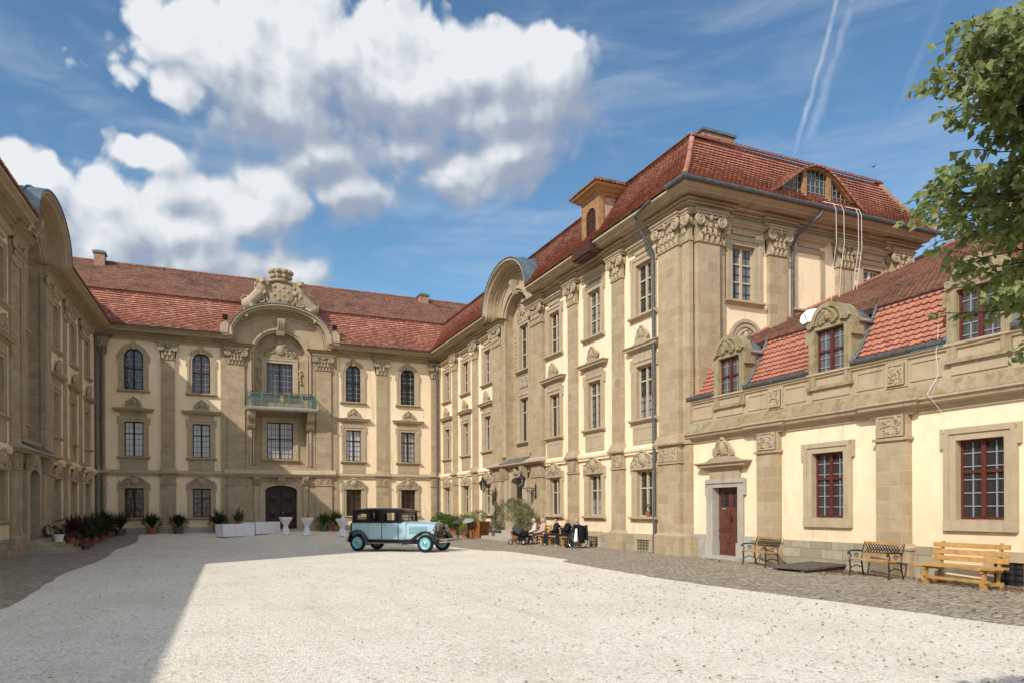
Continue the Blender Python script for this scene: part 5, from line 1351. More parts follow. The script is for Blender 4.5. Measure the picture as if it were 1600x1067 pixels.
# ---------------- vintage car
CA = rad(-45.8)
car = thing('vintage_car', 'light blue vintage saloon car with black roof and fenders parked on the gravel', 'car', (6.25,28.90,.015), CA)
M['blue'] = plain('car_paint_blue', (.36,.51,.56), .3, 0, .5, .05, 2, coat=.6)
M['blue2'] = plain('car_paint_louvres', (.24,.39,.44), .4, 0, .5, .05, 2)
M['aqua'] = plain('wheel_paint', (.17,.43,.46), .35, 0, .5, .05, 3, coat=.5)
M['black'] = plain('car_black', (.008,.009,.013), .3, 0, .5, .2, 3, coat=.4)
M['rubber'] = plain('tyre_rubber', (.016,.015,.014), .85, 0, .2, .3, 20)
M['chrome'] = plain('chrome', (.62,.62,.6), .15, 1, .5, .05)
M['seat'] = plain('seat_leather', (.06,.03,.02), .6, 0, .3, .2)
def carglass():
    m = bpy.data.materials.new('car_glass'); m.use_nodes = True; t = NT(m.node_tree); m.node_tree.nodes.clear()
    g = t('ShaderNodeBsdfTransparent', {'Color': (.86,.9,.88,1)}); s = t('ShaderNodeBsdfGlossy', {'Color': (1,1,1,1), 'Roughness': .02}); f = t('ShaderNodeFresnel', {0: 1.45})
    o = t('ShaderNodeOutputMaterial'); mx = t('ShaderNodeMixShader', {0: f.outputs[0], 1: g.outputs[0], 2: s.outputs[0]}); t.l.new(mx.outputs[0], o.inputs[0]); return m
M['carglass'] = carglass()
def loft(b, secs, mi=0, caps=True):
    n = len(secs[0]); vs = [p for s in secs for p in s]; fs = []
    for i in range(len(secs)-1):
        for k in range(n): fs.append((i*n+k, (i+1)*n+k, (i+1)*n+(k+1)%n, i*n+(k+1)%n))
    if caps: fs.append(tuple(range(n))); m = (len(secs)-1)*n; fs.append(tuple(range(m+n-1, m-1, -1)))
    b.add(vs, fs, mi)
cx = lambda zx: (zx-297)/273
WB = 3.08; WR_ = .345
def sec(x, w_, z0, z1, top=.03, dz=0):
    pts = [(w_*.86,z0),(w_*.96,z0+.06),(w_,z0+.2),(w_,z1-.12),(w_*.985,z1-.02),(w_*.9,z1+top*.4),(w_*.5,z1+top),(0,z1+top)]
    return [(x, y, z) for y, z in pts]+[(x, -y, z) for y, z in reversed(pts[:-1])]
b = MB(); loft(b, [sec(cx(205)-.02,.60,.58,1.12),sec(cx(212),.64,.48,1.15),sec(cx(420),.69,.44,1.16),sec(cx(700),.69,.44,1.16),sec(cx(815),.65,.44,1.16),sec(cx(880),.56,.46,1.16,.05)])
body = obj('body', b.mesh('body', M['blue'], 35), car)
def hsec(x, w_, z0, z1):
    pts = [(w_,z0),(w_,z1-.2),(w_*.97,z1-.1),(w_*.8,z1-.03),(w_*.45,z1+.015),(0,z1+.03)]
    return [(x, y, z) for y, z in pts]+[(x, -y, z) for y, z in reversed(pts[:-1])]
b = MB(); loft(b, [hsec(cx(884),.555,.5,1.17),hsec(cx(1000),.48,.5,1.155),hsec(cx(1100),.41,.52,1.13),hsec(cx(1188),.345,.54,1.11)])
hood = obj('hood', b.mesh('hood', M['blue'], 35), car)
b = MB()
for s in (-1, 1):
    a = Vector((cx(915), s*.545, .86)); e = Vector((cx(1108), s*.415, .86)); b.bar(a, e, .025, .27)
    for k in range(18): q = a.lerp(e, (k+.5)/18); b.obox(q+Vector((0,s*.012,0)), (.012,.02,.22), Matrix.Identity(3))
obj('louvre_panel', b.mesh('louvre_panel', M['blue2']), hood)
b = MB()
for s in (-1, 1): b.bar((cx(884),s*.52,1.185),(cx(1188),s*.33,1.125),.012,.012)
b.tube([(cx(884),0,1.205),(cx(1188),0,1.145)],.008,6); obj('hinge_strip', b.mesh('hinge_strip', M['chrome']), hood)
for s in (-1, 1):                               # doors and their handles
    for x0, x1 in ((cx(432),cx(594)),(cx(606),cx(798))):
        b = MB(); n = 6; secs = []
        for i in range(n+1):
            x = x0+(x1-x0)*i/n; wd = .69 if x < cx(700) else .69-.04*(x-cx(700))/(cx(815)-cx(700))
            secs.append([(x,s*(wd-.02),.5),(x,s*(wd+.010),.5),(x,s*(wd+.012),.66),(x,s*(wd+.012),1.05),(x,s*(wd+.008),1.13),(x,s*(wd-.02),1.13)])
        loft(b, secs); 
        d = obj('door', b.mesh('door', M['blue'], 35), car)
        b = MB(); 
        for xe in (x0-.012, x1+.012): b.box(xe-.005, xe+.005, min(s*.66,s*.697), max(s*.66,s*.697), .5, 1.13)  # black strips stand in for the shade inside the door gaps
        obj('door_seam_shade', b.mesh('door_seam_shade', M['black']), d)
        hx = x0+.1 if x0 > 1 else x1-.1
        b = MB(); b.tube([(hx,s*.70,1.06),(hx,s*.745,1.06),(hx+(.09 if x0 > 1 else -.09),s*.745,1.05)],.011,6); obj('handle', b.mesh('handle', M['chrome']), d)
b = MB(); zt0, zt1 = 1.215, 1.545                # black upper body: pillars, rails and roof
def up(y0): return [(cx(212),y0*.93),(cx(420),y0),(cx(700),y0),(cx(830),y0*.95)]
pil_ = [(212,272),(405,437),(563,630),(753,778),(806,836)]
for s in (-1, 1):
    for za, zb3, yo in ((1.15,zt0,.685),(zt1,1.64,.64)):
        P_ = up(yo)
        for i in range(3): b.bar((P_[i][0],s*P_[i][1],(za+zb3)/2),(P_[i+1][0],s*P_[i+1][1],(za+zb3)/2),.05,zb3-za+.02)
    for xa, xb in pil_:
        f = .93 if xa < 300 else (.955 if xa > 780 else 1)
        b.add([(cx(xa),s*.69*f,zt0-.02),(cx(xb),s*.69*f,zt0-.02),(cx(xb),s*.645*f,zt1+.04),(cx(xa),s*.645*f,zt1+.04),(cx(xa),s*.64*f,zt0-.02),(cx(xb),s*.64*f,zt0-.02),(cx(xb),s*.6*f,zt1+.04),(cx(xa),s*.6*f,zt1+.04)], [(0,1,2,3),(7,6,5,4),(0,3,7,4),(1,5,6,2),(3,2,6,7),(0,4,5,1)])
b.box(cx(212)-.01, cx(212)+.04, -.62, .62, 1.14, 1.25); b.box(cx(212), cx(212)+.04, -.6, .6, 1.5, 1.62)
for s in (-1,1): b.box(cx(212), cx(212)+.04, min(s*.38,s*.62), max(s*.38,s*.62), 1.25, 1.5)
b.box(cx(820), cx(836), -.6, .6, 1.53, 1.62); b.box(cx(822), cx(836), -.6, .6, 1.15, 1.2)
for y0_ in (-.02,): b.box(cx(824), cx(832), -.015, .015, 1.2, 1.53)
obj('upper_body', b.mesh('upper_body', M['black']), car)
b = MB(); rs = []
for x, w_, z in ((205,.5,1.60),(212,.59,1.655),(260,.64,1.705),(420,.665,1.735),(620,.665,1.73),(760,.645,1.705),(825,.61,1.665),(842,.58,1.625)):
    pts = [(w_,1.585),(w_*1.0,z-.06),(w_*.93,z-.025),(w_*.6,z),(0,z+.008)]
    rs.append([(cx(x),y,q) for y, q in pts]+[(cx(x),-y,q) for y, q in reversed(pts[:-1])])
loft(b, rs); obj('car_roof', b.mesh('car_roof', M['black'], 50), car)
b = MB(); b.add([(cx(836),-.6,1.60),(cx(836),.6,1.60),(cx(905),.55,1.55),(cx(905),-.55,1.55),(cx(836),-.6,1.62),(cx(836),.6,1.62),(cx(905),.55,1.565),(cx(905),-.55,1.565)], [(3,2,1,0),(4,5,6,7),(2,3,7,6)])
obj('sun_visor', b.mesh('sun_visor', M['seat']), car)
for s in (-1, 1):
    for xa, xb in ((272,405),(437,563),(630,753),(778,806)):
        b = MB(); b.add([(cx(xa),s*.665,zt0),(cx(xb),s*.665,zt0),(cx(xb),s*.625,zt1),(cx(xa),s*.625,zt1)], [(0,1,2,3)]); obj('window_pane', b.mesh('window_pane', M['carglass']), car)
b = MB(); b.add([(cx(829),-.58,1.2),(cx(829),.58,1.2),(cx(829),.57,1.53),(cx(829),-.57,1.53)], [(0,1,2,3)]); obj('windscreen', b.mesh('windscreen', M['carglass']), car); b = MB(); b.add([(cx(214),-.38,1.25),(cx(214),.38,1.25),(cx(214),.38,1.5),(cx(214),-.38,1.5)], [(0,1,2,3)])
obj('window_pane', b.mesh('window_pane', M['carglass']), car)
b = MB()
for x0 in (cx(300), cx(600)): b.box(x0, x0+.5, -.56, .56, .6, .85); b.box(x0-.12, x0+.04, -.56, .56, .85, 1.28 if x0 < .5 else 1.2)
b.box(cx(285), cx(390), .56, .6, 1.22, 1.54); obj('seat', b.mesh('seat', M['seat']), car)
b = MB(); m_ = Matrix.Rotation(rad(-65), 3, 'Y')
b.tube([Vector((cx(765),-.3,1.2))+m_@Vector((.2*math.cos(6.283*i/16),.2*math.sin(6.283*i/16),0)) for i in range(17)],.014,6,cap=False); b.tube([(cx(765),-.3,1.2),(cx(860),-.3,1.0)],.014,6)
obj('steering_wheel', b.mesh('steering_wheel', M['black']), car)
b = MB(); b.box(-.3, WB+.2, -.42, .42, .3, .46); b.box(cx(430), cx(880), -.62, .62, .38, .47); b.tube([(WB,-.6,WR_),(WB,.6,WR_)],.04,8); b.tube([(0,-.6,WR_),(0,.6,WR_)],.05,8); b.ell((0,0,WR_),.14); obj('chassis', b.mesh('chassis', M['black']), car)
def fender(pts, y, w_, drop=.07):
    b = MB(); secs = []
    prof = [(-w_/2,-drop),(-w_/2+.03,-.02),(-w_*.25,0),(w_*.25,0),(w_/2-.03,-.02),(w_/2,-drop)]
    V = [Vector((p[0],0,p[1])) for p in pts]
    for i, p in enumerate(V):
        d = (V[min(i+1,len(V)-1)]-V[max(i-1,0)]).normalized(); n = Vector((-d.z,0,d.x)) if True else None
        if n.z < -.3: n = -n
        secs.append([(p+Vector((0,y+a,0))+n*h)[:] for a, h in prof]+[(p+Vector((0,y+a*.9,0))+n*(h-.02))[:] for a, h in reversed(prof)])
    loft(b, secs); return b.mesh('fender', M['black'], 40)
rp = [(.42*math.cos(rad(a))*1.06, WR_+.45*math.sin(rad(a))+.07) for a in (188,170,150,130,110,90,70,50,30)]+[(.47,.48),(.52,.42)]
fp = [(cx(868),.36),(cx(930),.44),(cx(985),.56),(cx(1040),.70),(cx(1090),.80),(cx(1140),.835),(cx(1190),.80),(cx(1235),.69),(cx(1262),.56),(cx(1272),.46)]
for s in (-1, 1): obj('fender', fender(rp, s*.71, .26), car); obj('fender', fender(fp, s*.70, .27), car)
for s in (-1, 1):
    b = MB(); b.box(.45, cx(880), min(s*.58,s*.83), max(s*.58,s*.83), .33, .36); o = obj('running_board', b.mesh('running_board', M['black']), car)
    b = MB(); b.box(.45, cx(880), min(s*.83,s*.845), max(s*.83,s*.845), .325, .365)
    for k in range(5): b.box(.5, cx(870), min(s*(.62+.04*k),s*(.63+.04*k)), max(s*(.62+.04*k),s*(.63+.04*k)), .36, .366)
    obj('trim', b.mesh('trim', M['chrome']), o)
def wheel_parts(parent, s):
    mt = Matrix.Rotation(PI/2, 3, 'X')
    b = MB(); b.lathe([(.235,-.05),(.30,-.072),(.335,-.055),(.345,-.03),(.345,.03),(.335,.055),(.30,.072),(.235,.05)], n=32, mat=mt, cap=False); obj('tyre', cached('tyre', lambda: b.mesh('tyre', M['rubber'], 60)), parent)
    b = MB(); b.lathe([(.245,-.03),(.24,.045),(.215,.05),(.2,.03),(.13,.02),(.11,.035),(.08,.05),(.0,.052)], n=32, mat=Matrix.Rotation(-s*PI/2, 3, 'X')); obj('disc', b.mesh('disc', M['aqua'], 60), parent)
    b = MB(); b.lathe([(.062,.04),(.06,.075),(.03,.09),(0,.092)], n=16, mat=Matrix.Rotation(-s*PI/2, 3, 'X'))
    for k in range(6):
        a = 6.283*k/6; b.ell((.095*math.cos(a), s*.045, .095*math.sin(a)), .014, 6, 4)
    for a in (-.5, .5): b.obox((0,s*.085,0), (.15,.012,.03), Matrix.Rotation(a, 3, 'Y'))
    obj('hub', b.mesh('hub', M['chrome'], 50), parent)
for x in (0, WB):
    for s in (-1, 1):
        o = obj('wheel', None, car, (x, s*.70, WR_)); wheel_parts(o, s)
b = MB(); loft(b, [hsec(cx(1188),.35,.5,1.115),hsec(cx(1212),.35,.5,1.115)]); b.lathe([(.03,1.14),(.035,1.17),(.015,1.2),(.03,1.22),(.0,1.25)], c=(cx(1200),0,0), n=10)
rd = obj('radiator', b.mesh('radiator', M['chrome'], 35), car)
b = MB(); b.box(cx(1212), cx(1212)+.01, -.29, .29, .55, 1.05); obj('grille', b.mesh('grille', M['black']), rd)
b = MB()
for s in (-1, 1): b.tube([(cx(1225),s*.30,.72),(cx(1228),s*.36,.86)],.018,6)
b.tube([(cx(1228),-.55,.87),(cx(1228),.55,.87)],.016,6); obj('lamp_bar', b.mesh('lamp_bar', M['black']), car)
for s in (-1, 1):
    b = MB(); b.lathe([(0,-.13),(.06,-.12),(.10,-.06),(.112,.02),(.118,.05),(.10,.06)], c=(cx(1232),s*.36,.95), n=18, mat=Matrix.Rotation(PI/2, 3, 'Y')); h_ = obj('headlight', b.mesh('headlight', M['chrome'], 50), car)
    b = MB(); b.lathe([(.10,.055),(.06,.08),(0,.085)], c=(cx(1232),s*.36,.95), n=18, mat=Matrix.Rotation(PI/2, 3, 'Y')); obj('lens', b.mesh('lens', M['glass_net'], 60), h_)
    b = MB(); b.lathe([(0,-.05),(.04,-.03),(.05,.03),(.04,.04)], c=(cx(1225),s*.62,.87), n=12, mat=Matrix.Rotation(PI/2, 3, 'Y')); obj('side_lamp', b.mesh('side_lamp', M['chrome'], 50), car)
    b = MB(); b.lathe([(0,-.04),(.045,-.03),(.05,.02)], c=(cx(150),s*.5,.72), n=12, mat=Matrix.Rotation(-PI/2, 3, 'Y')); obj('tail_lamp', b.mesh('tail_lamp', M['bloom_red'] if 0 else M['door_red'], 50), car)
for xb, hh in ((cx(1345),(.41,.51)),(cx(110),(.42,.50))):
    b = MB(); q = 1 if xb > 1 else -1
    for z in hh: b.tube([(xb-q*.12,-.78,z),(xb-q*.02,-.6,z),(xb,-.3,z),(xb,.3,z),(xb-q*.02,.6,z),(xb-q*.12,.78,z)],.028,8)
    for s in (-1,1): b.bar((xb-q*.36,s*.36,.4),(xb,s*.36,.46),.03,.05)
    obj('bumper', b.mesh('bumper', M['chrome'], 50), car)
b = MB(); b.box(cx(158), cx(206), -.48, .48, .56, 1.12); tr_ = obj('luggage_trunk', b.mesh('luggage_trunk', M['black']), car)
b = MB()
for y in (-.3,.3): b.box(cx(158)-.008, cx(206), y-.02, y+.02, .56, 1.128)
obj('strap', b.mesh('strap', M['seat']), tr_)
b = MB(); b.box(cx(120), cx(121), -.22, .22, .58, .68); obj('number_plate', b.mesh('number_plate', M['frame_white']), car)

# ---------------- benches
def iron_bench(L, label, loc, rz):
    t_ = thing('park_bench', label, 'bench', loc, rz, 'iron framed benches by the annex')
    for s in (-1, 1):
        b = MB(); y = s*L/2
        b.tube([(.20,y,.0),(.17,y,.2),(.19,y,.40)],.02,6); b.tube([(-.24,y,0),(-.19,y,.2),(-.17,y,.4)],.02,6); b.tube([(.2,y,.4),(-.17,y,.4),(-.21,y,.6),(-.28,y,.82)],.02,6)
        b.tube([(-.21,y,.6),(-.02,y,.63),(.18,y,.62),(.24,y,.58),(.22,y,.53)],.02,6); b.tube([(.2,y,.4),(.15,y,.5),(.2,y,.6)],.016,6); b.tube([(.17,y,.2),(0,y,.26),(-.19,y,.2)],.014,6)
        b.scroll(-.02,.5,y,.07,1.4,1,.014)
        obj('side_frame', b.mesh('side_frame', M['iron'], 60), t_)
    b = MB()
    for k in range(5): x = .17-.078*k; b.box(x-.03, x+.03, -L/2-.02, L/2+.02, .405, .43)
    obj('seat', b.mesh('seat', M['gold_wood']), t_)
    m_ = Matrix.Rotation(rad(-16), 3, 'Y')
    def bp(y, q): return Vector((-.2,y,.5))+Vector((-.075*q/.3,0,q))
    b = MB()
    for q in (.03, .31): b.bar(bp(-L/2-.02,q), bp(L/2+.02,q), .02, .055)
    for y in (-L/2+.02, L/2-.02): b.bar(bp(y,.0), bp(y,.33), .03, .02)
    bk = obj('backrest', b.mesh('backrest', M['gold_wood']), t_)
    b = MB(); n = int(L/.085)
    for i in range(-2, n):
        for d in (1, -1):
            ya = -L/2+.04+i*.085; 
            if d == -1: ya += .17
            p, q = bp(ya,.06), bp(ya+d*.17,.285)
            if min(p.y,q.y) < -L/2 or max(p.y,q.y) > L/2: continue
            b.bar(p, q, .016, .012, up=(1,0,0))
    obj('lattice', b.mesh('lattice', M['iron']), bk); return t_
iron_bench(1.34, 'iron framed park bench with lattice back beside the red brown annex door', (14.75,15.72,0), math.atan2(.27,-.96))
iron_bench(1.2, 'iron framed park bench with lattice back between the two red annex windows', (14.78,11.95,0), math.atan2(.12,-.99))
def slat_bench(L, label, loc, rz, group=None, base=True):
    t_ = thing('wooden_bench', label, 'bench', loc, rz, group)
    b = MB()
    for k in range(4): x = .28-.14*k; b.box(x-.065, x+.065, -L/2, L/2, .40, .445)
    obj('seat', b.mesh('seat', M['gold_wood']), t_)
    b = MB()
    for q in (.56,.70,.85): x = -.2-.2*(q-.45); b.obox((x,0,q), (.035,L-.04,.10), Matrix.Rotation(rad(-11), 3, 'Y'))
    obj('backrest', b.mesh('backrest', M['gold_wood']), t_)
    for s in (-1, 1):
        b = MB(); y = s*(L/2-.22); b.box(.18,.26,y-.035,y+.035,.1 if base else 0,.40); b.bar((-.18,y,.0 if not base else .1),(-.32,y,.93),.05,.06)
        b.box(-.3,.3,y-.035,y+.035,.33,.4)
        if base: b.box(-.32,.3,y-.04,y+.04,.05,.12); b.box(-.3,-.2,y-.05,y+.05,0,.05); b.box(.18,.28,y-.05,y+.05,0,.05)
        obj('leg', b.mesh('leg', M['gold_wood']), t_)
    b = MB(); b.box(.19,.26,-L/2+.1,L/2-.1,.125,.18) if base else b.box(-.03,.03,-L/2+.24,L/2-.24,.16,.22); obj('stretcher', b.mesh('stretcher', M['gold_wood']), t_); return t_
slat_bench(1.75, 'large varnished wooden bench with slatted back near the right edge by the barred cellar window', (14.82,9.88,0), math.atan2(.06,-1))
slat_bench(1.75, 'wooden bench behind the pram where two women sit', (14.85,30.45,0), PI, 'wooden benches with people', False)
slat_bench(1.75, 'wooden bench where a man in a flat cap and a stout man sit', (14.85,28.3,0), PI, 'wooden benches with people', False)

# ---------------- cellar hatch
b = MB(); 
for k in range(6):
    x = -.78+k*.265; b.obox((x+.13,0,.09+.05*(k/5)), (.255,1.2,.05), Matrix.Rotation(rad(-2),3,'Y'))
for y in (-.45,.45): b.box(-.75,.8,y-.06,y+.06,.0,.075)
M['grey_wood'] = plain('weathered_wood', (.13,.105,.085), .85, 0, .1, .35, 7)
tag(obj('cellar_hatch', b.mesh('cellar_hatch', M['grey_wood']), None, (14.95,14.15,0), rad(4)), 'flat grey wooden cellar hatch lying on the cobbles', 'hatch')

# ---------------- people
M['skin'] = plain('skin', (.52,.30,.21), .55, 0, .3, .1, 9)
M['dark_suit'] = plain('dark_suit', (.018,.024,.034), .85, 0, .2, .2, 14)
M['black_knit'] = plain('black_knit', (.014,.014,.016), .9, 0, .15, .2, 14)
M['dark_trousers'] = plain('dark_trousers', (.016,.018,.024), .85, 0, .2, .2, 14)
M['pale_blouse'] = plain('pale_blouse', (.62,.56,.55), .85, 0, .2, .15, 12)
M['beige_coat'] = plain('beige_coat', (.50,.38,.30), .85, 0, .2, .15, 12)
M['dark_skirt'] = plain('dark_skirt', (.05,.04,.045), .85, 0, .2, .2, 12)
M['shoe'] = plain('black_shoes', (.012,.011,.011), .4, 0, .4, .2)
M['tan_shoe'] = plain('tan_shoes', (.28,.17,.07), .6, 0, .3, .2)
M['grey_hair'] = plain('grey_hair', (.34,.31,.28), .8, 0, .2, .25, 30)
M['blond_hair'] = plain('fair_hair', (.50,.40,.27), .8, 0, .2, .25, 30)
M['brown_hair'] = plain('brown_hair', (.06,.035,.02), .8, 0, .2, .25, 30)
M['eye'] = plain('eye', (.02,.015,.012), .3)
def cap(b, p, q, r0, r1=None, n=12, flat=None):
    r1 = r1 or r0; p, q = Vector(p), Vector(q)
    pts = [p.lerp(q, i/4) for i in range(5)]; b.tube(pts, [r0+(r1-r0)*i/4 for i in range(5)], n); b.ell(p, r0, n, 8); b.ell(q, r1, n, 8)
def person(label, loc, rz, top, legs, hairm, shoe='shoe', skirt=False, wide=1.0, lean=0.0, look=0.0, knee=.46, spread=.12, arms='lap', hat=None, sc=.9, cross=0):
    t_ = thing('person', label, 'person', loc, rz); t_.scale = (sc, sc, sc)
    sh = lambda x, y, z: (x+lean*(z-.5), y, z)
    W_ = wide; hipz = .52; hd = Vector(sh(.02,0,1.27)); yaw = Matrix.Rotation(look, 3, 'Z')
    shp = {s: sh(-.03, s*.19*W_, 1.05) for s in (-1,1)}
    if arms == 'lap': el = {s: sh(.04, s*.26*W_, .78) for s in (-1,1)}; wr = {s: (.27+lean*.2, s*.09, .66) for s in (-1,1)}
    elif arms == 'fold': el = {s: sh(.07, s*.27*W_, .80) for s in (-1,1)}; wr = {s: sh(.24*W_, -s*.06, .84+.03*s) for s in (-1,1)}
    else: el = {-1: sh(-.08,-.32,.86), 1: sh(.05,.26,.78)}; wr = {-1: sh(-.14,-.58,.86), 1: (.30,.12,.66)}
    hip = {s: (0, s*.1*W_, hipz) for s in (-1,1)}; kn = {s: (knee, s*spread, .53) for s in (-1,1)}; an = {s: (knee-.03+cross*s, s*(spread-.01), .10) for s in (-1,1)}
    b = MB()
    b.ell((0,0,.56), (.15*W_,.17*W_,.13), 12, 8); cap(b, sh(-.01,0,.6), sh(-.02,0,.98), .125*W_, .13); cap(b, shp[-1], shp[1], .065)
    cap(b, sh(-.02,0,1.06), hd-Vector((.02,0,.06)), .052, .05)
    b.ell(hd, (.092,.073,.112), 14, 10, mat=yaw); b.ell(hd+yaw@Vector((.04,0,-.055)), (.05,.048,.055), 10, 8)
    cap(b, hd+yaw@Vector((.085,0,.02)), hd+yaw@Vector((.107,0,-.022)), .011, .016)      # nose
    b.ell(hd+yaw@Vector((.083,0,-.06)), (.012,.026,.011), 8, 6)                        # mouth
    for s in (-1, 1): b.ell(hd+yaw@Vector((-.005,s*.075,-.005)), (.022,.012,.032), 8, 6, mat=yaw)
    for s in (-1, 1):
        cap(b, shp[s], el[s], .048, .04); cap(b, el[s], wr[s], .038, .026)
        w_ = Vector(wr[s]); f = (w_-Vector(el[s])).normalized(); sd_ = f.cross(Vector((0,0,1))).normalized(); dn = Vector((0,0,-1))
        cap(b, w_, w_+f*.06, .026, .03); 
        for k in range(4):                        # four fingers and a thumb
            r0 = w_+f*.075+sd_*(k-1.5)*.021; L = (.062,.075,.07,.055)[k]
            cap(b, r0, r0+f*L*.55+dn*.008, .0105, .010, 8); cap(b, r0+f*L*.55+dn*.008, r0+f*L*.9+dn*.032, .010, .009, 8)
        th = w_+f*.03+sd_*(-s)*.03; cap(b, th, th+f*.035+sd_*(-s)*.03+dn*.005, .0115, .010, 8)
        cap(b, hip[s], kn[s], .075*W_**.5, .055); cap(b, kn[s], an[s], .052, .036); cap(b, an[s], (an[s][0]+.12, an[s][1], .045), .034, .03)
    body = fused(b, 'person', M['skin'], .0105, 2); bo = obj('figure', body, t_)
    b = MB()
    for s in (-1, 1): b.ell(hd+yaw@Vector((.083,s*.032,.018)), (.010,.013,.009), 8, 6)
    obj('eye', b.mesh('eye', M['eye'], 180), t_)
    b = MB(); b.ell((.02,0,.58), (.185*W_,.2*W_,.15), 14, 10); cap(b, sh(0,0,.64), sh(-.02,0,.98), .155*W_, .15*min(W_,1.1)); cap(b, shp[-1], shp[1], .082)
    if W_ > 1.1: b.ell(sh(.1,0,.72), (.2,.22,.2), 14, 10)
    b.ell(sh(-.02,0,1.07), (.075,.085,.05), 10, 6)
    for s in (-1, 1): cap(b, shp[s], el[s], .07, .06); cap(b, el[s], Vector(wr[s])-(Vector(wr[s])-Vector(el[s])).normalized()*.02, .058, .042)
    obj('jacket', fused(b, 'jacket', M[top], .016, 3), t_)
    b = MB()
    if skirt:
        cap(b, (0,-.09,hipz+.01), (knee-.02,-.1,.53), .11, .095); cap(b, (0,.09,hipz+.01), (knee-.02,.1,.53), .11, .095); cap(b, (0,0,hipz), (knee,0,.52), .1, .09); cap(b, (knee,-.1,.53), (knee,.1,.53), .085); cap(b, (knee,-.09,.5), (knee,.09,.38), .08, .08)
    else:
        for s in (-1, 1): cap(b, hip[s], kn[s], .098*W_**.6, .075); cap(b, kn[s], (an[s][0], an[s][1], .11), .072, .056)
        b.ell((0,0,.55), (.15*W_,.18*W_,.12), 12, 8)
    obj('skirt' if skirt else 'trousers', fused(b, 'legwear', M[legs], .016, 2), t_)
    for s in (-1, 1):
        b = MB(); a_ = an[s]; cap(b, (a_[0]-.04,a_[1],.045), (a_[0]+.17,a_[1],.038), .045, .036); b.ell((a_[0],a_[1],.085), (.05,.045,.05), 10, 8)
        obj('shoe', fused(b, 'shoe', M[shoe], .012, 1), t_)
    if hairm:
        b = MB(); b.ell(hd+yaw@Vector((-.018,0,.028)), (.092,.083,.098), 14, 10, mat=yaw)
        if skirt: b.ell(hd+yaw@Vector((-.05,0,-.03)), (.07,.085,.09), 12, 8, mat=yaw)
        else: b.ell(hd+yaw@Vector((-.045,0,-.02)), (.06,.078,.06), 12, 8, mat=yaw)
        obj('hair', fused(b, 'hair', M[hairm], .011, 1), t_)
    if hat:
        b = MB(); b.ell(hd+yaw@Vector((-.005,0,.08)), (.118,.1,.05), 14, 8, mat=yaw @ Matrix.Rotation(rad(8),3,'Y')); b.ell(hd+yaw@Vector((.1,0,.06)), (.06,.07,.014), 12, 6, mat=yaw @ Matrix.Rotation(rad(12),3,'Y'))
        obj('cap', fused(b, 'cap', M[hat], .01, 1), t_)
    return t_
person('woman in a pale blouse seated on the bench nearest the pram', (14.9,31.0,-.03), PI-.25, 'pale_blouse', 'dark_skirt', 'blond_hair', skirt=True, look=.2, lean=.1)
person('woman in a beige jacket and dark skirt seated on the bench', (14.9,30.15,-.03), PI-.1, 'beige_coat', 'dark_skirt', 'blond_hair', skirt=True, look=.3)
person('man in a dark suit and flat cap seated with an arm on the backrest', (14.87,28.85,-.03), PI-.35, 'dark_suit', 'dark_trousers', 'brown_hair', hat='dark_suit', arms='back', lean=-.12, look=0, sc=.95)
person('stout bald man in black with folded arms seated on the bench', (14.9,27.75,-.03), PI-.3, 'black_knit', 'dark_trousers', None, 'tan_shoe', wide=1.3, arms='fold', look=.1, lean=-.05, sc=.95)
# wheelchair and its occupant
wc = thing('wheelchair', 'black wheelchair with dark coats hanging over its back', 'wheelchair', (14.62,26.3,0), rad(112))
for s in (-1, 1):
    wl = obj('wheel', None, wc, (-.05, s*.29, .3)); b = MB()
    b.tube([(.3*math.cos(6.283*i/28),0,.3*math.sin(6.283*i/28)) for i in range(29)],.017,6,cap=False); obj('tyre', b.mesh('tyre', M['rubber'], 60), wl)
    b = MB(); b.tube([(.27*math.cos(6.283*i/24),s*.03,.27*math.sin(6.283*i/24)) for i in range(25)],.008,5,cap=False)
    for k in range(14): a = 6.283*k/14; b.tube([(0,0,0),(.29*math.cos(a),0,.29*math.sin(a))],.004,4)
    b.tube([(0,-.03,0),(0,.03,0)],.025,8); obj('spokes', b.mesh('spokes', M['chrome'], 60), wl)
    cs = obj('caster', None, wc, (.38, s*.24, .09)); b = MB(); b.tube([(.075*math.cos(6.283*i/16),0,.075*math.sin(6.283*i/16)) for i in range(17)],.016,6,cap=False); obj('tyre', b.mesh('tyre', M['rubber'], 60), cs)
b = MB()
for s in (-1, 1):
    b.tube([(-.2,s*.25,.2),(-.24,s*.25,.95),(-.34,s*.25,.98)],.014,6); b.tube([(-.2,s*.25,.44),(.3,s*.25,.44),(.38,s*.24,.18)],.014,6); b.tube([(-.22,s*.25,.68),(.2,s*.25,.68),(.24,s*.25,.45)],.014,6); b.box(-.15,.2,s*.25-.025,s*.25+.025,.68,.71); b.tube([(.3,s*.2,.44),(.45,s*.18,.12),(.55,s*.15,.12)],.012,6)
b.tube([(-.05,-.29,.3),(-.05,.29,.3)],.015,6); obj('chair_frame', b.mesh('chair_frame', M['iron'], 60), wc)
b = MB(); b.box(-.2,.28,-.23,.23,.43,.48); obj('seat', b.mesh('seat', M['black_knit']), wc)
b = MB(); b.box(-.25,-.22,-.23,.23,.48,.92); obj('backrest', b.mesh('backrest', M['black_knit']), wc)
b = MB(); cap(b,(-.27,.12,.93),(-.29,-.02,.93),.05); cap(b,(-.29,.12,.9),(-.31,.13,.35),.07,.09); cap(b,(-.29,-.02,.9),(-.31,0,.3),.07,.08); tag(obj('coat', fused(b,'coat',M['black_knit'],.018,2), None, (14.62,26.3,0), rad(112)), 'black coat hanging over the wheelchair backrest', 'coat')
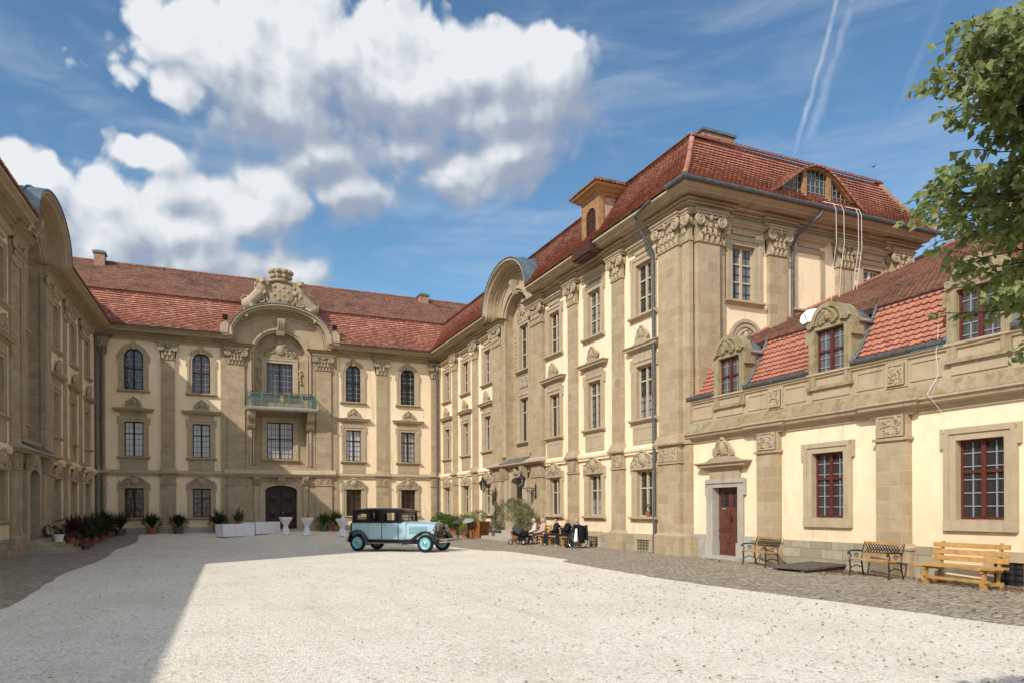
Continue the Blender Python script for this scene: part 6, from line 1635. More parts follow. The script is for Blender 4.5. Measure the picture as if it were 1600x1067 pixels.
b = MB(); cap(b,(-.27,-.22,.93),(-.29,-.3,.93),.05); cap(b,(-.29,-.26,.92),(-.3,-.28,.4),.06,.08); tag(obj('coat', fused(b,'coat',M['dark_suit'],.018,2), None, (14.62,26.3,0), rad(112)), 'dark blue coat hanging on the right wheelchair handle', 'coat')
b = MB(); cap(b,(-.2,.3,.8),(-.22,.36,.35),.05,.09); tag(obj('shawl', fused(b,'shawl',M['white_cloth'],.018,2), None, (14.62,26.3,0), rad(112)), 'white shawl hanging at the left of the wheelchair', 'shawl')
person('grey haired person seated in the wheelchair, seen from behind', (14.60,26.33,.02), rad(112), 'dark_suit', 'dark_trousers', 'grey_hair', look=.1, knee=.4, sc=.88)
# pram
pm = thing('pram', 'dark pram with folded hood standing before the bench', 'pram', (13.72,30.1,0), math.atan2(.75,-.35))
for x in (-.38, .42):
    for s in (-1, 1):
        r_ = .14 if x < 0 else .12; wl = obj('wheel', None, pm, (x, s*.26, r_)); b = MB(); b.tube([(r_*math.cos(6.283*i/18),0,r_*math.sin(6.283*i/18)) for i in range(19)],.022,6,cap=False); obj('tyre', b.mesh('tyre', M['rubber'], 60), wl)
        b = MB(); b.lathe([(0,-.02),(r_*.5,-.015),(r_*.5,.015),(0,.02)], n=12, mat=Matrix.Rotation(PI/2,3,'X')); obj('hub', b.mesh('hub', M['lead'], 50), wl)
b = MB()
for s in (-1, 1): b.tube([(-.38,s*.26,.14),(0,s*.25,.42),(.42,s*.26,.12)],.014,6); b.tube([(0,s*.25,.42),(-.45,s*.24,.85),(-.62,s*.22,.98)],.014,6)
b.tube([(-.62,-.22,.98),(-.64,0,.99),(-.62,.22,.98)],.018,6); b.tube([(-.38,-.26,.14),(-.38,.26,.14)],.012,6); b.tube([(.42,-.26,.12),(.42,.26,.12)],.012,6); obj('pram_frame', b.mesh('pram_frame', M['iron'], 60), pm)
b = MB(); cap(b,(-.28,0,.5),(.36,0,.56),.17,.15); b.ell((.3,0,.6),(.18,.17,.1)); obj('bassinet', fused(b,'bassinet',M['black_knit'],.02,2), pm)
b = MB(); n = 10
for i in range(n):
    a, c = rad(35+150*i/n), rad(35+150*(i+1)/n); q = []
    for t1 in (a, c):
        q.append([(.2+.36*math.cos(t1)*math.cos(ph)*1.0, .22*math.sin(ph), .56+.40*math.sin(t1)*math.cos(ph)) for ph in [rad(-80+160*j/8) for j in range(9)]])
    vs = q[0]+q[1]; b.add(vs, [(j,j+1,9+j+1,9+j) for j in range(8)])
M['hood_cloth'] = plain('hood_cloth', (.055,.058,.05), .9, 0, .2, .2, 8)
obj('hood', b.mesh('hood', M['hood_cloth'], 50), pm)
b = MB(); b.box(-.3,.3,-.2,.2,.2,.24); cap(b,(-.15,0,.3),(.12,0,.29),.09); obj('basket', b.mesh('basket', M['black_knit'], 60), pm)

# ---------------- right portal: steps, lanterns, tubs and shrubs
b = MB()
for k, (d, hw_) in enumerate(((1.3,2.3),(.95,2.0),(.6,1.7))): b.box(-hw_, hw_, -d, 0.0 if k else 0.0, k*.17 if k else -.05, (k+1)*.17)
b = MB()
for k, (d, hw_) in enumerate(((1.3,2.3),(.95,2.0),(.6,1.7))):
    d2 = (.95,.6,-.25)[k]; b.box(-hw_, hw_, -d, -d2, -.05, (k+1)*.17)
    if k < 2:
        for s in (-1,1): x0, x1 = sorted((s*(2.0,1.7)[k], s*hw_)); b.box(x0, x1, -d2, -.12, -.05, (k+1)*.17)
tag(obj('stone_steps', b.mesh('stone_steps', M['greystone']), None, (RX, FY-GC, 0), -PI/2), 'three pale stone steps before the sunlit arched portal', 'steps')
def lantern(label, loc, rz):
    t_ = thing('wall_lantern', label, 'lantern', loc, rz, 'lanterns at the sunlit portal')
    b = MB(); b.box(-.02,.02,-.05,.0,-.35,.35); b.tube([(0,-.02,.15),(0,-.45,.2),(0,-.82,.12)],.02,6); b.tube([(0,-.02,-.25),(0,-.25,-.15),(0,-.5,.15)],.014,6)
    m_ = [( -.25,-.03,.11),(-.5,.05,.08),(-.13,.05,.07)]
    for y, z, r_ in m_:
        b.tube([(0, y+r_*(1-i/16)*math.cos(.7*i), z+r_*(1-i/16)*math.sin(.7*i)) for i in range(15)],.011,5)
    b.tube([(0,-.82,.12),(0,-.82,.2)],.03,8); b.tube([(0,-.02,.35),(0,-.03,.5)],[.02,.004],6); obj('bracket', b.mesh('bracket', M['iron'], 60), t_)
    def hexa(r_, z): return [(r_*math.cos(PI/3*i), -.82+r_*math.sin(PI/3*i), z) for i in range(6)]
    b = MB(); lo_, hi_ = hexa(.12,.22), hexa(.2,.62)
    for i in range(6): b.tube([lo_[i],hi_[i]],.012,5); b.tube([hi_[i],hi_[(i+1)%6]],.014,5); b.tube([lo_[i],lo_[(i+1)%6]],.014,5)
    top = hexa(.25,.63); mid = hexa(.09,.8); b.add(top+mid+[(0,-.82,.8)], [(i,(i+1)%6,6+(i+1)%6,6+i) for i in range(6)]+[(6+i,6+(i+1)%6,12) for i in range(6)]+[(5,4,3,2,1,0)])
    b.lathe([(.09,.8),(.05,.84),(.06,.9),(.02,.96),(.03,1.0),(.0,1.08)], c=(0,-.82,0), n=8); obj('housing', b.mesh('housing', M['iron'], 30), t_)
    b = MB(); lo_, hi_ = hexa(.112,.23), hexa(.19,.61); b.add(lo_+hi_, [(i,(i+1)%6,6+(i+1)%6,6+i) for i in range(6)]); obj('pane', b.mesh('pane', M['carglass']), t_)
    b = MB(); b.ell((0,-.82,.38),(.04,.04,.07)); obj('bulb', b.mesh('bulb', M['frame_white'], 180), t_)
lantern('black iron lantern on a scrolled bracket left of the sunlit portal', (RX-.22, FY-11.15, 2.55), -PI/2)
lantern('black iron lantern on a scrolled bracket right of the sunlit portal', (RX-.22, FY-16.45, 2.55), -PI/2)
tb = thing('planter', 'tall rust brown tapered planter with a ring motif beside the portal steps', 'planter', (14.75,38.3,0), rad(-60))
b = MB(); b.add([(-.36,-.36,0),(.36,-.36,0),(.36,.36,0),(-.36,.36,0),(-.5,-.5,.95),(.5,-.5,.95),(.5,.5,.95),(-.5,.5,.95),(-.46,-.46,.95),(.46,-.46,.95),(.46,.46,.95),(-.46,.46,.95),(-.44,-.44,.8),(.44,-.44,.8),(.44,.44,.8),(-.44,.44,.8)],
      [(3,2,1,0),(0,1,5,4),(1,2,6,5),(2,3,7,6),(3,0,4,7),(4,5,9,8),(5,6,10,9),(6,7,11,10),(7,4,8,11),(8,9,13,12),(9,10,14,13),(10,11,15,14),(11,8,12,15),(12,13,14,15)])
obj('tub', b.mesh('tub', M['rust']), tb)
b = MB(); b.tube([(.15*math.sin(a), -.475-.0*a, .62-.2*math.cos(a)) for a in [6.283*i/20 for i in range(21)]],.03,6,cap=False); b.tube([(0,-.4,.1),(0,-.46,.42)],.035,6); obj('ring_motif', b.mesh('ring_motif', M['terracotta'], 60), tb)
b = MB(); bush(b, (0,0,1.2), (.5,.5,.38), 500, .12, .05); 
for k in range(6): b.tube([(R.uniform(-.1,.1),R.uniform(-.1,.1),.8),(R.uniform(-.4,.4),R.uniform(-.4,.4),1.3)],.012,5)
obj('foliage', b.mesh('foliage', M['leaf_olive']), tb)
t_ = thing('topiary', 'slim spiral clipped evergreen left of the portal', 'topiary', (15.2,36.75,0)); obj('pot', pot_mesh(.3,.45,'gutter'), t_)
b = MB(); 
for i in range(26): q = i/25; a = q*11; bush(b, (.16*(1-q*.5)*math.cos(a), .16*(1-q*.5)*math.sin(a), .55+2.0*q), (.2-.1*q,.2-.1*q,.12), 90, .055, .022)
obj('foliage', b.mesh('foliage', M['leaf_dark']), t_); b = MB(); b.tube([(0,0,.4),(0,0,2.4)],.025,6); obj('stem', b.mesh('stem', M['bark']), t_)
t_ = thing('topiary', 'low cone shaped clipped evergreen on the portal steps', 'topiary', (15.0,36.25,.17)); obj('pot', pot_mesh(.28,.3,'gutter'), t_)
b = MB()
for i in range(14): q = i/13; bush(b, (0,0,.35+1.15*q), (.45*(1-q)**.8+.04,.45*(1-q)**.8+.04,.14), int(150*(1-q)+30), .06, .025)
obj('foliage', b.mesh('foliage', M['leaf_green']), t_)
t_ = thing('oleander', 'broad leafy oleander bush in a pot right of the portal steps', 'shrub', (14.75,32.6,0)); obj('pot', pot_mesh(.42,.55,'terracotta'), t_)
b = MB()
for c, r_ in (((0,0,1.35),(.75,.75,.6)),((-.2,.7,1.5),(.5,.5,.5)),((.1,-.6,1.3),(.55,.5,.5)),((0,.2,1.85),(.5,.5,.35)),((-.1,-.9,1.55),(.35,.35,.4)),((0,.9,1.9),(.25,.25,.3))): bush(b, c, r_, 300, .16, .04, up=.7)
for k in range(40): bush(b, (R.uniform(-.6,.6), R.uniform(-1,1), R.uniform(1.2,2.2)), (.05,.05,.05), 4, .07, .05, 1)
obj('foliage', b.mesh('foliage', [M['leaf_olive'], M['beige_coat']]), t_)
b = MB()
for k in range(9): b.tube([(R.uniform(-.15,.15),R.uniform(-.15,.15),.5),(R.uniform(-.3,.3),R.uniform(-.5,.5),1.0),(R.uniform(-.6,.6),R.uniform(-.9,.9),1.6)],[.02,.016,.008],5)
obj('stem', b.mesh('stem', M['bark'], 60), t_)
# sign lecterns
M['sign_grey'] = plain('sign_plate_grey', (.27,.29,.31), .4, 0, .5, .25, 9); M['sign_dark'] = plain('sign_plate_dark', (.045,.043,.042), .5, 0, .4, .25, 9)
for (lab, loc, mt_, rz_) in (('dark tilted information plate on a slim post', (13.05,37.1,0), 'sign_dark', rad(-75)),('grey oval information plate on a slim post beside the rusty planter', (14.0,38.0,0), 'sign_grey', rad(-65))):
    t_ = thing('information_lectern', lab, 'sign', loc, rz_); b = MB(); b.box(-.03,.03,-.03,.03,.015,.95); b.box(-.17,.17,-.17,.17,0,.02); obj('post', b.mesh('post', M['iron']), t_)
    b = MB(); m_ = Matrix.Rotation(rad(28),3,'X')
    if mt_ == 'sign_grey': b.lathe([(.4,-.012),(.41,0),(.4,.012)], c=(0,0,1.0), n=24, mat=m_, sy=.62)
    else: b.obox((0,0,.98),(.72,.45,.025),m_)
    obj('plate', b.mesh('plate', M[mt_], 40), t_)
# plants along the sunlit far right
FX = 15.15
for i, (y, kind) in enumerate(((46.6,'g'),(45.4,'g'),(44.2,'g'),(42.9,'g'),(41.1,'y'),(40.2,'y2'))):
    if kind == 'g': potted('potted_plant', ['leafy green plant in the shady wall corner','leafy green plant next to the wall corner plant','broad green plant behind the car bonnet','green plant in a terracotta tub left of the dark sign'][i], (FX-.1*i, y, gz(0,y)), .3, .38, 'terracotta', lambda b, h: (straps(b, (0,0,h), 90, 1.0, .06, .95), bush(b, (0,0,h+.4), (.6,.7,.42), 360, .18, .07)), ['leaf_green'], group='green plants along the sunlit wall')
    elif kind == 'y': potted('potted_plant', 'tall yellow green shrub behind the oval sign', (FX, y, gz(0,y)), .36, .42, 'gutter', lambda b, h: bush(b, (0,0,h+.45), (.6,.65,.5), 620, .13, .06), ['leaf_yellow'])
    else: potted('potted_plant', 'low yellow green plant right of the dark sign', (14.55, y-.2, 0), .25, .25, 'terracotta', lambda b, h: bush(b, (0,0,h+.2), (.4,.45,.25), 300, .12, .05), ['leaf_yellow'])
t_ = thing('wooden_barrel', 'weathered wooden barrel beside the rusty planter', 'barrel', (15.2,39.6,0)); b = MB(); b.lathe([(.25,0),(.31,.3),(.32,.45),(.31,.6),(.25,.88),(.0,.88)], n=20); obj('staves', b.mesh('staves', M['grey_wood'], 40), t_)
b = MB(); 
for z in (.12,.32,.58,.78): b.lathe([(.285 if z < .2 or z > .7 else .325,z-.025),(.292 if z < .2 or z > .7 else .33,z),(.285 if z < .2 or z > .7 else .325,z+.025)], n=20)
obj('hoop', b.mesh('hoop', M['iron'], 60), t_)

# ---------------- tables
def ctable(lab, loc):
    t_ = thing('cocktail_table', lab, 'table', loc, R.uniform(0,3), 'white draped cocktail tables')
    b = MB(); n = 32; prof = [(.06,1.105),(.385,1.105),(.395,1.09),(.36,.98),(.22,.74),(.135,.58),(.125,.54),(.15,.46),(.21,.2),(.27,.02)]
    vs = []; fs = []
    for j, (r_, z) in enumerate(prof):
        for k in range(n):
            a = 6.283*k/n; amp = 0 if j < 2 else (.05*math.sin(4*a)+.06*math.sin(9*a+1)) * (1 if j > 2 else .4); vs.append((r_*(1+amp*(1.6 if j > 6 else 1))*math.cos(a), r_*(1+amp*(1.6 if j > 6 else 1))*math.sin(a), z+(.02*math.sin(4*a) if j == len(prof)-1 else 0)))
    for j in range(len(prof)-1):
        for k in range(n): fs.append((j*n+k,j*n+(k+1)%n,(j+1)*n+(k+1)%n,(j+1)*n+k))
    fs.append(tuple(range(n))); b.add(vs, fs); obj('stretch_cover', b.mesh('stretch_cover', M['white_cloth'], 60), t_)
    b = MB(); b.lathe([(.13,.535),(.14,.56),(.13,.59)], n=16); obj('sash', b.mesh('sash', M['white_cloth'], 60), t_)
    b = MB(); b.lathe([(.25,0),(.26,.03),(.03,.05),(.03,1.08),(.36,1.09),(.36,1.1)], n=20); obj('stand', b.mesh('stand', M['iron'], 40), t_); return t_
c1, c2, c3 = (4.75,45.4), (5.9,44.6), (7.85,43.4)
ctable('empty white draped cocktail table beside the long buffet tables', (*c1, gz(*c1))); ctable('white draped cocktail table with a red bottle on it', (*c2, gz(*c2))); ctable('white draped cocktail table with folded napkins behind the car', (*c3, gz(*c3)))
M['red_glass'] = plain('red_bottle', (.45,.05,.02), .2, 0, .5, .1)
b = MB(); b.lathe([(.055,0),(.06,.02),(.06,.16),(.022,.24),(.02,.31),(.0,.31)], n=14); tag(obj('bottle', b.mesh('bottle', M['red_glass'], 50), None, (c2[0]+.05,c2[1]-.05,gz(*c2)+1.107)), 'red bottle standing on the middle cocktail table', 'bottle')
b = MB(); b.lathe([(.04,0),(.045,.01),(.045,.12),(.0,.12)], n=12); tag(obj('drinking_cup', b.mesh('drinking_cup', M['lead'], 50), None, (c2[0]-.14,c2[1]-.02,gz(*c2)+1.107)), 'small grey cup beside the red bottle', 'cup')
b = MB()
for k in range(4): a = 1.57*k; b.add([(0,0,.18),(.12*math.cos(a),.12*math.sin(a),0),(.12*math.cos(a+1.2),.12*math.sin(a+1.2),0),(.15*math.cos(a+.6),.15*math.sin(a+.6),.09)], [(0,1,3),(0,3,2),(1,2,3)])
tag(obj('folded_napkin', b.mesh('folded_napkin', M['white_cloth']), None, (c3[0]+.03,c3[1],gz(*c3)+1.107)), 'white folded napkins on the cocktail table behind the car', 'napkin')
def ltable(lab, p, q):
    p, q = Vector((*p,0)), Vector((*q,0)); L = (q-p).length; t_ = thing('buffet_table', lab, 'table', (*((p+q)/2).xy, gz(*((p+q)/2).xy)), math.atan2(q.y-p.y, q.x-p.x), 'white draped buffet tables')
    b = MB(); n = 60; w_, h = .37, .76; per = []
    for (a, c) in (((-L/2,-w_),(L/2,-w_)),((L/2,-w_),(L/2,w_)),((L/2,w_),(-L/2,w_)),((-L/2,w_),(-L/2,-w_))):
        m_ = 36 if abs(a[0]-c[0]) > .5 else 10
        for i in range(m_): per.append((a[0]+(c[0]-a[0])*i/m_, a[1]+(c[1]-a[1])*i/m_))
    N = len(per); vs = []; fs = []
    for j, z in enumerate((h, h-.02, .4, .03)):
        for i, (x, y) in enumerate(per):
            f = 1+(0 if j < 2 else (.012 if j == 2 else .022)*(math.sin(i*1.3)+.8*math.sin(i*2.9))); vs.append((x*(1+(f-1)*.4), y*f*(1 if j < 2 else 1.03), z))
    for j in range(3):
        for i in range(N): fs.append((j*N+i, j*N+(i+1)%N, (j+1)*N+(i+1)%N, (j+1)*N+i))
    fs.append(tuple(range(N))); b.add(vs, fs); obj('tablecloth', b.mesh('tablecloth', M['white_cloth'], 50), t_)
    for x in (-L/2+.1, L/2-.1):
        for y in (-.28,.28): b = MB(); b.box(x-.02,x+.02,y-.02,y+.02,0,.74); obj('leg', b.mesh('leg', M['iron']), t_)
ltable('long white draped buffet table with a red dish on it', (.93,44.35), (2.72,45.55)); ltable('long white draped buffet table nearest the dark portal', (2.78,45.62), (4.3,46.95))
b = MB(); b.lathe([(.1,0),(.2,.06),(.24,.12),(.2,.14),(.0,.15)], n=16); tag(obj('serving_bowl', b.mesh('serving_bowl', M['red_glass'], 50), None, (1.95,45.05,gz(2,45)+.765)), 'dark red bowl on the left buffet table', 'bowl')
b = MB(); b.box(-.22,.22,-.15,.15,0,.04); b.box(-.18,.18,-.11,.11,.04,.055); tag(obj('serving_tray', b.mesh('serving_tray', M['frame_white']), None, (2.4,45.35,gz(2,45)+.765), rad(35)), 'white tray beside the red bowl', 'tray')

# ---------------- potted plants at the back wall and on the left
def agap(n, L): return lambda b, h: straps(b, (0,0,h), n, L, .045, 1.0)
for lab, x, y, L, pm_ in (('dark strap leaved plant in a clay pot under the left lower window', -2.75, 47.7, .85, 'terracotta'),('dark strap leaved plant in a dark pot right of the first big pilaster', -1.3, 47.7, .8, 'gutter'),('dark strap leaved plant in a pot behind the buffet table', .95, 47.6, .95, 'terracotta'),('green leafy plant right of the back portal', 7.4, 47.7, .75, 'gutter'),('bright green plant in an orange clay pot by the cocktail tables', 8.2, 47.5, .95, 'terracotta')):
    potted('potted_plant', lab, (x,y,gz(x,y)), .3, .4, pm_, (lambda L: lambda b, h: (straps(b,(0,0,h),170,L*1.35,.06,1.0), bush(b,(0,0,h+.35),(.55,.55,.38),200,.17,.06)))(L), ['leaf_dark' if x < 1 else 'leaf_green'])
potted('agave', 'spiky blue green agave standing behind the buffet table', (2.15,47.5,gz(2,47.5)), .38, .5, 'terracotta', lambda b, h: straps(b,(0,0,h),34,1.15,.14,1.05,0,.9), ['leaf_green'])
ld = Vector((math.sin(LA), math.cos(LA), 0)); lnr = Vector((math.cos(LA), -math.sin(LA), 0)); LP = Vector((-5.8,FY,0))
def lpt(s, off, z=0): q = LP+ld*s+lnr*off; return (q.x, q.y, gz(q.x,q.y)+z)
labs = ['dark plant in the far left corner','dark plant second from the far left corner','dark plant third from the far left corner','dark drooping plant fourth from the far left corner','tall dark plant in the middle of the left row','low dark plant in the middle of the left row','dark plant right of the reddish one','dark plant two pots right of the portal steps','dark reddish plant right of the portal steps']
for i, s in enumerate((-1.2,-2.2,-3.3,-4.5,-5.6,-6.8,-8.0,-9.2,-10.3)):
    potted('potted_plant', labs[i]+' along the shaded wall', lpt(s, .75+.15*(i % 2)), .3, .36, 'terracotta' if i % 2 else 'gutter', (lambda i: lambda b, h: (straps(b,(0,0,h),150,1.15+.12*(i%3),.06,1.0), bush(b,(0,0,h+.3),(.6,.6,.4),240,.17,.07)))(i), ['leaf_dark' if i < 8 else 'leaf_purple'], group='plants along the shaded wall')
potted('potted_plant', 'dark green plant in front of the back wall beside the left corner', (-4.4,47.4,gz(0,47.4)), .32, .36, 'gutter', agap(170,1.25), ['leaf_dark'])
b = MB(); 
sgl = -14.1
for k in range(4):
    r_ = (2.1,1.75,1.4,1.05)[k]; b.slab([(-1.25,.0)]+[(-1.25*0+r_*math.cos(PI+PI*j/16), -.12+(-r_*.72*abs(math.sin(PI*j/16)))) for j in range(17)]+[(1.25,.0)], -.04 if k == 0 else .15*k-.002*k, .15*(k+1)) if 0 else b.slab([(r_*math.cos(PI+PI*j/20), -.1+r_*.75*math.sin(PI+PI*j/20)) for j in range(21)], -.05+.002*k, .14*(k+1))
tag(obj('stone_steps', b.mesh('stone_steps', M['plinth']), None, lpt(sgl, .02), PI/2-LA), 'rounded stone steps before the shaded portal on the left', 'steps')
potted('potted_plant', 'bare twiggy plant in a white pot on the rounded steps', lpt(sgl-.55,1.05,.42), .19, .3, 'frame_white', lambda b, h: bush(b,(0,0,h+.45),(.28,.28,.5),70,.1,.04), ['leaf_olive'])
potted('potted_plant', 'purple pink flowers in a pot on the rounded steps', lpt(sgl+.75,1.25,.28), .24, .26, 'terracotta', lambda b, h: (bush(b,(0,0,h+.12),(.36,.36,.24),260,.07,.06,1), bush(b,(0,0,h+.05),(.3,.3,.18),120,.1,.05,0)), ['bloom_pink','leaf_dark'])
potted('potted_plant', 'small magenta flowers in a low pot at the steps edge', lpt(sgl+1.0,1.75,.0), .17, .2, 'gutter', lambda b, h: bush(b,(0,0,h+.1),(.25,.25,.18),160,.06,.05,0), ['bloom_pink'])
potted('potted_plant', 'green herb in a pale clay pot on the rounded steps', lpt(sgl+1.5,1.2,.14), .22, .34, 'dormer_wood', lambda b, h: bush(b,(0,0,h+.08),(.28,.28,.16),160,.09,.04), ['leaf_green'])
potted('potted_plant', 'dark red leaved plant behind the pink flowers', lpt(sgl+.9,.45,.42), .22, .28, 'gutter', lambda b, h: bush(b,(0,0,h+.15),(.32,.32,.25),180,.1,.06), ['leaf_purple'])
potted('potted_plant', 'wide low clay bowl with sparse leaves at the foot of the steps', lpt(sgl+2.3,1.5,0), .34, .2, 'terracotta', lambda b, h: bush(b,(0,0,h+.05),(.3,.3,.08),60,.09,.04), ['leaf_dark'])
b = MB(); b.box(-.03,.03,-.12,.12,-.03,.0); b.box(-.1,.12,-.16,.03,-.02,.0); b.add([(-.12,-.2,.02),(.13,-.2,.02),(.15,-.23,-.35),(.09,-.24,-.75),(-.09,-.24,-.85),(-.15,-.23,-.4),(-.12,.1,.03),(.13,.1,.03)], [(0,1,2,5),(5,2,3,4),(0,6,7,1)])
M['lime'] = plain('lime_towel', (.42,.62,.06), .9, 0, .1, .1)
tag(obj('towel', b.mesh('towel', M['lime']), None, lpt(-6.3,0,5.2), PI/2-LA), 'lime green towel hanging over a window sill on the shaded wing', 'towel')
t_ = thing('flower_pot', 'small red flower pot on a ground floor window sill', 'flower pot', (RX-.12, FY-26.15, 1.37)); obj('pot', pot_mesh(.1,.18,'terracotta'), t_); b = MB(); bush(b,(0,0,.3),(.1,.1,.14),60,.08,.03); bush(b,(0,0,.42),(.07,.07,.06),14,.05,.04,1); obj('foliage', b.mesh('foliage', [M['leaf_dark'], M['bloom_red']]), t_)
for k, x in enumerate((-1.6,-.8,0,.8,1.6)):
    t_ = thing('flower_box', ['red geraniums in the leftmost balcony box','red geraniums in the second balcony box from the left','red geraniums in the middle balcony box','red geraniums in the fourth balcony box from the left','red geraniums in the rightmost balcony box'][k], 'flower box', (-5.8+BC+x, FY-.92, 8.95), 0, 'flower boxes on the balcony')
    b = MB(); b.box(-.36,.36,-.09,.09,-.02,.15); obj('trough', b.mesh('trough', M['gutter']), t_)
    b = MB(); bush(b,(0,0,.2),(.38,.12,.12),90,.08,.07,0); bush(b,(0,0,.27),(.36,.12,.08),70,.06,.06,1); obj('foliage', b.mesh('foliage', [M['leaf_green'], M['bloom_red']]), t_)
for k, x in enumerate((-3.4, 3.4)):
    t_ = thing('floodlight', ['black floodlight at the left end of the arched gable','black floodlight at the right end of the arched gable'][k], 'floodlight', (-5.8+BC+x, FY-.75, 13.5), 0, 'floodlights on the gable'); b = MB(); b.tube([(0,0,0),(0,0,.22)],.03,6); obj('stem', b.mesh('stem', M['iron']), t_); b = MB(); b.obox((0,-.05,.36),(.3,.22,.26),Matrix.Rotation(rad(25),3,'X')); obj('lamp_head', b.mesh('lamp_head', M['iron']), t_)
t_ = thing('security_camera', 'small white and black camera on the wall right of the back portal', 'camera', (-5.8+BC+2.85, FY-.0, 2.95)); b = MB(); b.box(-.09,.09,-.1,0,-.05,.16); obj('mount', b.mesh('mount', M['frame_white']), t_); b = MB(); b.ell((0,-.1,-.1),(.1,.1,.1)); obj('dome', b.mesh('dome', M['iron'], 60), t_)
t_ = thing('satellite_dish', 'white satellite dish on the dark annex roof', 'satellite dish', (17.85,16.75,7.15), rad(-70)); b = MB(); b.lathe([(0,-.05),(.16,-.035),(.29,0),(.32,.03),(.28,.02),(.15,-.02),(0,-.035)], n=22, mat=Matrix.Rotation(rad(62),3,'X') , c=(0,0,.6)); obj('dish', b.mesh('dish', M['frame_white'], 60), t_); b = MB(); b.tube([(0,.05,-.2),(0,.05,.6)],.025,6); b.tube([(0,-.05,.3),(0,-.45,.62)],.012,6); obj('mast', b.mesh('mast', M['gutter'], 60), t_)
for k, (x, lab) in enumerate(((21.6,'pale hose furthest left of those hanging from the eyebrow dormer'),(22.0,'pale hose second from the left hanging from the eyebrow dormer'),(22.75,'pale hose third from the left hanging from the eyebrow dormer'),(22.92,'pale hose furthest right of those hanging from the eyebrow dormer'))):
    b = MB(); zb3 = 7.04+(x-16.6)*.455+.1; b.tube([(x-.35,20.0,13.35),(x-.2,19.5,13.15),(x-.03,19.12,12.95),(x,19.04,12.7),(x+.03,19.05,11.5),(x+.02,19.2,10.6),(x+.1,19.35,zb3)],.012,6)
    tag(obj('hose', b.mesh('hose', M['hose'], 60)), lab, 'hose', 'hoses hanging from the eyebrow dormer')
b = MB(); b.tube([(RX-.16,10.95,5.9),(RX-.16,10.97,5.42),(RX-.2,10.98,5.3),(RX-.1,11.0,4.75),(RX-.4,11.06,4.3),(RX-.06,10.95,3.9),(RX-.06,10.9,3.4)],.006,5); tag(obj('cable', b.mesh('cable', M['frame_white'], 60)), 'thin white cable running down the annex front', 'cable')
t_ = thing('bird', 'small dark bird flying high beside the eyebrow roof', 'bird', (61.3,49.5,35.4), rad(20)); b = MB(); b.tube([(-.2,0,-.02),(-.1,0,0),(.05,0,.01),(.16,0,.03),(.22,0,.02)],[.01,.05,.06,.035,.008],8); b.add([(-.35,-.05,0),(-.35,.05,0),(-.15,0,.01)], [(0,1,2)]); obj('torso', b.mesh('torso', M['iron'], 60), t_)
for s in (-1, 1): b = MB(); b.add([(.08,s*.04,.02),(-.08,s*.04,.02),(-.06,s*.25,.14),(.06,s*.25,.16),(-.12,s*.55,.1)], [(0,1,2,3),(3,2,4)]); obj('wing', b.mesh('wing', M['iron']), t_)

# ---------------- fallen leaves
b = MB()
def litter(x, y, z, n, sx_, sy_, l=.06):
    for _ in range(n):
        px, py = R.gauss(x, sx_), R.gauss(y, sy_)
        if px > RX-.12: continue
        a = R.uniform(0,6.28); leaf(b, (px,py,z+R.uniform(.004,.03)), (math.cos(a),math.sin(a),R.uniform(-.1,.3)), (R.uniform(-.4,.4),R.uniform(-.4,.4),1), l*R.uniform(.7,1.4), l*.6, 0, .5)
litter(15.0,8.95,0,260,.3,.35); litter(15.1,12.9,0,240,.45,.35); litter(15.2,10.8,0,120,.3,.6); litter(15.2,13.4,0,120,.3,.2); litter(15.0,18.2,0,60,.3,.5); litter(12.5,7.5,0,130,1.0,2.0,.07)
for _ in range(1900):
    y = 5+39*R.random()**1.6; x = R.uniform(-5.5,15); a = R.uniform(0,6.28); s_ = .036 if y < 15 else .05
    leaf(b, (x,y,gz(x,y)+R.uniform(.016,.03)), (math.cos(a),math.sin(a),R.uniform(-.1,.3)), (R.uniform(-.4,.4),R.uniform(-.4,.4),1), s_*R.uniform(.6,1.4), s_*.55, 0, .4)
for _ in range(800):
    y = R.uniform(4,17); x = R.gauss(8.2,2.4); a = R.uniform(0,6.28)
    if x > 15.5: continue
    leaf(b, (x,y,R.uniform(.016,.03)), (math.cos(a),math.sin(a),R.uniform(-.1,.3)), (R.uniform(-.4,.4),R.uniform(-.4,.4),1), .05*R.uniform(.5,1.5), .028, 0, .4)
tag(obj('fallen_leaves', b.mesh('fallen_leaves', M['dry_leaf'])), 'dry brown leaves scattered over gravel and cobbles', 'leaves', kind='stuff')

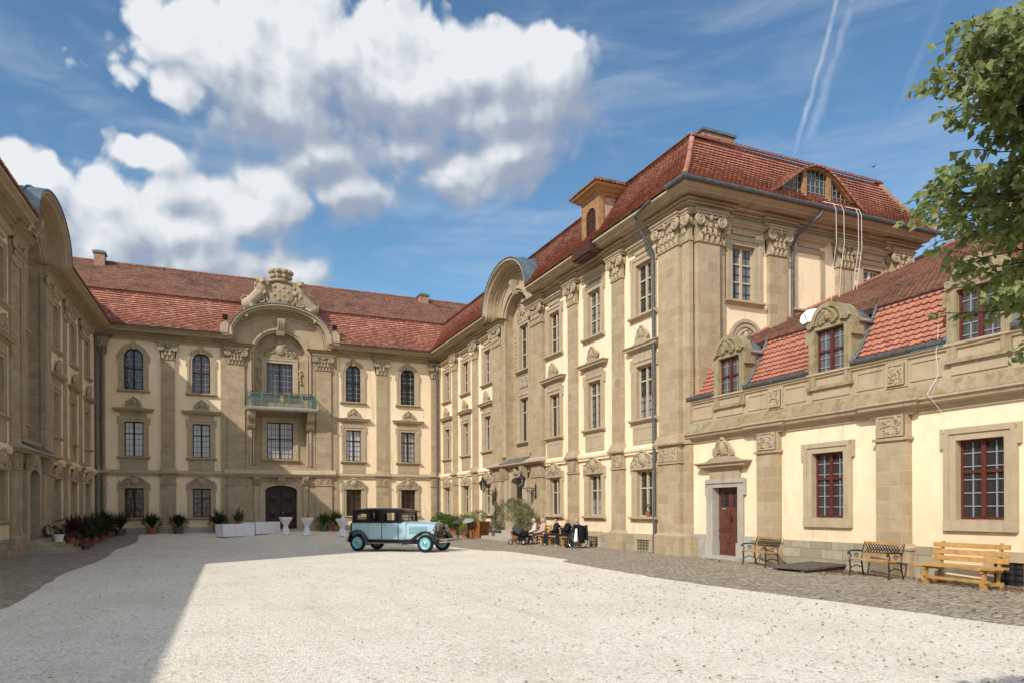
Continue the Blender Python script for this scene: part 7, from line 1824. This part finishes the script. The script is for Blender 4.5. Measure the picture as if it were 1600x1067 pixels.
# ---------------- linden tree at the right
TB = Vector((5.3,1.3,0)); tree = thing('linden_tree', 'leafy linden tree reaching in at the right with yellowing leaves', 'tree', TB)
tips = [(2.576,1.77,3.393),(2.629,1.744,3.476),(2.677,1.728,3.297),(2.936,1.845,3.254),(2.738,1.67,3.519),(2.796,1.991,3.055),(2.557,1.772,3.027),(2.741,1.917,2.928),(2.894,1.954,2.87),(3.207,2.156,2.874),(3.254,2.092,2.757),(3.587,2.187,2.757),(3.857,2.236,2.67),(3.169,1.867,3.179),(2.977,1.713,3.31),(3.081,1.74,2.885),(2.334,1.474,3.335),(3.214,1.91,2.779),(2.881,1.79,2.973),(2.92,1.62,3.416),(3.702,2.049,2.74),(2.668,1.559,3.292),(2.782,1.775,3.049),(2.991,1.835,2.881),(2.824,1.587,3.089),(3.636,2.039,2.88),(3.44,2.008,2.725),(2.499,1.631,3.269),(2.836,1.686,3.214),(2.806,1.575,3.5),(2.722,1.638,3.305),(2.433,1.65,3.456),(2.555,1.674,3.436),(2.639,1.646,3.534),(2.558,1.542,3.321),(2.686,1.784,3.466),(2.56,1.762,3.313),(2.616,1.668,3.203),(2.911,2.109,3.085),(2.741,1.957,3.083),(2.902,2.015,2.961),(2.937,1.723,3.407),(2.682,1.552,3.484),(2.529,1.557,3.389),(2.491,1.764,3.356),(2.561,1.655,3.299)]
wood = MB(); lv = MB()
wood.tube([(0,0,-.1),(.02,.01,.8),(-.03,.0,1.7),(.02,.03,2.8),(0,0,4.2),(.06,-.03,5.4),(.03,0,6.6)], [.15,.12,.105,.09,.07,.045,.015], 10)
def shaded(p):                                   # true where a twig's shadow would land in view; crown is thinned there
    x, y, z = p.x+TB.x, p.y+TB.y, p.z; x += 1.111*z; y += .714*z
    d = .4035*x+.915*y; l = .915*x-.4035*y
    return d > 7.0 and abs(l/d) < .74
def twig(base, tip, nt_, sag=.05, r0=.012, start=.3, size=.041, tl0=.2):
    base, tip = Vector(base), Vector(tip); d = tip-base; L = d.length; ms = base+d*.5+Vector((0,0,.12*L))+rdir()*.06*L
    def pt(q): return base*(1-q)**2+ms*2*q*(1-q)+tip*q*q-Vector((0,0,sag*q*q))
    pts = [pt(i/8) for i in range(9)]; wood.tube(pts, [r0*(1-.93*i/8)+.0012 for i in range(9)], 6, cap=False)
    for k in range(nt_):
        q = start+(1-start)*(k+R.random())/nt_; p = pt(q); dd = (pt(min(1,q+.05))-pt(max(0,q-.05))).normalized()
        s = dd.cross(Vector((0,0,1))).normalized()*R.choice((-1,1)); tl = tl0*R.uniform(.5,1.5)*(1.15-.6*q)
        e = p+(dd*.7+s*R.uniform(.1,1)+Vector((0,0,R.uniform(-.7,.45)))).normalized()*tl
        if shaded(e): continue
        wood.tube([p,(p+e)/2+Vector((0,0,.01)),e],[.0025,.002,.001],4,cap=False)
        for j in range(9):
            u = (j+.5)/9; c = p.lerp(e, .1+.95*u)
            ld_ = (dd*.4+s*R.uniform(-.9,.9)+rdir()*.6+Vector((0,0,-.55))); leaf(lv, c+rdir()*.016, ld_, Vector((-.6,-.4,.6))+rdir()*.7, size*R.uniform(.55,1.3), size*.82*R.uniform(.8,1.1), 0, R.uniform(.1,.5))
for tp in tips:
    tl_ = Vector(tp)-TB; q = Vector((0,0,min(4.4,max(1.9,tl_.z-.25)))); twig(q, tl_, 34)
    for k in range(5):                           # companions that fill the mass behind each spray
        m_ = tl_*R.uniform(.68,.93); m_.z = tl_.z*R.uniform(.95,1.05)+R.uniform(-.12,.10); m_ += rdir()*.22; twig(q+Vector((0,0,R.uniform(-.2,.2))), m_, 20, start=.45)
for k in range(36):                              # the rest of the crown
    a = R.uniform(0,6.283); z = R.uniform(2.3,6.8); rr_ = 2.1*math.sqrt(max(.1,1-((z-4.2)/3.0)**2))*R.uniform(.6,1)
    e = Vector((rr_*math.cos(a), rr_*math.sin(a), z))
    if shaded(e): continue
    twig((0,0,max(1.8,min(6.2,z-.5))), e, 22, r0=.018)
obj('trunk', wood.mesh('trunk', M['bark'], 60), tree); obj('crown', lv.mesh('crown', M['leaf_tree']), tree)
